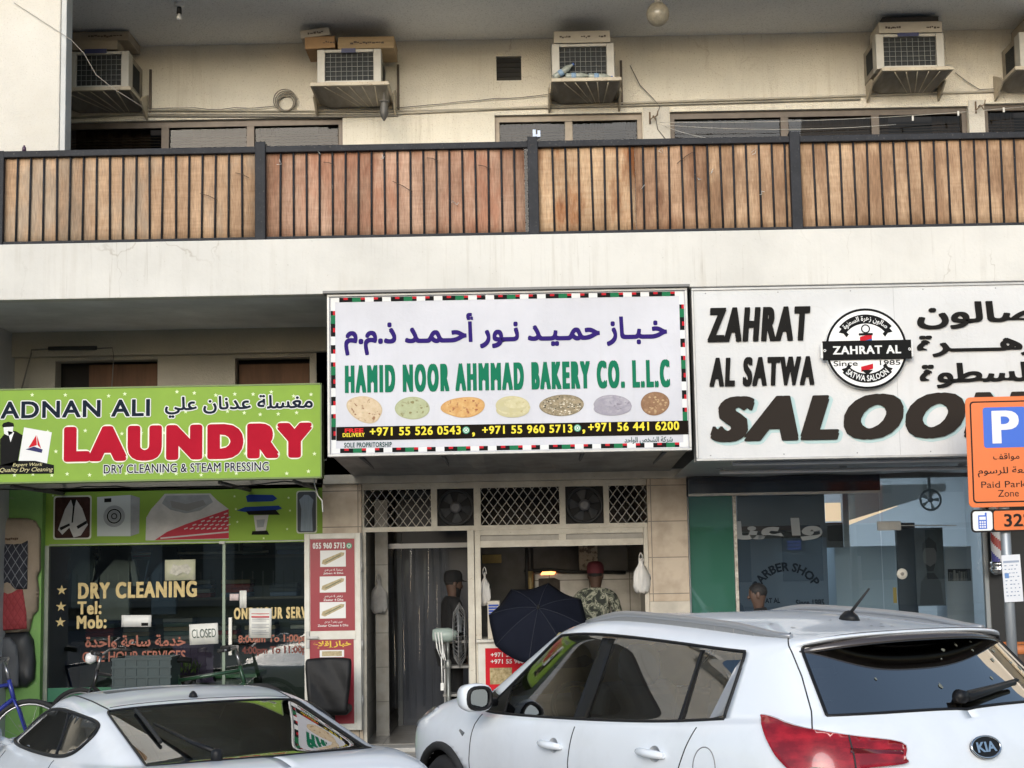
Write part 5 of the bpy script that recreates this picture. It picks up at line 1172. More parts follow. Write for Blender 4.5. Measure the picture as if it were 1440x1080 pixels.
def shirt(px, wpx, hpx, mat, lab, Y=16.0):
    c_ = at(px, 783, Y); W = wpx * Y / FPX; H = hpx * Y / FPX; t = thing('hanging_shirt', lab, 'shirt', (c_.x, Y, c_.z - H), 'shirts on the laundry rail')
    o = [(-.1, 0), (-.5, -.09), (-.62, -.45), (-.46, -.48), (-.38, -.25), (-.38, -1), (.38, -1), (.38, -.25), (.46, -.48), (.62, -.45), (.5, -.09), (.1, 0), (0, -.03)]
    pts = [(c_.x + x * W, c_.z + (z * H if abs(z) > .3 else z * W)) for x, z in o]; m = MB(); m.prism(list(reversed(pts)), Y - .05, Y + .05); m.build('cloth', mat, t, bevel=.02)
    m = MB(); m.tube([(c_.x - .22 * W * 2, Y, c_.z - .05), (c_.x, Y, c_.z + .04), (c_.x + .22 * W * 2, Y, c_.z - .05)], .005, 5); m.tube([(c_.x, Y, c_.z + .04), (c_.x, Y, c_.z + .09), (c_.x + .02, Y, c_.z + .11), (c_.x + .035, Y, c_.z + .085)], .004, 5); m.build('hanger', pm('hanger_grey', (.3, .3, .3), .4), t)
shirt(163, 55, 88, pm('shirt_grey', (.36, .38, .36), .9, var=.3), 'pale shirt hanging in the middle of the laundry window')
shirt(118, 40, 70, pm('shirt_dark', (.08, .10, .10), .9), 'dark shirt hanging at the left of the laundry rail')
shirt(232, 46, 80, pm('shirt_blue', (.06, .09, .14), .9), 'dark blue shirt hanging at the right of the laundry rail')
m = MB()
for z in (1.1, 1.55, 2.0, 2.45): m.box(xat(70, 800, 17.2), xat(430, 800, 17.2), 17.05, 17.39, z, z + .03)
sh_ = m.build('wall_shelf', pm('shelf_board', (.16, .15, .13), .7), LF)
r_ = random.Random(14); cols = [(.5, .5, .48), (.16, .22, .34), (.40, .10, .10), (.10, .12, .14), (.45, .38, .26), (.22, .32, .30)]
for z in (1.131, 1.581, 2.031):
    x = xat(76, 800, 17.2)
    while x < xat(415, 800, 17.2):
        w_ = r_.uniform(.22, .34); m = MB(); h = 0
        for k in range(r_.randint(2, 5)): d_ = r_.uniform(0, .02); m.mi = r_.randint(0, 5); m.box(x + d_, x + w_ - d_, 17.08, 17.36, z + h, z + h + .045); h += .047
        m.build('folded_clothes', [pm('cloth_pile_%s' % 'abcdef'[q_], c_, .9) for q_, c_ in enumerate(cols)], sh_, bevel=.012); x += w_ + r_.uniform(.05, .25)
t = thing('laundry_counter', 'green topped counter inside the laundry', 'counter', (xat(330, 945, 15.9), 15.9, PAVE))
a = rect(285, 938, 366, 952, 15.9); m = MB(); zz = zat(325, 946, 15.9); m.box(a[0], a[1], 15.7, 16.3, zz - .04, zz); m.build('counter_top', pm('counter_green', (.06, .19, .07), .5), t, bevel=.006)
m = MB(); m.box(a[0] + .04, a[1] - .04, 15.74, 16.26, PAVE + .03, zz - .041); m.build('counter_body', pm('counter_body', (.14, .16, .14), .7), t)
# ================================================================== SEAT COVERS on the green pier
yc = YS - .15
beige = pm('beige_fabric', (.38, .30, .225), .95, col2=(.31, .245, .18), vscale=6, bump=.4, bscale=120)
def quilt(name, c, line_c, sc):
    if name in MATS: return MATS[name]
    mt, n, b = _new(name); tc = n.nodes.new('ShaderNodeTexCoord'); mp = n.nodes.new('ShaderNodeMapping'); mp.inputs['Rotation'].default_value = (R(-90), 0, 0)
    n.links.new(tc.outputs['Object'], mp.inputs[0]); sx = n.nodes.new('ShaderNodeSeparateXYZ'); n.links.new(mp.outputs[0], sx.inputs[0])
    def M_(op, a, bb=None):
        q = n.nodes.new('ShaderNodeMath'); q.operation = op
        for i, v in enumerate((a, bb)):
            if v is None: continue
            if isinstance(v, (int, float)): q.inputs[i].default_value = v
            else: n.links.new(v, q.inputs[i])
        return q.outputs[0]
    u = M_('MULTIPLY', M_('ADD', sx.outputs[0], M_('MULTIPLY', sx.outputs[1], .62)), sc); v = M_('MULTIPLY', M_('SUBTRACT', sx.outputs[0], M_('MULTIPLY', sx.outputs[1], .62)), sc)
    d = M_('MINIMUM', M_('PINGPONG', u, .5), M_('PINGPONG', v, .5)); f = M_('LESS_THAN', d, .05)
    mx = n.nodes.new('ShaderNodeMix'); mx.data_type = 'RGBA'; mx.inputs[6].default_value = (*c, 1); mx.inputs[7].default_value = (*line_c, 1); n.links.new(f, mx.inputs[0]); n.links.new(mx.outputs[2], b.inputs['Base Color'])
    bp = n.nodes.new('ShaderNodeBump'); bp.inputs['Strength'].default_value = .7; bp.inputs['Distance'].default_value = .02; n.links.new(d, bp.inputs['Height']); n.links.new(bp.outputs[0], b.inputs['Normal']); b.inputs['Roughness'].default_value = .8; return mt
def cloth(outline, name, mat, par, y, depth, label=None, fold=.012):
    """a hanging cloth panel: soft folds, a puffed middle and a thickness"""
    from mathutils.geometry import delaunay_2d_cdt as cdt
    from mathutils import Vector as V_
    pts = [at(px, py, y) for px, py in outline]; pts = [(p.x, p.z) for p in pts]; n = len(pts); r_ = random.Random(n + int(outline[0][1])); ph = r_.uniform(0, 6)
    dense = []
    for i in range(n):
        A, B = pts[i], pts[(i + 1) % n]; k_ = max(1, int(math.hypot(B[0] - A[0], B[1] - A[1]) / .035))
        for k in range(k_): f = k / k_; dense.append((A[0] + (B[0] - A[0]) * f, A[1] + (B[1] - A[1]) * f))
    def ins(x, z):
        c = False; j = len(dense) - 1
        for i in range(len(dense)):
            if ((dense[i][1] > z) != (dense[j][1] > z)) and x < (dense[j][0] - dense[i][0]) * (z - dense[i][1]) / (dense[j][1] - dense[i][1]) + dense[i][0]: c = not c
            j = i
        return c
    P_ = [V_(p) for p in dense]; xs = [p[0] for p in dense]; zs = [p[1] for p in dense]; a = min(xs)
    while a < max(xs):
        b = min(zs)
        while b < max(zs):
            if ins(a, b) and min((V_((a, b)) - q).length for q in P_[:len(dense)]) > .012: P_.append(V_((a, b)))
            b += .03
        a += .03
    r = cdt(P_, [], [list(range(len(dense)))], 1, 1e-6); x0_, x1_, z0_, z1_ = min(xs), max(xs), min(zs), max(zs); Q = []
    for p in r[0]:
        u = (p[0] - x0_) / (x1_ - x0_); v = (p[1] - z0_) / (z1_ - z0_); e = min((p - q).length for q in P_[:len(dense)])
        puff = depth * (1 - math.exp(-e / .035)); f_ = fold * (1.2 - v) * (math.sin(u * 9 + ph + 2.2 * v) + .6 * math.sin(u * 17 - v * 5 + ph) + .5 * math.sin(v * 13 + u * 6))
        Q.append(V3((p[0], y - puff - f_, p[1])))
    m = MB(); m.mesh(Q, [tuple(f) for f in r[2]], True); return m.build(name, mat, par, label=label, solid=.008)
S1 = thing('seat_cover', 'beige car seat cover with black quilted chest and red panel hanging on the green pier', 'seat cover', (xat(20, 800, yc), yc, zat(20, 892, yc)), 'seat covers hung outside the laundry')
cloth([(-28, 735), (-14, 729), (38, 729), (50, 733), (57, 745), (57, 800), (52, 812), (54, 830), (53, 858), (46, 866), (41, 888), (-28, 893)], 'cover', beige, S1, yc, .06)
cloth([(-28, 762), (-5, 762), (8, 765), (30, 765), (39, 760), (38, 828), (-28, 829)], 'quilted_panel', quilt('quilt_black', (.022, .024, .035), (.20, .20, .22), 13), S1, yc - .064, .02, fold=.006)
cloth([(-28, 830), (32, 829), (37, 860), (38, 884), (-28, 889)], 'red_panel', quilt('quilt_red', (.34, .045, .05), (.25, .03, .035), 16), S1, yc - .064, .02, fold=.006)
m = MB(); a = rect(11, 756, 27, 760, yc); r_ = random.Random(9); x = a[0]
while x < a[1]: m.box(x, x + .012, yc - .082, yc - .060, a[2] + r_.uniform(0, .008), a[3] - r_.uniform(0, .008)); x += .018
m.build('stitched_mark', pm('stitch_brown', (.12, .07, .04), .8), S1)
S2 = thing('seat_cover', 'grey car seat cover with black border hanging below the beige one', 'seat cover', (xat(20, 930, yc), yc, zat(20, 968, yc)), 'seat covers hung outside the laundry')
cloth([(-28, 893), (40, 888), (47, 900), (50, 930), (49, 955), (38, 966), (-28, 970)], 'cover', pm('black_vinyl', (.025, .027, .03), .5, var=.3), S2, yc + .01, .06)
cloth([(-28, 897), (14, 896), (24, 908), (27, 935), (26, 966), (-28, 968)], 'grey_panel', pm('grey_vinyl', (.10, .105, .115), .55, var=.3, vscale=5), S2, yc - .064, .02, fold=.006)
t = thing('wall_notice', 'small white and black notice above the beige seat cover on the green pier', 'notice', at(0, 708, yc)); m = MB(); a = rect(-12, 691, 7, 727, yc); m.box(a[0], a[1], yc - .01, yc, a[2], a[3]); m.build('plate', paper, t)
m = MB(); a2 = rect(-6, 700, 4, 712, yc); m.ring(((a2[0] + a2[1]) / 2, (a2[2] + a2[3]) / 2), .02, .032, yc - .012, 20); m.build('mark', blk, t)

# ================================================================== SALON SHOPFRONT
sx0 = xq(971.5); sx1 = xat(1386, 800, YS); zst = zat(1160, 693, YS)
SF = thing('salon_shopfront', 'glass barber shop front with a green side pane and black end wall', 'shopfront', ((sx0 + sx1) / 2, YS, PAVE))
m = MB(); m.box(sx0, xat(1236, 690, YS), YS - .06, YS + .02, zst + .012, zat(1160, 669, YS)); m.build('glossy_header', pm('header_gloss', (.016, .02, .032), .12, spec=.6, bump=.35, bscale=3.5, coat=.5), SF)
m = MB(); m.box(sx0, xat(1237, 690, YS), YS - .07, YS + .03, zst - .012, zst + .0115); m.build('head_rail', alu, SF)
gx1 = xq(1032, 780)
m = MB(); m.box(sx0 + .01, gx1, YS - .01, YS + .004, PAVE + .02, zst - .013); m.build('green_pane', glass('green_glass', (.10, .24, .19), 1.0, frost=.55, frost_col=(.07, .23, .165), base_refl=.05), SF)
sg = glass('salon_glass', (.66, .72, .75), 1.5, base_refl=.05)
xdr = xat(1240, 780, YS)
m = MB(); m.face(gx1 + .035, xdr - .004, PAVE + .02, zst - .013, YS); m.build('window_pane', sg, SF)
m = MB(); m.face(xdr + .004, sx1 - .02, PAVE + .02, zat(1300, 668, YS), YS + .004); m.build('glass_door', sg, SF)
m = MB(); m.box(gx1 + .004, gx1 + .034, YS - .02, YS + .02, PAVE, zst - .013); m.build('white_stile', pm('stile_white', (.62, .60, .54), .4, col2=(.3, .25, .2), vscale=30), SF)
m = MB(); m.box(sx1 - .02, sx1 + .02, YS - .03, YS + .03, PAVE, zat(1386, 668, YS)); m.build('end_stile', pm('stile_steel', (.33, .35, .36), .35, metal=.6), SF)
m = MB(); m.box(sx1 + .021, XR - .1, YS - .05, YS + .1, PAVE, zat(1386, 660, YS)); m.build('black_wall', pm('black_cladding', (.012, .012, .013), .4, var=.4, vscale=3), SF)
m = MB(); a = rect(1233, 733, 1266, 746, YS); m.box(a[0], a[1], YS - .03, YS - .006, a[2], a[3]); m.tube([at(1266, 739, YS - .02), at(1345, 739, YS - .02)], .006, 6); m.build('patch_fitting', alu, SF, bevel=.003)
c_ = at(1267.5, 807, YS); m = MB(); m.lathe([(0, .02), (.045, .02), (.052, .012), (.052, .004), (0, .004)], c=(c_.x, YS - .02, c_.z), axis='Y', n=28); m.build('lock_disc', pm('disc_cream', (.60, .58, .52), .35), SF); m = MB(); m.lathe([(0, .026), (.016, .026), (.018, .021), (0, .021)], c=(c_.x, YS - .02, c_.z), axis='Y', n=16); m.build('lock_cap', pm('cap_grey', (.25, .24, .22), .4), SF)
yw = YS - .003
m = MB(); a = rect(1037, 757, 1164, 900, YS); m.box(gx1 + .036, xat(1164, 800, YS), YS + .006, YS + .009, PAVE + .02, a[3]); m.build('frosted_film', glass('frost_film', (.45, .5, .53), .5, frost=.62, frost_col=(.15, .185, .235), base_refl=.02), SF)
m = MB(); cc = at(1107, 845, YS); arc_text(m, 'BARBER SHOP', (cc.x, cc.z), 41 * YS / FPX, R(92), R(128), .088, yw, bold=.03); m.build('lettering', pm('letters_slate', (.008, .012, .018), .75, spec=.06), SF); m = MB()
text(m, 'Since 1985', rect(1119, 843, 1159, 852, YS), yw, bold=.02); text(m, 'AT AL', rect(1076, 841, 1097, 848, YS), yw, bold=.02); m.build('lettering', pm('letters_slate', (.008, .012, .018), .75, spec=.06), SF)
reflw = glass('reflection_white', (.6, .63, .65), .4, frost=.42, frost_col=(.55, .58, .6))
m = MB(); text(m, 'عنايه', rect(980, 733, 1102, 765, YS), yw, arabic=True, bold=.05); text(m, 'وا', rect(1112, 728, 1156, 760, YS), yw, arabic=True, bold=.05); m.build('reflection_lettering', reflw, SF)  # painted reflection of an opposite sign, drawn as pale letters on the pane
# salon interior
IR = thing('salon_interior', 'bright white barber shop room behind the glass with dark upper panel', 'shop interior', (xat(1180, 800, 17), 17, PAVE))
wwall = pm('salon_wall', (.58, .63, .67), .6, var=.06, vscale=2)
m = MB(); m.box(sx0 + .1, XR - .2, 19.0, 19.1, PAVE, 3.6); m.build('back_wall', wwall, IR)
m = MB(); m.box(sx0, XR - .2, YS + .05, 19.0, PAVE - .02, PAVE + .02); m.build('floor_tiles', floor_tile, IR)
m = MB(); m.box(sx0 + .0, sx0 + .06, YS + .03, 19, PAVE, 3.6); m.build('side_wall', wwall, IR)
m = MB(); m.box(sx1 + .9, sx1 + 1.0, YS + .12, 19, PAVE, 3.6); m.build('side_wall', wwall, IR)
m = MB(); m.box(sx0, XR - .2, YS + .05, 19.0, 3.0, 3.05); m.build('ceiling', pm('salon_ceiling', (.70, .70, .68), .7), IR)
Y1 = 15.9
a = rect(1037, 694, 1160, 757, Y1); m = MB(); m.box(a[0], a[1], Y1, Y1 + .12, a[2], 3.0); m.build('black_panel', pm('panel_black', (.008, .009, .012), .3), IR)
a = rect(1160, 735, 1186, 770, Y1); m = MB(); m.box(a[0] + .002, a[1], Y1 + .02, Y1 + .12, a[2], a[3]); m.build('black_panel', MATS['panel_black'], IR)
Y2 = 16.3
a = rect(1175, 768, 1262, 860, Y2); m = MB(); m.box(a[0], a[1], Y2, Y2 + .5, PAVE + .02, a[3]); m.build('pale_cabinet', pm('cabinet_pale', (.44, .56, .66), .4), IR, bevel=.006)
a = rect(1183, 694, 1191, 770, Y2); m = MB(); m.box(a[0], a[1], Y2 - .1, Y2, a[2], 3.0); m.build('white_post', wwall, IR)
# sloping bulkhead and a glowing panel for the warm lit shelf
A0, A1, A2, A3 = at(1190, 683, 16.6), at(1330, 680, 16.6), at(1330, 690, 16.6), at(1190, 733, 16.6)
m = MB(); m.mesh([V3(p) + V3((0, dy, 0)) for dy in (0, .3) for p in (A3, A2, A1, A0)], [(0, 1, 2, 3), (7, 6, 5, 4), (0, 4, 5, 1), (1, 5, 6, 2), (2, 6, 7, 3), (3, 7, 4, 0)]); m.build('bulkhead', pm('bulkhead', (.62, .63, .62), .5), IR)
warm = pm('warm_glow', (1.0, .72, .46), .5, emit=.75); cool = pm('cool_lamp', (.85, .93, 1.0), .5, emit=11.0)
a = rect(1161, 707, 1183, 733, 16.5); m = MB(); m.box(a[0], a[1], 16.5, 16.53, a[2], a[3]); m.build('warm_glow_panel', warm, IR)
A3, A2 = at(1192, 739, 16.7), at(1262, 712, 16.7); m = MB(); m.poly([A3, A2, A2 + V3((0, 0, .035)), A3 + V3((0, 0, .05))]); m.build('warm_glow_panel', warm, IR)  # glowing strip paints the warm light along the bulkhead edge
m = MB()
for X in (xat(1100, 700, 17), xat(1250, 700, 17), xat(1350, 700, 17)): m.box(X - .3, X + .3, 16.9, 17.5, 2.97, 2.999)
m.build('ceiling_lamp', cool, IR)
a = rect(1098, 757, 1131, 776, Y1); m = MB(); m.box(a[0], a[1], Y1 - .1, Y1 - .002, a[2], a[3]); d_ = m.build('display_unit', pm('unit_black', (.02, .02, .025), .4), IR)
m = MB()
for f in (.25, .5, .75): zz = a[2] + (a[3] - a[2]) * f; m.box(a[0] + .05, a[1] - .05, Y1 - .103, Y1 - .1005, zz - .012, zz + .008)
m.build('blue_light', pm('blue_light', (.10, .16, .9), .4, emit=2.0), d_)
a = rect(1263, 735, 1289, 862, Y2); m = MB(); m.box(a[0], a[1], Y2, Y2 + .08, PAVE + .02, a[3]); m.build('dark_panel', pm('panel_slate', (.05, .06, .075), .4), IR)
a = rect(1330, 768, 1368, 870, Y2); m = MB(); m.box(a[0], a[1], Y2, Y2 + .4, PAVE + .02, a[3]); m.build('shelf_unit', wwall, IR, bevel=.006)
a = rect(1333, 800, 1365, 817, Y2); m = MB(); m.box(a[0], a[1], Y2 - .004, Y2 - .001, a[2], a[3]); n_ = m.build('shelf_recess', pm('recess_dark', (.05, .05, .05), .7), IR)
m = MB(); r_ = random.Random(3); x = a[0] + .01
while x < a[1] - .03: w_ = r_.uniform(.014, .03); m.box(x, x + w_, Y2 - .02, Y2 - .0045, a[2] + .003, a[3] - r_.uniform(.01, .05)); x += w_ + .004
m.build('bottle_row', pm('bottles_mixed', (.42, .40, .36), .4, col2=(.08, .09, .10), vscale=26, stretch=(3, 1, .1), lo=.45, hi=.52), IR)
a = rect(1256, 826, 1261, 848, YS + .02); m = MB(); m.box(a[0], a[1], YS + .018, YS + .02, a[2], a[3]); m.build('yellow_notice', pm('notice_yellow', (.55, .36, .04), .5), IR)
t = thing('wall_poster', 'dark poster of a man on the inner wall of the salon', 'poster', at(1310, 855, 16.0)); a = rect(1288, 742, 1328, 852, 16.0)
m = MB(); m.box(a[0], a[1], 16.0, 16.01, a[2], a[3]); m.build('sheet', pm('poster_grey', (.10, .115, .12), .4, col2=(.05, .06, .065), vscale=6), t)
m = MB(); w_, h_ = a[1] - a[0], a[3] - a[2]; PQ = lambda u, v, d: (a[0] + w_ * u, 16 - d, a[2] + h_ * v)
m.mi = 0; m.poly([PQ(u, v, .002) for u, v in ((.08, .02), (.92, .02), (.85, .3), (.62, .42), (.38, .42), (.15, .3))]); m.mi = 1; m.poly([PQ(.5 + .24 * math.cos(k * PI / 10), .63 + .17 * math.sin(k * PI / 10), .003) for k in range(20)]); m.mi = 0; m.poly([PQ(u, v, .004) for u, v in ((.24, .68), (.26, .8), (.5, .88), (.74, .8), (.76, .68), (.66, .74), (.34, .74))]); m.poly([PQ(u, v, .004) for u, v in ((.3, .55), (.5, .5), (.7, .55), (.6, .44), (.4, .44))]); m.build('portrait', [pm('poster_dark', (.012, .013, .015), .4), pm('poster_mid', (.16, .15, .145), .4)], t)
t = thing('wall_fan', 'small round wall fan behind the salon glass', 'fan', at(1308, 704, 15.6)); c_ = at(1308, 703, 15.6)
m = MB(); m.tube([(c_.x + .10 * math.cos(q_), 15.58, c_.z + .10 * math.sin(q_)) for q_ in [2 * PI * k / 28 for k in range(28)]], .012, 6, closed=True); m.build('fan_ring', pm('fan_ring', (.22, .25, .27), .4), t)
m = MB()
for k in range(5):
    A = 2 * PI * k / 5; m.poly([(c_.x + r_ * math.cos(A + d), 15.6 + w_, c_.z + r_ * math.sin(A + d)) for r_, d, w_ in ((.02, -.3, 0), (.09, -.2, .0), (.092, .25, .02), (.02, .4, .01))])
m.build('blade', pm('blade_pale', (.45, .5, .5), .4), t); m = MB(); m.lathe([(0, .02), (.025, .02), (.025, -.02), (0, -.02)], c=(c_.x, 15.59, c_.z), axis='Y', n=14); m.box(c_.x - .012, c_.x + .012, 15.6, 15.63, c_.z, 3.0); m.build('hub', pm('fan_ring', (.22, .25, .27), .4), t)
# barber pole
bp = at(1404, 790, YS - .2); t = thing('barber_pole', 'striped barber pole with chrome base on the black wall', 'barber pole', (bp.x, YS - .2, zat(1404, 818, YS - .2)))
zb0, zb1_ = zat(1403, 790, YS - .2), zat(1403, 700, YS - .2); rp = .062; m = MB(); N = 24; H = 40; vs = []
for i in range(H + 1):
    for k in range(N): vs.append((bp.x + rp * math.cos(2 * PI * k / N), YS - .2 + rp * math.sin(2 * PI * k / N), zb0 + (zb1_ - zb0) * i / H))
for i in range(H):
    for k in range(N):
        ph = (k / N + i / H * 1.6) % 1; m.mi = 0 if ph < .25 else (1 if ph < .5 else (2 if ph < .75 else 1)); m.mesh([vs[i * N + k], vs[i * N + (k + 1) % N], vs[(i + 1) * N + (k + 1) % N], vs[(i + 1) * N + k]], [(0, 1, 2, 3)])
m.build('striped_cylinder', [pm('pole_red', (.36, .05, .05), .25, coat=.5), pm('pole_white', (.60, .60, .64), .25, coat=.5), pm('pole_blue', (.08, .08, .32), .25, coat=.5)], t)
chrome = pm('chrome', (.65, .65, .66), .12, metal=1.0)
m = MB(); m.lathe([(.063, .002), (.078, -.005), (.078, -.03), (.068, -.04), (.082, -.06), (.082, -.085), (.05, -.12), (0, -.135)], c=(bp.x, YS - .2, zb0)); m.lathe([(.063, -.002), (.078, .005), (.078, .03), (.05, .07), (0, .085)], c=(bp.x, YS - .2, zb1_)); m.box(bp.x - .02, bp.x + .02, YS - .15, YS - .051, zb0 - .05, zb0 - .02); m.build('chrome_cap', chrome, t)

# ================================================================== CARS
from mathutils.geometry import delaunay_2d_cdt
car_white = pm('car_white', (.80, .835, .875), .24, spec=.4, coat=.55, col2=(.73, .76, .79), vscale=2.2, lo=.3, hi=.55)
car_lining = pm('car_lining', (.035, .035, .037), .9)
car_black = pm('car_black_trim', (.011, .011, .012), .45, spec=.25)
car_rubber = pm('car_rubber', (.02, .02, .02), .8)
car_seam = pm('car_gap', (.03, .03, .032), .8)
car_silver = pm('car_silver', (.50, .51, .53), .28, metal=.7)
tyre_m = pm('tyre', (.02, .02, .021), .85, bump=.3, bscale=60)
rim_m = pm('rim_alloy', (.45, .46, .47), .3, metal=.8)
seat_dark = pm('seat_dark', (.022, .022, .024), .9)
lamp_red = pm('lamp_red', (.40, .010, .016), .2, spec=.4, coat=.6, col2=(.20, .003, .006), vscale=7, stretch=(1, 1, 2.2), lo=.40, hi=.60)
lamp_red2 = pm('lamp_red_bright', (.62, .03, .02), .12, coat=1.0)
lamp_clear = pm('lamp_clear', (.60, .58, .55), .12, coat=1.0, var=.4, vscale=40)

def car_shell(rows, roof_cols, tags, name, root, mats, rise=(.03, .045, .05), lvl=3):
    """rows: levels of half loops [(x,y,z)...] from rear centre to front centre, bottom to roof edge;
    tags(i, j) names the material of the face between rows i,i+1 and stations j,j+1"""
    nj = len(rows[0]); vs = []; idx = {}; fs = []; mi = []
    def V(p, side):
        key = (round(p[0], 5), round(p[1] * side, 5) + 0.0, round(p[2], 5))
        if key not in idx: idx[key] = len(vs); vs.append(key)
        return idx[key]
    for side in (1, -1):
        for i in range(len(rows) - 1):
            for j in range(nj - 1):
                q = [V(rows[i][j], side), V(rows[i][j + 1], side), V(rows[i + 1][j + 1], side), V(rows[i + 1][j], side)]
                if len(set(q)) < 3: continue
                q = list(dict.fromkeys(q))
                fs.append(tuple(q if side == -1 else reversed(q))); mi.append(tags(i, j))
        L = rows[-1]; a, b = roof_cols       # station range of the roof sides, e.g. 3..10
        grid = []
        for j in range(a, b + 1):
            if j == a: g = [L[a], L[a - 1], L[a - 2], L[a - 3]]
            elif j == b: g = [L[b], L[b + 1], L[b + 2], L[b + 3]]
            else:
                f = (j - a) / (b - a); xc = L[a - 3][0] * (1 - f) + L[b + 3][0] * f; x, y, z = L[j]; g = [L[j]]
                zc_ = L[a - 3][2] * (1 - f) + L[b + 3][2] * f
                bul = 4 * f * (1 - f)
                for k, (fy, r_) in enumerate(zip((.70, .38, 0), rise)):
                    w_ = (1 - fy); g.append((x * (1 - w_) + xc * w_, y * fy, z + r_ * (.55 + .45 * bul)))
            grid.append(g)
        for r0, r1 in zip(grid[:-1], grid[1:]):
            for k in range(3):
                q = [V(r0[k], side), V(r1[k], side), V(r1[k + 1], side), V(r0[k + 1], side)]
                fs.append(tuple(q if side == -1 else reversed(q))); mi.append(0)
    me = bpy.data.meshes.new('cage'); me.from_pydata(vs, [], fs); me.polygons.foreach_set('material_index', mi)
    bm = bmesh.new(); bm.from_mesh(me); bmesh.ops.recalc_face_normals(bm, faces=bm.faces)
    c = bmesh.ops.holes_fill
    bm.to_mesh(me); bm.free()
    o = bpy.data.objects.new('cage', me); COL.objects.link(o)
    s = o.modifiers.new('s', 'SUBSURF'); s.levels = lvl; s.render_levels = lvl
    dg = bpy.context.evaluated_depsgraph_get(); e = o.evaluated_get(dg); em = e.to_mesh()
    P = [v.co.copy() for v in em.vertices]; N = [v.normal.copy() for v in em.vertices]; F = [(tuple(p.vertices), p.material_index) for p in em.polygons]
    e.to_mesh_clear(); bpy.data.objects.remove(o); bpy.data.meshes.remove(me)
    return P, N, F
def region(P, N, F, k, name, mat, root, keep=None, solid=0.0, lining=None):
    vmap = {}; vs = []; fs = []
    for f, m_ in F:
        if m_ != k: continue
        if keep and not keep(sum((P[i] for i in f), V3()) / len(f)): continue
        g = []
        for i in f:
            if i not in vmap: vmap[i] = len(vs); vs.append(i)
            g.append(vmap[i])
        fs.append(tuple(g))
    me = bpy.data.meshes.new(name); me.from_pydata([P[i] for i in vs], [], fs); me.materials.append(mat)
    if lining: me.materials.append(lining)
    me.polygons.foreach_set('use_smooth', [True] * len(fs)); me.update()
    me.normals_split_custom_set_from_vertices([N[i] for i in vs])
    o = bpy.data.objects.new(name, me); COL.objects.link(o); o.parent = root
    if solid:
        q = o.modifiers.new('thickness', 'SOLIDIFY'); q.thickness = solid; q.offset = -1
        if lining: q.material_offset = 1; q.material_offset_rim = 0
    return o
def border(P, F, k, name, mat, root, r, N=None):
    """a rubber bead along the edge of one region of the shell"""
    cnt = {}
    for f, m_ in F:
        if m_ == k:
            for i in range(len(f)):
                a, b = f[i], f[(i + 1) % len(f)]
                if (b, a) in cnt: del cnt[(b, a)]
                else: cnt[(a, b)] = 1
    nx = {a: b for a, b in cnt}; m = MB()
    while nx:
        st = next(iter(nx)); lp = [st]; c = nx.pop(st)
        while c != st and c in nx: lp.append(c); c = nx.pop(c)
        if len(lp) > 4: m.tube([P[i] for i in lp], r, 6, closed=True)
    return m.build(name, mat, root, world=False) if m.v else None
class Skin:
    """projects outlines onto a car surface along a direction"""
    def __init__(s, P, F): s.b = BVHTree.FromPolygons(P, [f for f, _ in F])
    def hit(s, p, d, off=0.0):
        d = V3(d).normalized(); h = s.b.ray_cast(V3(p) - d * 4, d)
        if h[0] is None: return None
        n = h[1] if h[1].dot(d) < 0 else -h[1]
        return h[0] + n * off, n
    def patch(s, o, u, v, d, outline, name, mat, par, off=.004, step=.04, depth=.02, label=None):
        o, u, v = V3(o), V3(u), V3(v); n = len(outline); pts = [V3((a, b)).to_2d() if False else __import__('mathutils').Vector((a, b)) for a, b in outline]
        xs = [p[0] for p in outline]; ys = [p[1] for p in outline]
        def inside(x, y):
            c = False; j = n - 1
            for i in range(n):
                if ((outline[i][1] > y) != (outline[j][1] > y)) and x < (outline[j][0] - outline[i][0]) * (y - outline[i][1]) / (outline[j][1] - outline[i][1]) + outline[i][0]: c = not c
                j = i
            return c
        Vc = pts[0].__class__
        a = min(xs) + step * .5
        while a < max(xs):
            b = min(ys) + step * .5
            while b < max(ys):
                if inside(a, b) and min((Vc((a, b)) - p).length for p in pts) > step * .4: pts.append(Vc((a, b)))
                b += step
            a += step
        r = delaunay_2d_cdt(pts, [], [list(range(n))], 1, 1e-6)
        vs, fs = r[0], r[2]; Q = []; ok = []
        for p in vs:
            h = s.hit(o + u * p[0] + v * p[1], d, off); ok.append(h is not None); Q.append(h[0] if h else V3((0, 0, 0)))
        fs = [tuple(f) for f in fs if all(ok[i] for i in f)]
        m = MB(); m.mesh(Q, fs, True)
        cnt = {}
        for f in fs:
            for i in range(len(f)): cnt[(f[i], f[(i + 1) % len(f)])] = 1
        dd = V3(d).normalized() * depth
        for a_, b_ in cnt:
            if (b_, a_) not in cnt: m.mesh([Q[a_], Q[b_], Q[b_] + dd, Q[a_] + dd], [(0, 1, 2, 3)], False)
        return m.build(name, mat, par, world=False, label=label)
    def seam(s, o, u, v, d, line_, name, mat, par, r=.0035, off=0.0, n=24):
        o, u, v = V3(o), V3(u), V3(v); pts = []
        for i in range(len(line_) - 1):
            for k in range(n if i == len(line_) - 2 else n - 1 + 1):
                f = k / n if i < len(line_) - 2 else k / (n - 1); a = line_[i][0] * (1 - f) + line_[i + 1][0] * f; b = line_[i][1] * (1 - f) + line_[i + 1][1] * f
                h = s.hit(o + u * a + v * b, d, off)
                if h and not (abs(d[1]) > .99 and h[0].y * d[1] > 0): pts.append(h[0])
        if len(pts) < 2: return None
        m = MB(); m.tube(pts, r, 6); return m.build(name, mat, par, world=False)
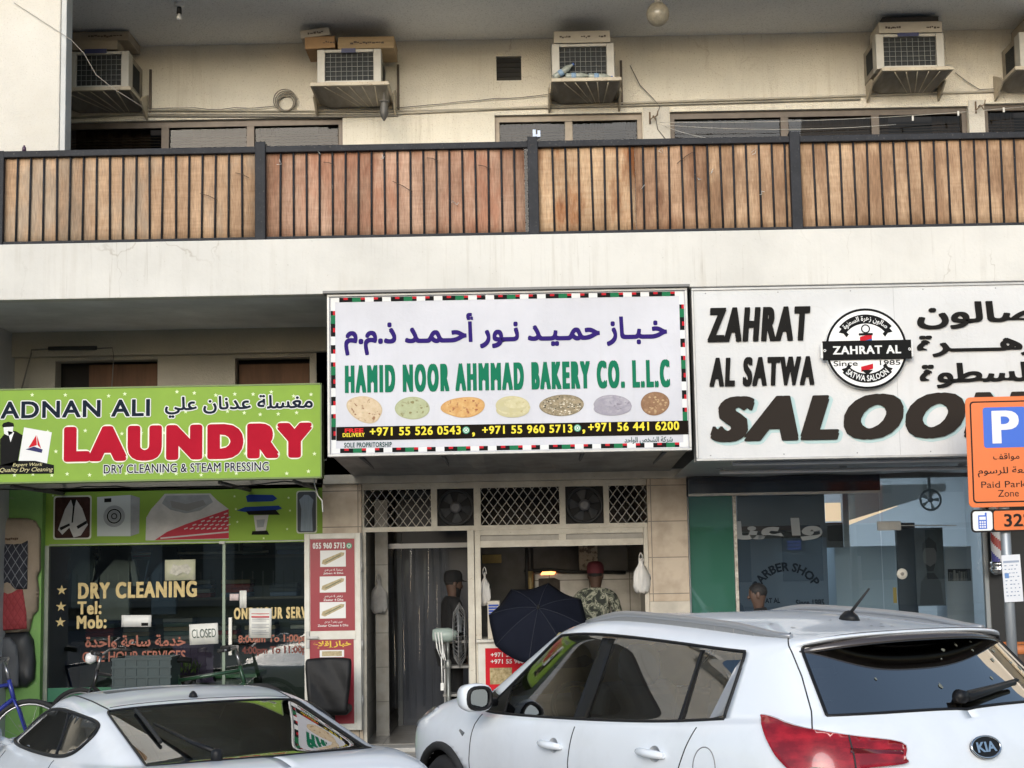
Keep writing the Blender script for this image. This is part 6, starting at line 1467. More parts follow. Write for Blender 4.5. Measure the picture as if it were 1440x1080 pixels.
def spline(pts, closed=True, n=6):
    o = []; N = len(pts); K = N if closed else N - 1
    for i in range(K):
        p0, p1, p2, p3 = (pts[(i - 1) % N] if closed or i else pts[i]), pts[i], pts[(i + 1) % N], (pts[(i + 2) % N] if closed or i < N - 2 else pts[(i + 1) % N])
        for k in range(n):
            t = k / n; o.append(tuple(.5 * (2 * b + (c - a) * t + (2 * a - 5 * b + 4 * c - d) * t * t + (3 * b - a - 3 * c + d) * t ** 3) for a, b, c, d in zip(p0, p1, p2, p3)))
    if not closed: o.append(pts[-1])
    return o
def wheel(root, x, y, r, wd):
    sg = 1 if y > 0 else -1; m = MB(); yy = V3((x, y, r)); M = Matrix.Rotation(R(90), 3, 'X')
    m.lathe([(r * .62, -wd / 2), (r * .93, -wd / 2), (r, -wd * .36), (r, wd * .36), (r * .93, wd / 2), (r * .62, wd / 2), (r * .62, -wd / 2)], c=yy, axis='Y', n=40); w_ = m.build('wheel', tyre_m, root, world=False)
    m = MB(); m.lathe([(r * .62, -wd * .45), (r * .62, wd * .45), (r * .57, wd * .45), (r * .57, -wd * .45)], c=yy, axis='Y', n=40)
    for k in range(5):
        a = 2 * PI * k / 5
        for da in (-.13, .13): m.cbox(yy + V3((math.cos(a + da) * r * .33, sg * wd * .32, math.sin(a + da) * r * .33)), (r * .6, .03, .045), Matrix.Rotation(-(a + da * .4), 3, 'Y'))
    m.lathe([(0, -sg * wd * .40), (r * .16, -sg * wd * .38), (r * .16, sg * wd * .2), (0, sg * wd * .2)], c=yy, axis='Y', n=20); m.build('rim', rim_m, w_, world=False)
def seat(root, x, y, z, s=1.0):
    t_ = MB(); hw = .24 * s
    def pad(c, size, ang): t_.cbox(c, size, Matrix.Rotation(R(ang), 3, 'Y'))
    pad((x + .1, y, z), (.50, .50, .16), -4); pad((x - .20, y, z + .33), (.16, .48, .62), -14)
    o = t_.build('seat', seat_dark, root, world=False, bevel=.05, segs=4)
    t_ = MB(); t_.lathe([(0, -.13), (.08, -.125), (.125, -.07), (.13, .0), (.115, .075), (.06, .115), (0, .12)], n=20, M=Matrix.Scale(.5, 3, (1, 0, 0)) ); t_.v = [v + V3((x - .30, y, z + .74)) for v in t_.v]
    t_.tube([(x - .30, y - .05, z + .55), (x - .30, y - .05, z + .7)], .008, 6); t_.tube([(x - .30, y + .05, z + .55), (x - .30, y + .05, z + .7)], .008, 6); t_.build('headrest', seat_dark, o, world=False)
def interp(A, B, f, fz=None): return [tuple(a * (1 - f) + b * f for a, b in zip(p, q)) for p, q in zip(A, B)]

# ------------------------------------------------------------------ white SUV
SUV = thing('parked_suv', 'white five door SUV with red wraparound tail lamps parked with its nose to the shops', 'car', (.968, 9.20, 0), rz=2.066)
SUV.scale = (1.05, 1.05, 1.05)
SUV['group'] = 'white cars parked at the kerb'
def Z(xs, ys, zs): return list(zip(xs, ys, zs if isinstance(zs, (list, tuple)) else [zs] * len(xs)))
L0 = Z([-2.03, -2.03, -1.98, -1.9, -1.6, -1.0, -.1, .5, .95, 1.45, 1.8, 1.98, 2.05, 2.07], [0, .4, .68, .80, .84, .85, .85, .85, .85, .84, .80, .68, .38, 0], .27)
L1 = Z([-2.20, -2.19, -2.12, -1.99, -1.65, -1, -.1, .5, .95, 1.45, 1.86, 2.08, 2.18, 2.2], [0, .45, .76, .88, .915, .915, .91, .91, .915, .915, .88, .70, .40, 0], .5)
L2 = Z([-2.22, -2.21, -2.14, -2.01, -1.66, -1, -.1, .5, .95, 1.45, 1.9, 2.10, 2.19, 2.21], [0, .45, .77, .89, .925, .925, .92, .92, .92, .92, .87, .68, .38, 0], .80)
L3 = Z([-2.18, -2.17, -2.10, -1.98, -1.66, -1, -.1, .5, .95, 1.45, 1.88, 2.08, 2.16, 2.18], [0, .45, .75, .865, .91, .915, .915, .915, .905, .885, .82, .63, .36, 0], [1.03, 1.03, 1.03, 1.03, 1.02, .96, .91, .88, .87, .87, .86, .85, .84, .84])
L4 = Z([-2.12, -2.11, -2.04, -1.92, -1.64, -1, -.1, .5, .95, 1.42, 1.80, 1.98, 2.05, 2.07], [0, .45, .72, .825, .875, .89, .893, .888, .875, .83, .74, .56, .33, 0], [1.13, 1.13, 1.13, 1.13, 1.12, 1.04, .985, .955, .94, .95, .94, .93, .925, .925])
L5 = Z([-2.08, -2.07, -1.97, -1.84, -1.47, -1.0, -.1, .5, .93, 1.05, 1.14, 1.24, 1.31, 1.34], [0, .44, .70, .79, .845, .862, .866, .86, .845, .80, .72, .52, .28, 0], [1.185, 1.185, 1.18, 1.17, 1.135, 1.07, 1.01, .98, .965, 1.01, 1.03, 1.06, 1.075, 1.08])
L4b = [((a[0] + b[0]) / 2, (a[1] + b[1]) / 2 + .004, (a[2] + b[2]) / 2 + (.03 if j >= 10 else .0)) for j, (a, b) in enumerate(zip(L4, L5))]
L6 = Z([-1.76, -1.75, -1.69, -1.62, -1.50, -1.0, -.32, .06, .27, .38, .40, .44, .48, .50], [0, .40, .605, .665, .695, .72, .728, .72, .70, .66, .60, .45, .25, 0], [1.515, 1.51, 1.485, 1.455, 1.435, 1.465, 1.495, 1.485, 1.46, 1.46, 1.48, 1.52, 1.54, 1.55])
L7 = Z([-1.90, -1.89, -1.81, -1.66, -1.34, -.95, -.38, -.02, .16, .25, .28, .32, .35, .36], [0, .38, .57, .605, .625, .64, .645, .635, .62, .59, .53, .40, .22, 0], [1.555, 1.55, 1.53, 1.515, 1.525, 1.55, 1.568, 1.565, 1.548, 1.53, 1.545, 1.568, 1.585, 1.59])
L5a, L6a = interp(L5, L6, .10), interp(L5, L6, .90)
rows = [L0, L1, L2, L3, L4, L4b, L5, L5a, L6a, L6, L7]
def suv_tags(i, j):
    # 0 paint 1 side glass 2 windscreen 3 rear glass 4 black trim 5 lower cladding
    if i == 0: return 5
    if i in (6, 7, 8):
        side = 4 <= j <= 7; front = j >= 10; rear = j <= 1
        if side: return 1
        if front: return 2
        if rear: return 3
        if j == 8 and i == 6: return 4
    return 0
P, N, F = car_shell(rows, (3, 10), suv_tags, 'suv', SUV, None)
wz, wx, wr = .345, 1.32, .345
arch = lambda c: not (abs(c.y) > .55 and min((c.x - wx) ** 2, (c.x + wx) ** 2) + (c.z - wz) ** 2 < .40 ** 2)
region(P, N, F, 0, 'body', car_white, SUV, arch, .02, car_lining)
region(P, N, F, 5, 'lower_cladding', car_black, SUV, arch, .015)
region(P, N, F, 4, 'pillar_corner', car_black, SUV, None, .02)
suv_glass = glass('suv_side_glass', (.80, .84, .82), 1.1, base_refl=.09); suv_rear = glass('suv_rear_glass', (.07, .075, .08), 1.5, base_refl=.42, sheen=(.95, .86, .76))
region(P, N, F, 1, 'side_window', suv_glass, SUV); region(P, N, F, 2, 'windscreen', glass('windscreen', (.75, .8, .78), 1.0), SUV); region(P, N, F, 3, 'rear_window', suv_rear, SUV)
border(P, F, 1, 'window_trim', car_black, SUV, .009); border(P, F, 3, 'rear_window_trim', car_black, SUV, .008); border(P, F, 2, 'windscreen_trim', car_black, SUV, .008)
sk = Skin(P, F)
SIDE = dict(o=(0, 0, 0), u=(1, 0, 0), v=(0, 0, 1))
for sg in (1, -1):
    d = (0, -sg, 0)
    kw = dict(o=(0, 2 * sg, 0), u=(1, 0, 0), v=(0, 0, 1), d=d)
    # pillars over the glass band
    sk.patch(outline=[(-.30, 1.03), (-.17, 1.02), (-.25, 1.475), (-.37, 1.475)], name='pillar_trim', mat=car_black, par=SUV, off=.004, **kw)
    sk.patch(outline=[(-1.155, 1.09), (-1.125, 1.085), (-1.115, 1.445), (-1.145, 1.445)], name='pillar_trim', mat=car_black, par=SUV, off=.004, **kw)
    sk.patch(outline=[(.62, .975), (.90, .975), (.64, 1.17)], name='mirror_sail', mat=car_black, par=SUV, off=.004, **kw)
    sk.patch(outline=[(-1.435, 1.145), (-1.355, 1.125), (-1.405, 1.37), (-1.425, 1.41), (-1.45, 1.40)], name='quarter_trim', mat=pm('trim_silver_grey', (.30, .31, .33), .35, metal=.3), par=SUV, off=.003, **kw)
    sk.seam(line_=[(.93, .36), (.95, .7), (.92, .90), (.88, .96)], name='door_gap', mat=car_seam, par=SUV, **kw)
    sk.seam(line_=[(-.20, .30), (-.19, .8), (-.23, .985)], name='door_gap', mat=car_seam, par=SUV, **kw)
    sk.seam(line_=[(-.92, .40), (-.96, .62), (-1.2, .88), (-1.30, 1.08)], name='door_gap', mat=car_seam, par=SUV, **kw)
    sk.seam(line_=[(-1.3, .33), (.9, .30)], name='sill_gap', mat=car_seam, par=SUV, **kw)
    for hx in (-.02, -.98):
        cx_, cz_ = hx, .875 if hx > -.5 else .925
        o_ = sk.patch(outline=[(cx_ + .05 * math.cos(2 * PI * k / 16) - .02, cz_ + .038 * math.sin(2 * PI * k / 16)) for k in range(16)], name='handle_cup', mat=pm('handle_shade', (.52, .53, .55), .35, coat=.5), par=SUV, off=.0015, depth=.003, **kw)
        m = MB(); pts = []
        for k in range(7):
            f = k / 6; h = sk.hit((cx_ - .115 + .23 * f, 2 * sg, cz_), d, .012 + .022 * math.sin(PI * f)); pts.append(h[0])
        m.tube(pts, [.013, .019, .021, .021, .021, .019, .013], 8); m.build('door_handle', car_white, SUV, world=False)
    fc = [(-1.40 + .085 * math.cos(2 * PI * k / 28), .90 + .095 * math.sin(2 * PI * k / 28)) for k in range(28)]
    if sg == 1: sk.seam(line_=fc + [fc[0]], name='fuel_flap_gap', mat=pm('gap_soft', (.22, .22, .23), .8), par=SUV, r=.003, n=2, **kw)
    # arches, wheels, rails, mirrors
    for x in (wx, -wx):
        m = MB(); pts = []
        for k in range(25):
            a = R(-12 + 204 * k / 24); h = sk.hit((x + .40 * math.cos(a), 2 * sg, wz + .40 * math.sin(a)), d, .004)
            if h: pts.append(h[0])
        m.tube(pts, .026, 8); m.build('arch_trim', car_rubber, SUV, world=False); wheel(SUV, x, sg * .80, wr, .22)
        m = MB(); m.lathe([(.0, 0), (.40, 0), (.40, .3), (0, .3)], c=(x, sg * .62 + .15, wz), axis='Y', n=28); m.build('wheel_well', car_rubber, SUV, world=False)
    m = MB(); pts = []
    for k in range(25):
        f = k / 24; x = -1.62 + 1.78 * f; h = sk.b.ray_cast(V3((x, sg * (.575 + .02 * math.sin(PI * f)), 3)), V3((0, 0, -1))); g_ = min(1, 4 * f, 4 * (1 - f)); z = h[0].z + .010 + .030 * g_ * g_ * (3 - 2 * g_); pts.append((x, sg * (.575 + .02 * math.sin(PI * f)), z))
    m.tube(pts, [.012 + .006 * min(1, 6 * k / 24, 6 * (1 - k / 24)) for k in range(25)], 8); m.build('roof_rail', pm('rail_silver', (.40, .40, .41), .35, metal=.6), SUV, world=False)
    m = MB()
    for k in range(25):
        if 0 < k < 24: m.box(pts[k][0] - .038, pts[k][0] + .038, pts[k][1] - .006, pts[k][1] + .006, pts[k][2] - .05, pts[k][2] - .006)
    m.build('rail_foot', pm('rail_silver', (.40, .40, .41), .35, metal=.6), SUV, world=False)
    m = MB(); vs = []; prof = [(-.075, .75), (-.06, .97), (-.02, 1.0), (.04, .92), (.085, .66), (.105, .3)]; K = 20
    for x, q in prof:
        for k in range(K):
            a = 2 * PI * k / K; sq = lambda t_: math.copysign(abs(t_) ** .7, t_); vs.append((.70 + x, sg * (1.005 + .092 * q * sq(math.cos(a))), 1.085 + .088 * q * sq(math.sin(a))))
    m.mesh(vs, [(i * K + k, i * K + (k + 1) % K, (i + 1) * K + (k + 1) % K, (i + 1) * K + k) for i in range(len(prof) - 1) for k in range(K)] + [tuple(range((len(prof) - 1) * K, len(prof) * K))], True); mr = m.build('side_mirror', car_white, SUV, world=False)
    m = MB(); m.mesh([V3(v) + V3((.006, 0, 0)) for v in vs[:K]], [tuple(range(K))]); m.build('mirror_glass', pm('mirror_silver', (.10, .115, .125), .03, metal=1.0), mr, world=False)
    m = MB(); m.tube([V3(v) for v in vs[:K]], .012, 6, closed=True); m.tube([(.70, sg * .94, 1.04), (.72, sg * .86, 1.05)], .03, 8); m.build('mirror_rim', car_black, mr, world=False)
    # lamps
    q = 1 / math.sqrt(2); dg_ = (q, -sg * q, 0); uu = (q, sg * q, 0)   # seen from the rear corner; u runs towards the front flank
    base = (-2.0 - 1.0, sg * (.8 + 1.0), 0)
    out = [(-.36, .945), (-.345, 1.03), (-.12, 1.075), (.00, 1.09), (.115, 1.115), (.135, 1.10), (.09, 1.00), (.04, .93), (-.02, .895), (-.12, .885), (-.20, .895), (-.24, .925), (-.32, .925)]
    base = V3((-1.97, sg * .83, .035)) - V3(dg_) * 1.0
    tl = sk.patch(o=base, u=uu, v=(0, 0, 1), d=dg_, outline=spline([(-.41, .955), (-.395, 1.018), (-.18, 1.060), (.02, 1.095), (.155, 1.125), (.17, 1.11), (.12, 1.01), (.06, .935), (-.02, .895), (-.14, .875), (-.215, .885), (-.25, .920), (-.41, .93)], True, 4), name='tail_lamp', mat=lamp_red, par=SUV, off=.021, step=.018, depth=.035)
    sk.patch(o=base, u=uu, v=(0, 0, 1), d=dg_, outline=spline([(-.10, .905), (-.19, .897), (-.20, .915), (-.13, .925), (-.06, .928), (-.04, .918)], True, 4), name='reverse_lamp', mat=lamp_clear, par=tl, off=.027, step=.02, depth=.004)
    sk.patch(o=base, u=uu, v=(0, 0, 1), d=dg_, outline=[(-.40, .985), (-.20, 1.005), (-.20, .985), (-.40, .968)], name='lamp_bar', mat=pm('lamp_deep', (.12, .003, .006), .15, coat=1), par=tl, off=.026, step=.03, depth=.003)
    sk.seam(o=base, u=uu, v=(0, 0, 1), d=dg_, line_=[(-.195, 1.057), (-.215, .97), (-.225, .89)], name='lamp_gap', mat=car_seam, par=tl, r=.004, off=.022)
    hb = V3((1.95, sg * .72, 0)) - V3((-q, -sg * q, 0)) * 1.0
    sk.patch(o=hb, u=(-q, sg * q, 0), v=(0, 0, 1), d=(-q, -sg * q, 0), outline=spline([(-.30, .78), (-.25, .87), (0, .90), (.22, .93), (.25, .90), (.05, .80), (-.15, .74)], True, 4), name='headlamp', mat=pm('headlamp_glass', (.38, .40, .42), .08, coat=1.0, var=.5, vscale=18), par=SUV, off=.01)
    sk.patch(outline=[(1.02, .845), (1.09, .86), (1.10, .85), (1.04, .825)], name='side_repeater', mat=pm('repeater_grey', (.30, .31, .32), .2, metal=.4), par=SUV, off=.004, depth=.006, **kw)
# tailgate: gap, wiper, emblem, spoiler lip, antenna
RE = dict(o=(-5, 0, 0), u=(0, 1, 0), v=(0, 0, 1), d=(1, 0, 0))
gate = [(-.62, .60), (-.66, .86), (-.60, .93)]
for sg in (1, -1):
    sk.seam(line_=[(sg * .60, .58), (sg * .64, .80), (sg * .62, .89)], name='tailgate_gap', mat=car_seam, par=SUV, **RE)
    sk.seam(o=V3((-1.9, sg * .75, 0)) - V3((q, -sg * q, 0)) * 1.5, u=(q, sg * q, 0), v=(0, 0, 1), d=(q, -sg * q, 0), line_=[(-.05, 1.10), (-.035, 1.2), (.015, 1.35), (.08, 1.49), (.095, 1.54)], name='tailgate_gap', mat=car_seam, par=SUV)
sk.seam(line_=[(-.72, .60), (.72, .60)], name='bumper_gap', mat=car_seam, par=SUV, **RE)
def spoiler():
    m = MB(); K = 24; vs = []
    for k in range(K + 1):
        y = -.60 + 1.2 * k / K; e = (abs(y) / .60) ** 2.6
        x0 = -1.80 + .20 * e; z0 = 1.545 - .045 * e; x1 = -1.91 + .20 * e; z1 = 1.515 - .055 * e
        vs += [(x0, y, z0), (x1, y, z1), (x1 + .01, y, z1 - .014), (x0 - .0, y, z0 - .04)]
    fs = []
    for k in range(K):
        for a in range(4): fs.append((k * 4 + a, k * 4 + (a + 1) % 4, (k + 1) * 4 + (a + 1) % 4, (k + 1) * 4 + a))
    fs += [(0, 1, 2, 3), (K * 4 + 3, K * 4 + 2, K * 4 + 1, K * 4)]; m.mesh(vs, fs, True); m.build('spoiler', pm('spoiler_brown', (.055, .045, .042), .18, coat=.6), SUV, world=False)
spoiler()
m = MB(); pv = sk.hit((-5, 0.02, 1.222), (1, 0, 0), .02)[0]
A = sk.hit((-5, -.03, 1.21), (1, 0, 0), .03)[0]; B = sk.hit((-5, -.36, 1.255), (1, 0, 0), .03)[0]
m.lathe([(0, 0), (.035, 0), (.03, .04), (0, .045)], c=pv, axis='X', n=14, M=Matrix.Rotation(PI, 3, 'Z')); m.tube([pv, A, B], [.026, .022, .012], 8); wp = m.build('rear_wiper', car_black, SUV, world=False)
m = MB(); b0 = sk.hit((-5, -.06, 1.24), (1, 0, 0), .012)[0]; b1 = sk.hit((-5, -.42, 1.275), (1, 0, 0), .012)[0]; m.tube([b0, b0.lerp(b1, .5) + V3((-.008, 0, 0)), b1], .010, 6); m.build('wiper_blade', car_rubber, wp, world=False)
eh = sk.hit((-5, 0, 1.005), (1, 0, 0), .003); ec, en = eh; eu = V3((0, -1, 0)); ev = en.cross(eu) * (1 if en.cross(eu).z > 0 else -1)
m = MB(); K = 36
for rx, rz_, off in ((.082, .050, .012),):
    top = [ec + en * off + eu * (rx * math.cos(2 * PI * k / K)) + ev * (rz_ * math.sin(2 * PI * k / K)) for k in range(K)]; bot = [p - en * .014 for p in top]
    m.mesh(top + bot, [tuple(range(K))] + [(k, (k + 1) % K, (k + 1) % K + K, k + K) for k in range(K)], False)
em_ = m.build('emblem', car_black, SUV, world=False)
m = MB(); m.tube([ec + en * .012 + eu * (.082 * math.cos(2 * PI * k / K)) + ev * (.050 * math.sin(2 * PI * k / K)) for k in range(K)], .0055, 6, closed=True); text(m, 'KIA', (-.055, .055, -.024, .024), 0, bold=.035, M=lambda p: ec + en * .0155 + eu * p.x + ev * p.z); m.build('emblem_lettering', pm('chrome', (.65, .65, .66), .12, metal=1.0), em_, world=False)
ah = sk.b.ray_cast(V3((-1.33, 0, 3)), V3((0, 0, -1)))[0]
m = MB(); m.lathe([(0, -.01), (.045, -.005), (.036, .022), (.016, .045), (0, .05)], c=ah, n=16, M=Matrix.Scale(1.35, 3, (1, 0, 0))); an = m.build('antenna', car_black, SUV, world=False)
m = MB(); m.tube([ah + V3((-.005, 0, .03)), ah + V3((-.13, -.02, .165))], [.009, .005], 8); m.build('antenna_mast', car_rubber, an, world=False)
# interior
for x, y, z in ((.25, .38, .56), (.25, -.38, .56), (-.80, .38, .54), (-.80, -.38, .54)): seat(SUV, x, y, z)
m = MB(); m.box(-1.95, 1.2, -.84, .84, .30, .34); m.box(.78, 1.25, -.80, .80, .75, 1.02); m.build('cabin_floor', car_lining, SUV, world=False, bevel=.04)
m = MB(); cst = V3((.58, .38, .98)); Mst = Matrix.Rotation(R(-62), 3, 'Y'); m.tube([cst + Mst @ V3((.18 * math.cos(2 * PI * k / 24), .18 * math.sin(2 * PI * k / 24), 0)) for k in range(24)], .015, 6, closed=True); m.cbox(cst, (.30, .05, .03), Mst); m.build('steering_wheel', car_black, SUV, world=False)
m = MB(); m.poly([(.98, .64, 1.05), (.98, -.64, 1.05), (.50, -.56, 1.47), (.50, .56, 1.47)]); sh = m.build('sun_shade', pm('shade_yellow', (.42, .37, .16), .6, var=.15, vscale=3), SUV, world=False, solid=.006)
m = MB(); 
for a, b, w_ in ((.25, .35, .16), (-.2, .55, .1)):
    P_ = lambda u, v: V3((.965 - .47 * v, u, 1.09 + .37 * v + .0)); m.poly([P_(a, b) + V3((-.008, 0, -.008)), P_(a + w_, b - .06) + V3((-.008, 0, -.008)), P_(a + w_ + .05, b + .1) + V3((-.008, 0, -.008)), P_(a + w_ * .3, b + .28) + V3((-.008, 0, -.008)), P_(a - .06, b + .15) + V3((-.008, 0, -.008))])
m.build('shade_print', pm('shade_print', (.13, .13, .09), .7), sh, world=False)
# bird droppings and leaves on glass and roof
drop_m = pm('dropping', (.26, .27, .22), .9, var=.5, vscale=60)
r_ = random.Random(21); m = MB()
spots = [(-.30, 1.43), (-.38, 1.38), (-.12, 1.44), (-.07, 1.40), (.36, 1.33), (-.50, 1.36), (-.54, 1.33), (-.44, 1.42), (-.33, 1.47), (-.22, 1.46), (-.56, 1.25), (-.28, 1.30), (.05, 1.28)]
for y, z in spots:
    h = sk.hit((-5, y, z), (1, 0, 0), .003)
    if not h: continue
    p, n_ = h; u_ = V3((0, 1, 0)); v_ = n_.cross(u_); k_ = r_.uniform(.005, .012); el = r_.uniform(1, 2.2)
    m.poly([p + u_ * (k_ * r_.uniform(.5, 1.1) * math.cos(2 * PI * k / 9)) + v_ * (k_ * el * r_.uniform(.5, 1.1) * math.sin(2 * PI * k / 9)) for k in range(9)])
m.build('bird_dropping', drop_m, SUV, world=False)
m = MB(); leafm = pm('leaf_litter', (.14, .12, .09), .9)
for k in range(26):
    x, y = r_.uniform(-1.7, .2), r_.uniform(-.55, .55); h = sk.b.ray_cast(V3((x, y, 3)), V3((0, 0, -1)))[0] + V3((0, 0, .003)); a = r_.uniform(0, 6); s_ = r_.uniform(.004, .010)
    m.poly([h + V3((s_ * 2 * math.cos(a), s_ * 2 * math.sin(a), 0)), h + V3((-s_ * math.sin(a), s_ * math.cos(a), .002)), h - V3((s_ * 2 * math.cos(a), s_ * 2 * math.sin(a), 0)), h + V3((s_ * math.sin(a), -s_ * math.cos(a), .001))])
lo_ = m.build('leaf_litter', leafm, SUV, world=False); lo_['kind'] = 'stuff'

for o_ in SUV.children_recursive:                       # a lower greenhouse: everything above the belt is squeezed a little
    if o_.type == 'MESH':
        for v_ in o_.data.vertices:
            if v_.co.z > .98: v_.co.z = .98 + (v_.co.z - .98) * .90
# ------------------------------------------------------------------ white coupe
CPE = thing('parked_coupe', 'white low coupe with a dark sloping rear window and wiper parked beside the SUV', 'car', (-2.08, 9.24, 0), rz=2.0944)
CPE.scale = (1, .965, 1)
CPE['group'] = 'white cars parked at the kerb'
K0 = Z([-1.98, -1.98, -1.93, -1.85, -1.6, -1.0, -.3, .3, .8, 1.35, 1.75, 1.95, 2.05, 2.08], [0, .4, .66, .78, .83, .83, .82, .82, .83, .83, .78, .64, .36, 0], .20)
K1 = Z([-2.12, -2.11, -2.04, -1.93, -1.62, -1.0, -.3, .3, .8, 1.35, 1.8, 2.04, 2.13, 2.15], [0, .45, .73, .86, .905, .89, .88, .88, .89, .905, .85, .66, .38, 0], .45)
K2 = Z([-2.12, -2.11, -2.05, -1.94, -1.62, -1.0, -.3, .3, .8, 1.35, 1.82, 2.03, 2.12, 2.14], [0, .45, .73, .86, .915, .90, .885, .885, .895, .905, .84, .63, .36, 0], .68)
K3 = Z([-2.06, -2.05, -1.99, -1.89, -1.60, -1.0, -.3, .3, .8, 1.35, 1.75, 1.93, 2.00, 2.02], [0, .45, .70, .82, .885, .89, .875, .87, .87, .86, .76, .56, .32, 0], [.90, .90, .90, .89, .87, .83, .80, .79, .78, .76, .73, .71, .70, .70])
K4 = Z([-1.98, -1.97, -1.90, -1.80, -1.52, -1.0, -.3, .3, .75, 1.2, 1.5, 1.66, 1.72, 1.74], [0, .45, .66, .755, .815, .845, .845, .835, .82, .78, .68, .52, .30, 0], [.955, .955, .95, .945, .935, .90, .87, .85, .84, .83, .80, .79, .785, .785])
K5 = Z([-1.60, -1.58, -1.53, -1.40, -1.14, -.85, -.3, .25, .66, .84, .92, .99, 1.04, 1.06], [0, .42, .62, .70, .75, .79, .81, .81, .785, .72, .64, .48, .26, 0], [.985, .982, .975, .965, .955, .94, .915, .895, .885, .895, .91, .925, .935, .94])
K4b = [((a[0] + b[0]) / 2, (a[1] + b[1]) / 2 + .004, (a[2] + b[2]) / 2 + (.03 if j >= 9 or j <= 3 else .005)) for j, (a, b) in enumerate(zip(K4, K5))]
K6 = Z([-.66, -.65, -.64, -.60, -.53, -.40, -.15, .12, .26, .32, .34, .36, .38, .39], [0, .38, .58, .63, .645, .64, .625, .615, .60, .58, .54, .40, .22, 0], [1.185, 1.18, 1.165, 1.155, 1.155, 1.17, 1.18, 1.175, 1.16, 1.155, 1.165, 1.185, 1.20, 1.205])
K7 = Z([-.55, -.54, -.53, -.51, -.46, -.36, -.12, .08, .17, .21, .23, .25, .27, .28], [0, .36, .50, .55, .575, .58, .575, .565, .55, .53, .48, .36, .20, 0], [1.205, 1.20, 1.19, 1.182, 1.188, 1.20, 1.21, 1.206, 1.198, 1.193, 1.198, 1.212, 1.22, 1.222])
K5a, K6a = interp(K5, K6, .07), interp(K5, K6, .93)
rows = [K0, K1, K2, K3, K4, K4b, K5, K5a, K6a, K6, K7]
def cpe_tags(i, j):
    if i == 0: return 5
    if i in (6, 7, 8):
        if j <= 1: return 3
        if j >= 10: return 2 if i == 7 else (0 if i == 8 else 4)
    return 0
P, N, F = car_shell(rows, (3, 10), cpe_tags, 'coupe', CPE, None, rise=(.014, .024, .028))
wz, wx, wr = .325, 1.30, .325
arch2 = lambda c: not (abs(c.y) > .55 and min((c.x - wx) ** 2, (c.x + wx) ** 2) + (c.z - wz) ** 2 < .37 ** 2)
region(P, N, F, 0, 'body', car_white, CPE, arch2, .02, car_lining); region(P, N, F, 5, 'lower_cladding', car_black, CPE, arch2, .015); region(P, N, F, 4, 'cowl_trim', car_black, CPE, None, .02)
cg = pm('coupe_side_glass', (.018, .02, .02), .04, spec=.8, coat=1.0); rg = glass('coupe_rear_glass', (.62, .66, .65), 1.3, base_refl=.10)
region(P, N, F, 2, 'windscreen', MATS['windscreen'], CPE); region(P, N, F, 3, 'rear_window', rg, CPE)
border(P, F, 3, 'rear_window_trim', car_black, CPE, .007); border(P, F, 2, 'windscreen_trim', car_black, CPE, .007)
sk2 = Skin(P, F)
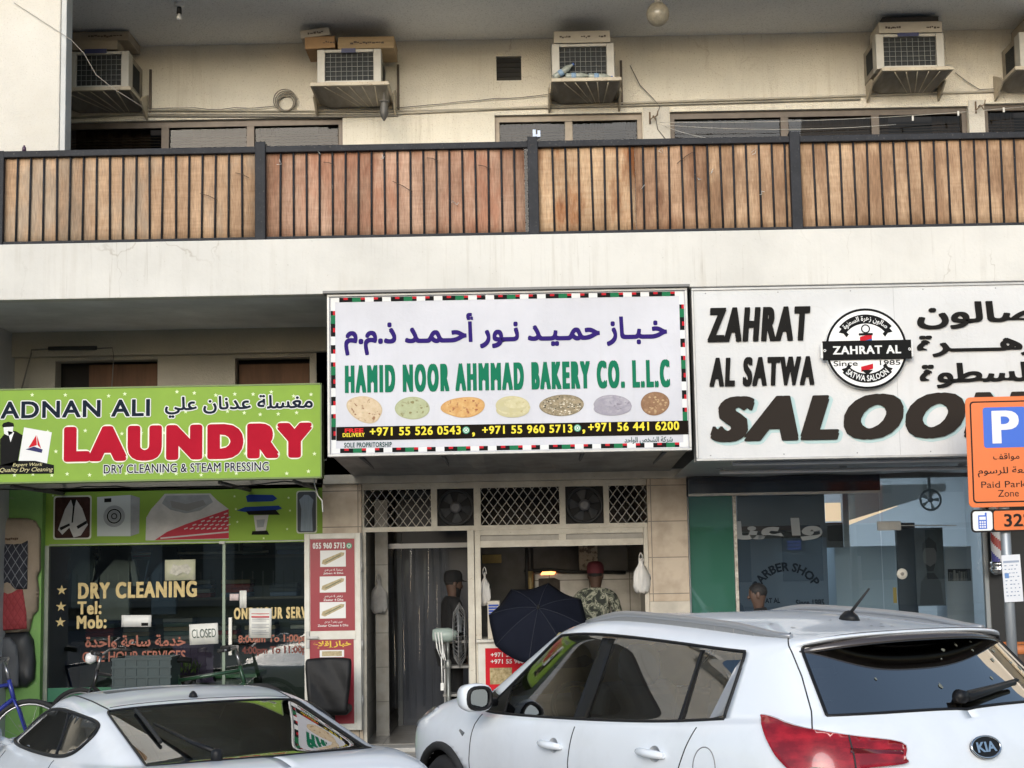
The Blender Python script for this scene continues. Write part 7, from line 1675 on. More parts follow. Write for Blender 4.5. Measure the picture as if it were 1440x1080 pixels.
for sg in (1, -1):
    kw = dict(o=(0, 2 * sg, 0), u=(1, 0, 0), v=(0, 0, 1), d=(0, -sg, 0))
    sk2.seam(line_=[(.75, .30), (.78, .6), (.66, .86)], name='door_gap', mat=car_seam, par=CPE, **kw); sk2.seam(line_=[(-.62, .30), (-.66, .6), (-.52, .92)], name='door_gap', mat=car_seam, par=CPE, **kw)
    dl = spline([(.82, .92), (.5, .91), (-.05, .92), (-.45, .935), (-.66, .955), (-.78, .99), (-.84, 1.045), (-.84, 1.08), (-.77, 1.115), (-.60, 1.135), (-.3, 1.142), (.03, 1.135), (.3, 1.10), (.58, 1.01)], True, 4)
    sw = sk2.patch(outline=dl, name='side_window', mat=cg, par=CPE, off=.004, **kw)
    sk2.seam(line_=dl + [dl[0]], name='window_trim', mat=car_black, par=sw, r=.011, n=2, off=.003, **kw)
    sk2.seam(line_=[(-.50, .935), (-.44, 1.0), (-.33, 1.08), (-.24, 1.135)], name='pillar_trim', mat=car_black, par=sw, r=.009, off=.003, **kw)
    for x in (wx, -wx):
        wheel(CPE, x, sg * .79, wr, .23); m = MB(); m.lathe([(.0, 0), (.365, 0), (.365, .3), (0, .3)], c=(x, sg * .60 + .15, wz), axis='Y', n=28); m.build('wheel_well', car_rubber, CPE, world=False)
    m = MB(); vs = []; K = 16; prof = [(-.06, .75), (-.045, 1.0), (.02, .95), (.07, .65), (.09, .3)]
    for x, q_ in prof:
        for k in range(K): a = 2 * PI * k / K; vs.append((.74 + x, sg * (.91 + .085 * q_ * math.cos(a)), .955 + .065 * q_ * math.sin(a)))
    m.mesh(vs, [(i * K + k, i * K + (k + 1) % K, (i + 1) * K + (k + 1) % K, (i + 1) * K + k) for i in range(len(prof) - 1) for k in range(K)] + [tuple(range((len(prof) - 1) * K, len(prof) * K)), tuple(range(K))], True); m.tube([(.76, sg * .85, .93), (.76, sg * .76, .89)], .022, 8); m.build('side_mirror', car_white, CPE, world=False)
    q = 1 / math.sqrt(2); dg_ = (q, -sg * q, 0); base = V3((-1.92, sg * .78, 0)) - V3(dg_)
    sk2.patch(o=base, u=(q, sg * q, 0), v=(0, 0, 1), d=dg_, outline=spline([(-.14, .70), (-.12, .86), (.05, .88), (.14, .84), (.08, .70)], True, 4), name='tail_lamp', mat=lamp_red, par=CPE, off=.01)
    hb = V3((1.9, sg * .68, 0)) - V3((-q, -sg * q, 0)); sk2.patch(o=hb, u=(-q, sg * q, 0), v=(0, 0, 1), d=(-q, -sg * q, 0), outline=spline([(-.16, .60), (-.12, .70), (.10, .74), (.2, .73), (.05, .62)], True, 4), name='headlamp', mat=MATS['headlamp_glass'], par=CPE, off=.01)
    m = MB(); pts = []
    for k in range(20):
        f = k / 19; x = -.60 + .78 * f; h = sk2.b.ray_cast(V3((x, sg * (.535 + .02 * math.sin(PI * f)), 3)), V3((0, 0, -1))); pts.append(h[0] + V3((0, 0, -.001)))
    m.tube(pts, .006, 6); m.build('roof_gutter', car_seam, CPE, world=False)
TOP = dict(o=(0, 0, 4), u=(1, 0, 0), v=(0, 1, 0), d=(0, 0, -1))
sk2.patch(outline=[(-.14, -.42), (.12, -.40), (.15, 0), (.12, .40), (-.14, .42)], name='sunroof', mat=pm('roof_grey', (.12, .125, .13), .5), par=CPE, off=.002, depth=.004, **TOP)
sk2.seam(line_=[(-.57, -.52), (-.565, 0), (-.57, .52)], name='hatch_gap', mat=car_seam, par=CPE, r=.003, **TOP)
h = sk2.b.ray_cast(V3((-.50, .02, 3)), V3((0, 0, -1)))[0]; m = MB(); m.lathe([(0, -.004), (.026, -.002), (.020, .018), (.008, .032), (0, .034)], c=h, n=12, M=Matrix.Scale(1.3, 3, (1, 0, 0))); m.build('washer_nozzle', car_black, CPE, world=False)
hp = lambda x, y, off: (lambda t_: t_[0] + t_[1] * off)(sk2.b.ray_cast(V3((x, y, 3)), V3((0, 0, -1)))[:2])
m = MB(); pv = hp(-1.60, .27, .01); m.lathe([(0, -.02), (.03, -.02), (.03, .03), (.02, .045), (0, .05)], c=pv, n=14); m.tube([pv + V3((0, 0, .03)), hp(-1.42, .33, .045), hp(-1.02, .41, .03)], [.014, .012, .007], 8); wp = m.build('rear_wiper', car_black, CPE, world=False)
m = MB(); m.tube([hp(-1.26, .45, .014), hp(-1.0, .435, .02), hp(-.72, .42, .014)], .010, 6); m.build('wiper_blade', car_rubber, wp, world=False)
for y in (.36, -.36): seat(CPE, -.25, y, .16, .95)
m = MB(); m.box(-1.55, .9, -.74, .74, .25, .30); m.box(-1.45, -.75, -.60, .60, .72, .76); m.box(.5, .95, -.7, .7, .6, .82); m.build('cabin_floor', car_lining, CPE, world=False, bevel=.03)
m = MB(); m.tube([(-.62, -.55, .86), (-.62, .55, .86)], .03, 8); m.build('strut_bar', pm('strut_grey', (.2, .2, .21), .4, metal=.5), CPE, world=False)

# ================================================================== PEOPLE
skin_m = pm('skin', (.085, .047, .032), .55, var=.15, vscale=20)
hair_m = pm('hair_black', (.008, .007, .007), .7, bump=.6, bscale=90)
black_cloth = pm('black_cloth', (.008, .008, .009), .9, var=.3, vscale=8)
def camo():
    if 'camo_cloth' in MATS: return MATS['camo_cloth']
    mt, n, b = _new('camo_cloth'); tc = n.nodes.new('ShaderNodeTexCoord'); vo = n.nodes.new('ShaderNodeTexNoise'); vo.inputs['Scale'].default_value = 13; vo.inputs['Detail'].default_value = 2.5; vo.inputs['Distortion'].default_value = 1.2
    n.links.new(tc.outputs['Object'], vo.inputs['Vector']); r = n.nodes.new('ShaderNodeValToRGB'); r.color_ramp.interpolation = 'CONSTANT'
    for p_, c in ((0, (.03, .035, .03)), (.44, (.11, .12, .09)), (.52, (.33, .33, .26)), (.60, (.06, .065, .055))):
        e = r.color_ramp.elements[0] if p_ == 0 else (r.color_ramp.elements.new(p_)); e.position = p_; e.color = (*c, 1)
    r.color_ramp.elements[-1].position = .66; r.color_ramp.elements[-1].color = (.14, .15, .11, 1)
    n.links.new(vo.outputs['Fac'], r.inputs[0]); n.links.new(r.outputs[0], b.inputs['Base Color']); b.inputs['Roughness'].default_value = .9; return mt
def skinned(name, chains, mat, root, sub=2):
    """chains: joints as (point, radius or (rx, ry)); one Skin surface; chains[i][0] may name an earlier joint by index"""
    vs, es, rs = [], [], []
    for ch in chains:
        prev = None
        for p in ch:
            if isinstance(p, int): prev = p; continue
            vs.append(p[0]); rs.append(p[1]); k = len(vs) - 1
            if prev is not None: es.append((prev, k))
            prev = k
    me = bpy.data.meshes.new(name); me.from_pydata([V3(v) for v in vs], es, [])
    o = bpy.data.objects.new(name, me); COL.objects.link(o)
    sk_ = o.modifiers.new('skin', 'SKIN'); sk_.use_smooth_shade = True
    ss = o.modifiers.new('sub', 'SUBSURF'); ss.levels = sub; ss.render_levels = sub
    for i, d in enumerate(me.skin_vertices[0].data):
        r = rs[i]; d.radius = r if isinstance(r, tuple) else (r, r); d.use_root = (i == 0)
    dg = bpy.context.evaluated_depsgraph_get(); e = o.evaluated_get(dg); nm = bpy.data.meshes.new_from_object(e)
    o.modifiers.clear(); o.data = nm; nm.materials.clear(); nm.materials.append(mat)
    for p in nm.polygons: p.use_smooth = True
    o.parent = root; return o
def hand(root_pt, d, up, mat, par, k=1.0, side=1):
    """palm and five separate curled fingers"""
    d = V3(d).normalized(); up = V3(up).normalized(); s_ = d.cross(up).normalized() * side; p0 = V3(root_pt)
    palm = [[(p0, .024 * k), (p0 + d * .045 * k, (.030 * k, .018 * k)), (p0 + d * .085 * k, (.034 * k, .016 * k))]]
    skinned('palm', palm, mat, par)
    for i, (off, ln) in enumerate(((-.027, .062), (-.009, .074), (.010, .070), (.028, .055))):
        a = p0 + d * .085 * k + s_ * off * k; c1 = a + d * ln * .45 * k - up * .008 * k; c2 = c1 + d * ln * .32 * k - up * .020 * k; c3 = c2 + d * ln * .15 * k - up * .022 * k
        skinned('finger', [[(a - d * .015 * k, .0095 * k), (c1, .0088 * k), (c2, .0078 * k), (c3, .0068 * k)]], mat, par)
    a = p0 + d * .03 * k - s_ * .03 * k; b = a + d * .03 * k - s_ * .022 * k - up * .012 * k; c = b + d * .028 * k + s_ * .004 * k - up * .012 * k
    skinned('thumb', [[(a, .011 * k), (b, .010 * k), (c, .008 * k)]], mat, par)
def person(lab, loc, rz, H, top_mat, leg_mat, hat=None, arms='down', hair=True, beard=False, lean=0.0, grp=None):
    """front of the figure looks along local +Y"""
    t = thing('person', lab, 'person', loc, grp, rz); s = H / 1.75
    f = lambda x, y, z: V3((x * s, (y + lean * max(0, z - .95)) * s, z * s))
    ch = [[(f(0, 0, .95), (.165 * s, .115 * s)), (f(0, .0, 1.10), (.150 * s, .105 * s)), (f(0, .0, 1.26), (.175 * s, .115 * s)), (f(0, -.01, 1.42), (.150 * s, .095 * s)), (f(0, .0, 1.505), (.066 * s, .064 * s))]]
    for sg in (1, -1):
        ch.append([3, (f(sg * .14, -.01, 1.425), .075 * s), (f(sg * .195, -.01, 1.40), .066 * s), *([(f(sg * .235, -.01, 1.10), .052 * s), (f(sg * .225, .08, .90), .042 * s)] if arms == 'down' else [(f(sg * .25, .05, 1.13), .052 * s), (f(sg * .17, .28, 1.08), .042 * s)])])
    body = skinned('clothing', ch, top_mat, t)
    lg = [[(f(0, 0, .93), (.16 * s, .115 * s))]]
    for sg in (1, -1): lg.append([0, (f(sg * .09, 0, .86), .095 * s), (f(sg * .10, .01, .48), .066 * s), (f(sg * .10, -.02, .10), .050 * s), (f(sg * .10, .01, .06), .045 * s)])
    skinned('trousers', lg, leg_mat, t)
    for sg in (1, -1): skinned('shoe', [[(f(sg * .10, -.05, .04), .040 * s), (f(sg * .10, .06, .038), .042 * s), (f(sg * .105, .16, .03), .030 * s)]], black_cloth, t)
    # head, neck and face
    hd = [[(f(0, .005, 1.44), .052 * s), (f(0, .012, 1.53), .060 * s), (f(0, .028, 1.595), (.078 * s, .092 * s)), (f(0, .018, 1.665), (.090 * s, .110 * s)), (f(0, .008, 1.725), (.070 * s, .088 * s))], [2, (f(0, .075, 1.565), (.032 * s, .026 * s))]]
    head = skinned('head', hd, skin_m, t)
    m = MB(); m.lathe([(0, .02), (.014, .012), (.018, -.006), (.008, -.016), (0, -.016)], c=f(0, .108, 1.612), n=10); m.v = [V3(v) for v in m.v]; m.build('nose', skin_m, head, world=False)
    for sg in (1, -1):
        m = MB(); m.lathe([(.012 * math.sin(PI * k / 8), .012 * math.cos(PI * k / 8)) for k in range(9)], c=f(sg * .032, .088, 1.648), n=10); m.build('eye', pm('eye_dark', (.03, .02, .015), .3), head, world=False)
        m = MB(); m.lathe([(.034 * math.sin(PI * k / 8), .034 * math.cos(PI * k / 8)) for k in range(9)], c=f(sg * .076, .01, 1.635), n=10, M=Matrix.Diagonal((.35, .6, 1))); m.build('ear', skin_m, head, world=False)
    m = MB(); m.box(-.022 * s, .022 * s, f(0, .105, 0).y, f(0, .112, 0).y, 1.578 * s, 1.586 * s); m.v = [v + V3((0, lean * .63 * s, 0)) for v in m.v]; m.build('mouth', pm('lips', (.16, .06, .05), .5), head, world=False, bevel=.003)
    if hair:
        m = MB(); vs, fs = [], []; N, L = 22, 10
        for i in range(L + 1):
            th = PI * .80 * i / L
            for k in range(N):
                a = 2 * PI * k / N; fr = max(0, math.sin(a)); t2 = th * (1 - .56 * fr); vs.append(f(.083 * math.sin(t2) * math.cos(a), .014 + .100 * math.sin(t2) * math.sin(a), 1.672 + .088 * math.cos(t2)))
        for i in range(L):
            for k in range(N): fs.append((i * N + k, i * N + (k + 1) % N, (i + 1) * N + (k + 1) % N, (i + 1) * N + k))
        m.mesh(vs, fs, True); m.build('hair', hair_m, t, world=False)
    if hat:
        m = MB(); c = f(0, .012, 1.70); m.lathe([(.094 * s, -.035), (.097 * s, .0), (.094 * s, .045 * s), (.075 * s, .078 * s), (.03 * s, .09 * s), (0, .091 * s)], c=c, n=24, M=Matrix.Diagonal((.95, 1.08, 1)))
        if hat[1]: m.mesh([c + V3((x * s, y * s, z * s)) for x, y, z in ((-.07, .07, -.03), (-.05, .15, -.04), (.0, .175, -.042), (.05, .15, -.04), (.07, .07, -.03), (0, .09, -.015))], [(0, 1, 2, 5), (5, 2, 3, 4)], True)
        m.build('cap', hat[0], t, world=False)
    if beard:
        m = MB(); vs, fs = [], []; N = 12
        for i in range(6):
            for k in range(N + 1): a = PI * k / N; r_ = .072 + .008 * math.sin(i); vs.append(f(r_ * math.cos(a), .02 + .085 * math.sin(a) * (1 - .06 * i), 1.60 - .022 * i))
        for i in range(5):
            for k in range(N): fs.append((i * (N + 1) + k, i * (N + 1) + k + 1, (i + 1) * (N + 1) + k + 1, (i + 1) * (N + 1) + k))
        m.mesh(vs, fs, True); m.build('beard', hair_m, t, world=False)
    for sg in (1, -1):
        if arms == 'down': hand(f(sg * .225, .095, .875), (0, .25, -1), (sg, 0, 0), skin_m, t, s, sg)
        else: hand(f(sg * .165, .31, 1.08), (-sg * .3, 1, -.1), (0, 0, 1), skin_m, t, s, sg)
    return t
px_ = at(838, 850, 16.05)
person('baker in camouflage shirt and red cap seen from behind at the oven', (px_.x, 16.05, SILL), R(-12), 1.66, camo(), black_cloth, hat=(pm('cap_red', (.11, .012, .02), .8, var=.3), False), arms='front')
px_ = at(636, 850, 15.75)
person('man in black clothes and dark cap standing in the bakery doorway', (px_.x, 15.75, SILL), R(-70), 1.60, black_cloth, black_cloth, hat=(black_cloth, True), arms='down', beard=True)
px_ = at(1068, 842, 14.3)
person('dark haired boy in a black shirt passing in front of the salon', (px_.x, 14.3, PAVE), R(80), 1.52, black_cloth, pm('jeans_dark', (.03, .04, .06), .9), arms='down')

# ================================================================== UMBRELLA
ap = at(757, 855, 14.45); U_ = thing('umbrella', 'open black umbrella propped against the bakery counter', 'umbrella', ap)
ax = V3((-.02, -.76, .65)).normalized(); e1 = ax.cross(V3((0, 0, 1))).normalized(); e2 = e1.cross(ax)
navy = pm('umbrella_cloth', (.009, .011, .020), .8, spec=.1, var=.25, vscale=3, bump=.15, bscale=12)
m = MB(); vs, fs = [], []; NR, NS = 8, 8; RAD = .475; sub_ = 6; N = NR * sub_
for i in range(NS + 1):
    f = i / NS
    for k in range(N):
        a = 2 * PI * (k / N) + .2; w_ = (k % sub_) / sub_; sc = 1 - .07 * math.sin(PI * w_) * f; sag = .045 * math.sin(PI * w_) * f ** 1.5
        vs.append(e1 * (RAD * f * sc * math.cos(a)) + e2 * (RAD * f * sc * math.sin(a)) - ax * (.21 * f ** 1.8 + sag))
for i in range(NS):
    for k in range(N): fs.append((i * N + k, i * N + (k + 1) % N, (i + 1) * N + (k + 1) % N, (i + 1) * N + k))
m.mesh(vs, fs, True); m.build('canopy', navy, U_, world=False, solid=.002)
for k in range(NR):
    a = 2 * PI * k / NR + .2; m = MB(); m.tube([e1 * (RAD * f * math.cos(a)) + e2 * (RAD * f * math.sin(a)) - ax * (.21 * f ** 1.8 + .008) for f in [j / 8 for j in range(9)]], .004, 5); m.build('rib', pm('rib_steel', (.25, .25, .26), .4, metal=.7), U_, world=False)
for k in range(NR):
    a = 2 * PI * k / NR + .2; m = MB(); m.tube([e1 * (RAD * f * math.cos(a)) + e2 * (RAD * f * math.sin(a)) - ax * (.21 * f ** 1.8 - .003) for f in [j / 8 for j in range(9)]], .0035, 5); m.build('panel_seam', pm('umbrella_seam', (.022, .025, .036), .6, spec=.2), U_, world=False)
m = MB(); m.tube([ax * .05, -ax * .62], .006, 8); m.tube([-ax * .52, -ax * .66], .014, 10); m.build('shaft', car_black, U_, world=False)
m = MB(); m.lathe([(0, .03), (.012, .03), (.016, 0), (.03, -.01)], n=12, M=ax.to_track_quat('Z', 'Y').to_matrix()); m.build('ferrule', car_black, U_, world=False)

# ================================================================== PEDESTAL FAN, STEP RACK, CHAIR
fp = at(634, 893, 15.35); FN = thing('pedestal_fan', 'pale green pedestal fan seen edge on in the bakery doorway', 'fan', (fp.x, 15.35, SILL))
pg = pm('fan_pale_green', (.36, .44, .40), .4, var=.2, vscale=9); zz = fp.z - SILL
m = MB(); m.lathe([(.0, -.12), (.055, -.115), (.068, -.08), (.07, .04), (.05, .10), (.02, .13), (0, .13)], c=(-.06, 0, zz), axis='X', n=20); m.build('motor', pg, FN, world=False, bevel=0)
m = MB(); gx = .085; rg_ = .31
for k in range(36):
    a = 2 * PI * k / 36; m.tube([(gx - .06 + .0, .05 * math.cos(a), zz + .05 * math.sin(a)), (gx - .055, .22 * math.cos(a), zz + .22 * math.sin(a)), (gx, rg_ * math.cos(a), zz + rg_ * math.sin(a)), (gx + .055, .22 * math.cos(a), zz + .22 * math.sin(a)), (gx + .075, .03 * math.cos(a), zz + .03 * math.sin(a))], .0022, 4, cap=False)
for x, r_ in ((gx, rg_), (gx - .055, .22), (gx + .055, .22)): m.tube([(x, r_ * math.cos(2 * PI * k / 40), zz + r_ * math.sin(2 * PI * k / 40)) for k in range(40)], .004, 5, closed=True)
m.build('cage', pm('cage_grey', (.30, .30, .30), .4, metal=.5), FN, world=False)
m = MB()
for k in range(4):
    a = 2 * PI * k / 4 + .4; m.poly([(gx + dx, r_ * math.cos(a + d), zz + r_ * math.sin(a + d)) for r_, d, dx in ((.04, -.5, -.02), (.25, -.45, -.03), (.27, .1, .0), (.24, .5, .03), (.04, .6, .02))])
m.build('blade', pm('fan_blade', (.14, .15, .16), .35), FN, world=False)
m = MB(); m.tube([(-.03, 0, .04), (-.03, 0, .75)], .022, 10); m.tube([(-.03, 0, .75), (-.03, 0, zz - .06)], .015, 10); m.lathe([(.03, -.05), (.034, 0), (.02, .03)], c=(-.03, 0, .75), n=12); m.build('pole', pm('fan_pole', (.20, .21, .20), .4, metal=.5), FN, world=False)
m = MB(); m.lathe([(0, .05), (.05, .045), (.19, .02), (.2, 0), (0, 0)], c=(-.03, 0, .001), n=28); m.build('foot', pg, FN, world=False)
m = MB()
for k in range(3): m.tube([(-.12, -.03, zz), (-.15 + .03 * k, -.08, zz + .03), (-.13 + .03 * k, -.085, zz - .12 - .03 * k), (-.09 + .02 * k, -.085, zz - .24), (-.08, -.07, zz - .1), (-.10, -.04, zz + .01)], .006, 6)
m.tube([(-.09, -.085, zz - .2), (-.085, -.085, zz - .45)], .006, 6); m.box(-.10, -.07, -.10, -.07, zz - .52, zz - .45); m.build('power_cord', wc, FN, world=False)
rp_ = at(644, 960, 15.55); RKK = thing('step_rack', 'grey metal step rack standing behind the fan', 'rack', (rp_.x, 15.55, SILL))
m = MB(); hw = .12
for x in (-hw, hw):
    for y in (-.14, .14): m.tube([(x, y, 0), (x, y, .95)], .012, 6)
m.build('upright', alu, RKK, world=False)
for z in (.15, .42, .69, .93): m = MB(); m.box(-hw - .02, hw + .02, -.16, .16, z, z + .025); m.build('shelf', pm('shelf_grey', (.30, .29, .27), .5, var=.3), RKK, world=False, bevel=.004)
cp = at(463, 970, 14.6); CH = thing('office_chair', 'worn black leather chair in front of the red door leaf', 'chair', (cp.x, 14.6, PAVE))
leather = pm('black_leather', (.011, .011, .012), .55, spec=.25, var=.5, vscale=7, bump=.5, bscale=9)
zt_ = at(463, 924, 14.6).z - PAVE; hw = 33 * 14.6 / FPX
m = MB(); vs, fs = [], []; A_, B_ = 12, 12
for i in range(A_ + 1):
    for j in range(B_ + 1):
        u, v = i / A_ * 2 - 1, j / B_; wd = hw * (.80 + .22 * v - .06 * max(0, v - .85) / .15); z = .42 + (zt_ - .42) * v - .012 * u * u * v
        vs.append((u * wd, -.02 - .02 * math.sin(PI * v) - .025 * u * u + .012 * math.sin(u * 5 + v * 9) * (1 - v * .5) + .14 * (1 - v) * -.3, z))
for i in range(A_):
    for j in range(B_): fs.append((i * (B_ + 1) + j, (i + 1) * (B_ + 1) + j, (i + 1) * (B_ + 1) + j + 1, i * (B_ + 1) + j + 1))
m.mesh(vs, fs, True); m.build('backrest', leather, CH, world=False, solid=.07, sub=1)
m = MB(); m.box(-.17, .17, .03, .40, .38, .46); m.build('seat', leather, CH, world=False, bevel=.035, segs=4)
m = MB(); m.tube([(0, .2, .10), (0, .2, .38)], .03, 10); m.build('gas_post', car_black, CH, world=False)
for k in range(5): a = 2 * PI * k / 5; m = MB(); m.tube([(0, .2, .12), (.27 * math.cos(a), .2 + .27 * math.sin(a), .07)], [.028, .018], 8); lg_ = m.build('leg', car_black, CH, world=False); m = MB(); m.lathe([(0, -.015), (.026, -.015), (.028, 0), (.026, .015), (0, .015)], c=(.27 * math.cos(a), .2 + .27 * math.sin(a), .028), axis='X', n=14); m.build('castor', car_rubber, lg_, world=False)

# ================================================================== BICYCLES AND CRATES
def bicycle(lab, loc, rz, fcol, lamp=False):
    t = thing('bicycle', lab, 'bicycle', loc, 'bicycles in front of the shops', rz); fr = pm('bike_' + fcol[0], fcol[1], .3, coat=.6); steel = pm('bike_steel', (.35, .35, .36), .3, metal=.8)
    R0 = .33; xa_, xb_ = -.52, .55
    for x in (xa_, xb_):
        m = MB(); m.tube([(x + R0 * math.cos(2 * PI * k / 36), 0, R0 + .001 + R0 * math.sin(2 * PI * k / 36) * .985) for k in range(36)], .020, 8, closed=True); w_ = m.build('wheel', tyre_m, t, world=False)
        m = MB(); m.tube([(x + (R0 - .03) * math.cos(2 * PI * k / 36), 0, R0 + (R0 - .03) * math.sin(2 * PI * k / 36)) for k in range(36)], .010, 6, closed=True)
        for k in range(14): a = 2 * PI * k / 14; m.tube([(x + .03 * math.cos(a + .5), .02 * (-1) ** k, R0 + .03 * math.sin(a + .5)), (x + (R0 - .03) * math.cos(a), 0, R0 + (R0 - .03) * math.sin(a))], .0014, 3, cap=False)
        m.lathe([(.0, -.04), (.025, -.04), (.025, .04), (0, .04)], c=(x, 0, R0), axis='Y', n=12); m.build('rim', steel, w_, world=False)
    bb = V3((-.06, 0, .30)); st = V3((-.20, 0, .78)); hd0 = V3((.38, 0, .84)); hd1 = V3((.42, 0, .68))
    m = MB(); m.tube([bb, st], .017, 8); m.tube([st + V3((.02, 0, -.06)), hd0 + V3((.01, 0, -.04))], .017, 8); m.tube([bb, hd1], .020, 8); m.tube([hd0, hd1], .020, 8)
    for y in (-.05, .05): m.tube([bb + V3((0, y * .5, 0)), (xa_, y, R0)], .009, 6); m.tube([st + V3((.01, 0, -.06)), (xa_, y, R0)], .009, 6)
    m.build('frame', fr, t, world=False)
    m = MB()
    for y in (-.05, .05): m.tube([hd1 + V3((0, y * .8, 0)), (.46, y, .60), (xb_, y, R0)], .012, 8)
    m.build('fork', fr, t, world=False)
    m = MB(); m.tube([hd0, hd0 + V3((-.03, 0, .12))], .014, 8); c = hd0 + V3((-.03, 0, .12)); m.tube([c + V3((-.10, -.30, .04)), c + V3((0, -.18, .05)), c, c + V3((0, .18, .05)), c + V3((-.10, .30, .04))], .012, 8); hb = m.build('handlebar', steel, t, world=False)
    for sg in (1, -1): m = MB(); m.tube([c + V3((-.16, sg * .31, .035)), c + V3((-.05, sg * .26, .045))], .018, 8); m.build('grip', car_rubber, hb, world=False)
    m = MB(); vs = []; K = 14
    for x, w_, z in ((-.14, .02, .005), (-.10, .09, .02), (-.02, .09, .03), (.06, .04, .028), (.13, .02, .015)):
        for k in range(K): a = 2 * PI * k / K; vs.append(st + V3((x + .01, w_ * math.cos(a), .10 + z + .028 * math.sin(a))))
    m.mesh(vs, [(i * K + k, i * K + (k + 1) % K, (i + 1) * K + (k + 1) % K, (i + 1) * K + k) for i in range(4) for k in range(K)] + [tuple(range(K)), tuple(range(4 * K, 5 * K))], True); m.tube([st, st + V3((-.02, 0, .10))], .012, 8); m.build('saddle', leather, t, world=False)
    m = MB(); m.lathe([(.0, -.01), (.085, -.01), (.085, .01), (0, .01)], c=bb + V3((0, -.05, 0)), axis='Y', n=20); m.tube([bb + V3((0, -.07, 0)), bb + V3((.12, -.07, -.12))], .010, 6); m.tube([bb + V3((0, .07, 0)), bb + V3((-.12, .07, .12))], .010, 6); m.cbox(bb + V3((.12, -.12, -.12)), (.09, .08, .02)); m.cbox(bb + V3((-.12, .12, .12)), (.09, .08, .02)); m.build('crank', steel, t, world=False)
    m = MB()
    for y in (-.06, 0, .06): m.tube([st + V3((-.06, y, -.12)), (xa_ - .18, y, .68)], .006, 6)
    for y in (-.06, .06): m.tube([(xa_ - .12, y, .68), (xa_, y, R0)], .006, 6)
    m.build('carrier', steel, t, world=False)
    if lamp: m = MB(); m.lathe([(0, .04), (.05, .03), (.055, .0), (.03, -.05), (0, -.06)], c=hd0 + V3((.07, 0, .10)), axis='X', n=16); m.build('headlight', pm('light_white', (.75, .75, .75), .2, coat=.6), t, world=False)
    return t
p1 = at(122, 940, 14.55); bicycle('dark bicycle with a white headlight parked before the laundry window', (p1.x + .45, 14.55, PAVE), R(168), ('black', (.02, .02, .022)), True)
p2 = at(16, 985, 13.4); bicycle('blue bicycle standing by the green pier behind the white coupe', (p2.x - .42, 13.4, PAVE), R(12), ('blue', (.02, .03, .22)))
p3 = at(332, 925, 14.75); bicycle('dark green bicycle with its handlebar raised before the laundry door', (p3.x - .35, 14.75, PAVE), R(8), ('green', (.02, .06, .03)))
def crate(px0, py0, px1, py1, Y, dep, mat, lab, grp):
    x0, x1, z0, z1 = rect(px0, py0, px1, py1, Y); t = thing('crate', lab, 'crate', ((x0 + x1) / 2, Y, z0), grp); m = MB(); W, H = x1 - x0, z1 - z0
    m.box(-W / 2, W / 2, 0, dep, 0, .012)
    for a, b, c, d in ((-W / 2, W / 2, 0, .012), (-W / 2, W / 2, dep - .012, dep), (-W / 2, -W / 2 + .012, .0125, dep - .0125), (W / 2 - .012, W / 2, .0125, dep - .0125)): m.box(a, b, c, d, .0125, H)
    m.build('crate_body', mat, t, world=False)
    m = MB()
    for z in (.0, H * .33, H * .66, H - .022): m.box(-W / 2 - .010, W / 2 + .010, -.010, -.0005, z, z + .02)
    n = 5
    for k in range(n + 1): x = -W / 2 + (W - .014) * k / n; m.box(x, x + .014, -.008, -.0008, .021, H - .023)
    m.build('rib_band', mat, t, world=False); return t
crate(158, 925, 240, 968, 14.4, .4, pm('crate_teal', (.020, .042, .046), .5, var=.3, vscale=5), 'dark teal plastic crate carried on the bicycle before the laundry', 'crates before the laundry')
crate(244, 907, 300, 960, 15.6, .35, pm('crate_purple', (.07, .03, .10), .5, var=.3, vscale=5), 'purple plastic crate behind the laundry glass', 'crates before the laundry')
t = thing('potted_plant', 'small leafy plant behind the purple crate in the laundry window', 'plant', at(262, 950, 15.45)); m = MB(); r_ = random.Random(8)
for k in range(40):
    a = r_.uniform(0, 6.28); l = r_.uniform(.06, .15); el = r_.uniform(.3, 1.3); d = V3((math.cos(a) * math.cos(el), math.sin(a) * math.cos(el) * .5, math.sin(el))); s_ = d.cross(V3((0, 0, 1))).normalized() * .014; b = V3((r_.uniform(-.12, .12), r_.uniform(-.04, .04), r_.uniform(0, .08)))
    m.poly([b, b + d * l * .5 + s_, b + d * l, b + d * l * .5 - s_])
m.build('foliage', pm('leaf_yellow_green', (.14, .20, .05), .6, var=.4, vscale=20), t, world=False)
m = MB(); m.lathe([(0, -.12), (.08, -.12), (.10, 0), (0, 0)], n=16); m.build('pot', pm('pot_dark', (.05, .04, .035), .7), t, world=False)
p4 = at(1244, 850, 16.9); bicycle('bicycle with thin tyres inside the barber shop', (p4.x, 16.9, PAVE + .02), R(15), ('grey', (.2, .22, .22)))

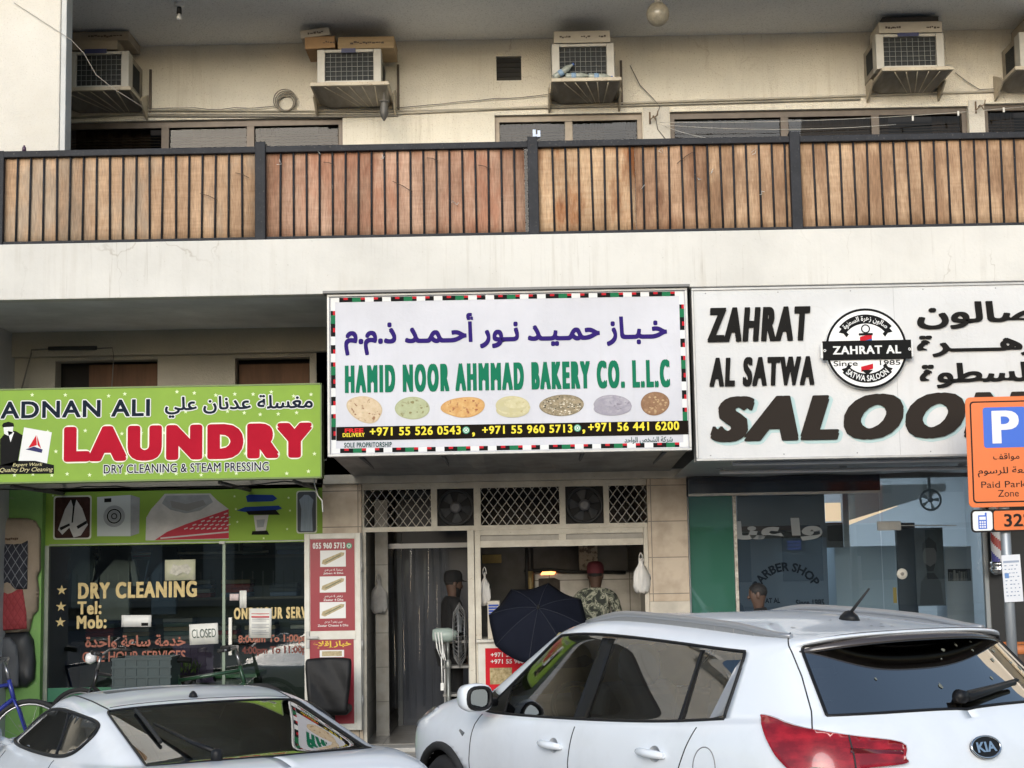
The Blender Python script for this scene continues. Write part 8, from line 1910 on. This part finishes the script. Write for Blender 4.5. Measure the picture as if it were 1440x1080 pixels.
# ================================================================== PARKING SIGN
YP = 12.35
SG = thing('parking_sign', 'orange paid parking sign with a blue P square on a grey pole by the kerb', 'road sign', (at(1425, 935, YP).x, YP, PAVE))
base = V3((at(1425, 935, YP).x, YP, PAVE)); dirp = V3((-.004, 0, 1)).normalized()
polem = pm('pole_galvanised', (.36, .38, .40), .45, metal=.5, col2=(.26, .28, .30), vscale=5, stretch=(1, 1, .3))
m = MB(); m.tube([base, base + dirp * (zat(1417, 575, YP) - PAVE)], .040, 16); m.lathe([(0, .02), (.13, .02), (.13, .001), (0, .001)], c=base, n=20); m.build('pole', polem, SG)
orange = pm('sign_orange', (.72, .165, .035), .4, var=.08, vscale=4)
yq = YP - .06
uu = (at(1437, 560, yq) - at(1357, 562, yq)).normalized(); vv = (at(1357.5, 560, yq) - at(1364.5, 748, yq)).normalized()
o0 = at(1357, 559, yq); K_ = yq / FPX
def SP(px, py, d=0.0):  # sign coordinates: photo pixels from the top left corner of the plate
    return o0 + uu * (px * K_) - vv * (py * K_) + V3((0, -d, 0))
def plate(x0, y0, x1, y1, d0, d1, mat, name, r=5, par=SG):
    pts = []
    for cx_, cy_, a0 in ((x1 - r, y0 + r, 0), (x0 + r, y0 + r, 90), (x0 + r, y1 - r, 180), (x1 - r, y1 - r, 270)):
        seq = [a0 - 90 + 22.5 * k for k in range(5)] if False else [a0 + 22.5 * k for k in range(5)]
        for a in seq: pts.append((cx_ + r * math.cos(R(a)), cy_ - r * math.sin(R(a))))
    n = len(pts); m = MB(); m.mesh([SP(*p, d0) for p in pts] + [SP(*p, d1) for p in pts], [tuple(range(n)), tuple(reversed(range(n, 2 * n)))] + [((i + 1) % n, i, i + n, (i + 1) % n + n) for i in range(n)]); return m.build(name, mat, par)
blackp = pm('sign_black', (.015, .013, .012), .7, spec=.2)
W_ = 118
plate(0, 0, W_, 155, .0, -.006, orange, 'plate', 7); plate(6, 6, W_ - 6, 149, .0015, .0002, blackp, 'border_line', 5); plate(8, 8, W_ - 8, 147, .003, .0016, orange, 'panel', 4)
plate(24, 15, 84, 72, .0045, .0031, pm('sign_blue', (.03, .12, .55), .4), 'blue_square', 4)
plate(2, 158, W_ + 2, 190, .0, -.006, blackp, 'number_plate', 6); plate(4.5, 160.5, 32, 187.5, .0015, .0002, pm('sign_white', (.72, .72, .73), .4), 'phone_field', 4); plate(34, 160.5, W_ - .5, 187.5, .0015, .0002, orange, 'number_field', 3)
def stext(name, s, x0, y0, x1, y1, mat, d=.006, **k):
    m = MB(); text(m, s, (x0 * K_, x1 * K_, -y1 * K_, -y0 * K_), -d, M=lambda p: o0 + uu * p.x + vv * p.z + V3((0, p.y, 0)), **k); m.build(name, mat, SG)
stext('letter', 'P', 36, 20, 74, 66, pm('sign_white', (.72, .72, .73), .4), fat=(.035, .02))
stext('arabic_lettering', 'مواقف', 36, 80, 73, 91, blackp, d=.0045, arabic=True, fat=(.01, .01)); stext('arabic_lettering', 'خاضعة للرسوم', 14, 99, 106, 113, blackp, d=.0045, arabic=True, fat=(.01, .01))
stext('lettering', 'Paid Parking', 18, 119, 100, 131, blackp, d=.0045); stext('lettering', 'Zone', 41, 131.5, 70, 141, blackp, d=.0045)
stext('number', '322B', 48, 165, 104, 183, blackp, d=.003, fat=(.02, .02))
bl = pm('sign_blue', (.03, .12, .55), .4); m = MB()
def q4(x0, y0, x1, y1, d, mi): m.mi = mi; m.poly([SP(x0, y1, d), SP(x1, y1, d), SP(x1, y0, d), SP(x0, y0, d)])
q4(12, 166, 24, 185, .003, 0); q4(21.5, 162.5, 24, 166, .003, 0); q4(13.5, 168, 22.5, 172.5, .004, 1)
for i in range(3):
    for j in range(3): q4(13.6 + i * 3.2, 174.3 + j * 3.4, 15.9 + i * 3.2, 176.6 + j * 3.4, .004, 1)
m.build('phone_symbol', [bl, pm('sign_white', (.72, .72, .73), .4)], SG)
# white notice lower on the pole
nb0 = at(1408, 781, YP - .052); kk = (YP - .052) / FPX; vn = (at(1408, 781, YP) - at(1413, 846, YP)).normalized(); un = (at(1433, 779.5, YP) - at(1408, 781, YP)).normalized()
NP = lambda px, py, d: nb0 + un * (px * kk) - vn * (py * kk) + V3((0, -d, 0))
def npl(x0, y0, x1, y1, d0, d1, mat, name):
    m = MB(); c4 = ((x0, y1), (x1, y1), (x1, y0), (x0, y0)); m.mesh([NP(*p, d0) for p in c4] + [NP(*p, d1) for p in c4], [(0, 1, 2, 3), (7, 6, 5, 4), (0, 4, 5, 1), (1, 5, 6, 2), (2, 6, 7, 3), (3, 7, 4, 0)]); return m.build(name, mat, SG)
npl(0, 0, 26, 65, 0, -.008, pm('notice_white', (.66, .67, .70), .4), 'notice'); npl(2, 8, 24, 11, .0015, .0002, pm('notice_grey', (.28, .33, .42), .5), 'notice_heading')
m = MB(); r_ = random.Random(2)
for k in range(9):
    y = 14 + k * 5.2; x = 3.0
    while x < 22: l = r_.uniform(1, 3.2); q_ = [NP(x, y + 1.3, .002), NP(min(23, x + l), y + 1.3, .002), NP(min(23, x + l), y, .002), NP(x, y, .002)]; m.poly(q_); x += l + r_.uniform(.8, 4.5)
m.build('notice_printing', pm('notice_ink', (.20, .26, .36), .5), SG)
npl(2.5, 25, 8.5, 32, .0016, .0002, pm('notice_blue', (.10, .22, .48), .5), 'notice_symbol')
# litter bin behind the pole
bp_ = at(1424, 930, 13.6); BN = thing('litter_bin', 'dark litter bin with an orange rim behind the parking sign', 'bin', (bp_.x, 13.6, PAVE)); ht = at(1424, 906, 13.6).z - PAVE
m = MB(); m.lathe([(0, 0), (.19, 0), (.23, ht - .06), (.21, ht - .06), (.18, .03), (0, .03)], n=28); m.build('bin_body', pm('bin_brown', (.10, .07, .05), .6, var=.4, vscale=5, stretch=(3, 3, .5)), BN, world=False)
m = MB(); m.lathe([(.235, ht - .07), (.25, ht - .055), (.25, ht), (.21, ht + .01), (.20, ht - .05)], n=28); m.build('rim', pm('bin_orange', (.50, .16, .05), .5), BN, world=False)

# ================================================================== OPPOSITE SIDE OF THE STREET (seen in the reflections)
OB = thing('opposite_building', 'pale building across the street mirrored in the shop windows', 'building', (0, -24, 0))
m = MB(); m.box(3, 26, -34, -24.5, 0, 6.5); m.build('wall', pm('opposite_wall', (.6, .57, .51), .85, var=.2, vscale=.6), OB)
m = MB(); m.box(-26, -3, -34, -24, 0, 9); m.build('wall', pm('opposite_wall', (.6, .57, .51), .85, var=.2, vscale=.6), OB)
m = MB()
for fl in range(3):
    for k in range(9): m.box(-25 + k * 2.5, -23.6 + k * 2.5, -23.99, -23.95, 1.2 + fl * 3.1, 2.9 + fl * 3.1)
for fl in range(2):
    for k in range(9): m.box(4 + k * 2.5, 5.4 + k * 2.5, -24.49, -24.45, 1.0 + fl * 3.0, 2.7 + fl * 3.0)
m.build('window', pm('opposite_window', (.05, .06, .07), .15), OB)
m = MB()
for fl in range(3):
    m.box(-25.4, -4, -23.95, -22.8, .55 + fl * 3.1, .75 + fl * 3.1)
    for k in range(60): m.box(-25.3 + k * .35, -25.26 + k * .35, -22.85, -22.81, .75 + fl * 3.1, 1.7 + fl * 3.1)
m.build('balcony', pm('opposite_balcony', (.40, .36, .30), .8), OB)
m = MB()
for k in range(6): m.box(3.4 + k * 3.6, 6.4 + k * 3.6, -24.45, -22.6, 2.75, 2.9)
m.build('awning', pm('opposite_awning', (.20, .09, .06), .8, col2=(.05, .10, .14), vscale=.3, lo=.48, hi=.52), OB)
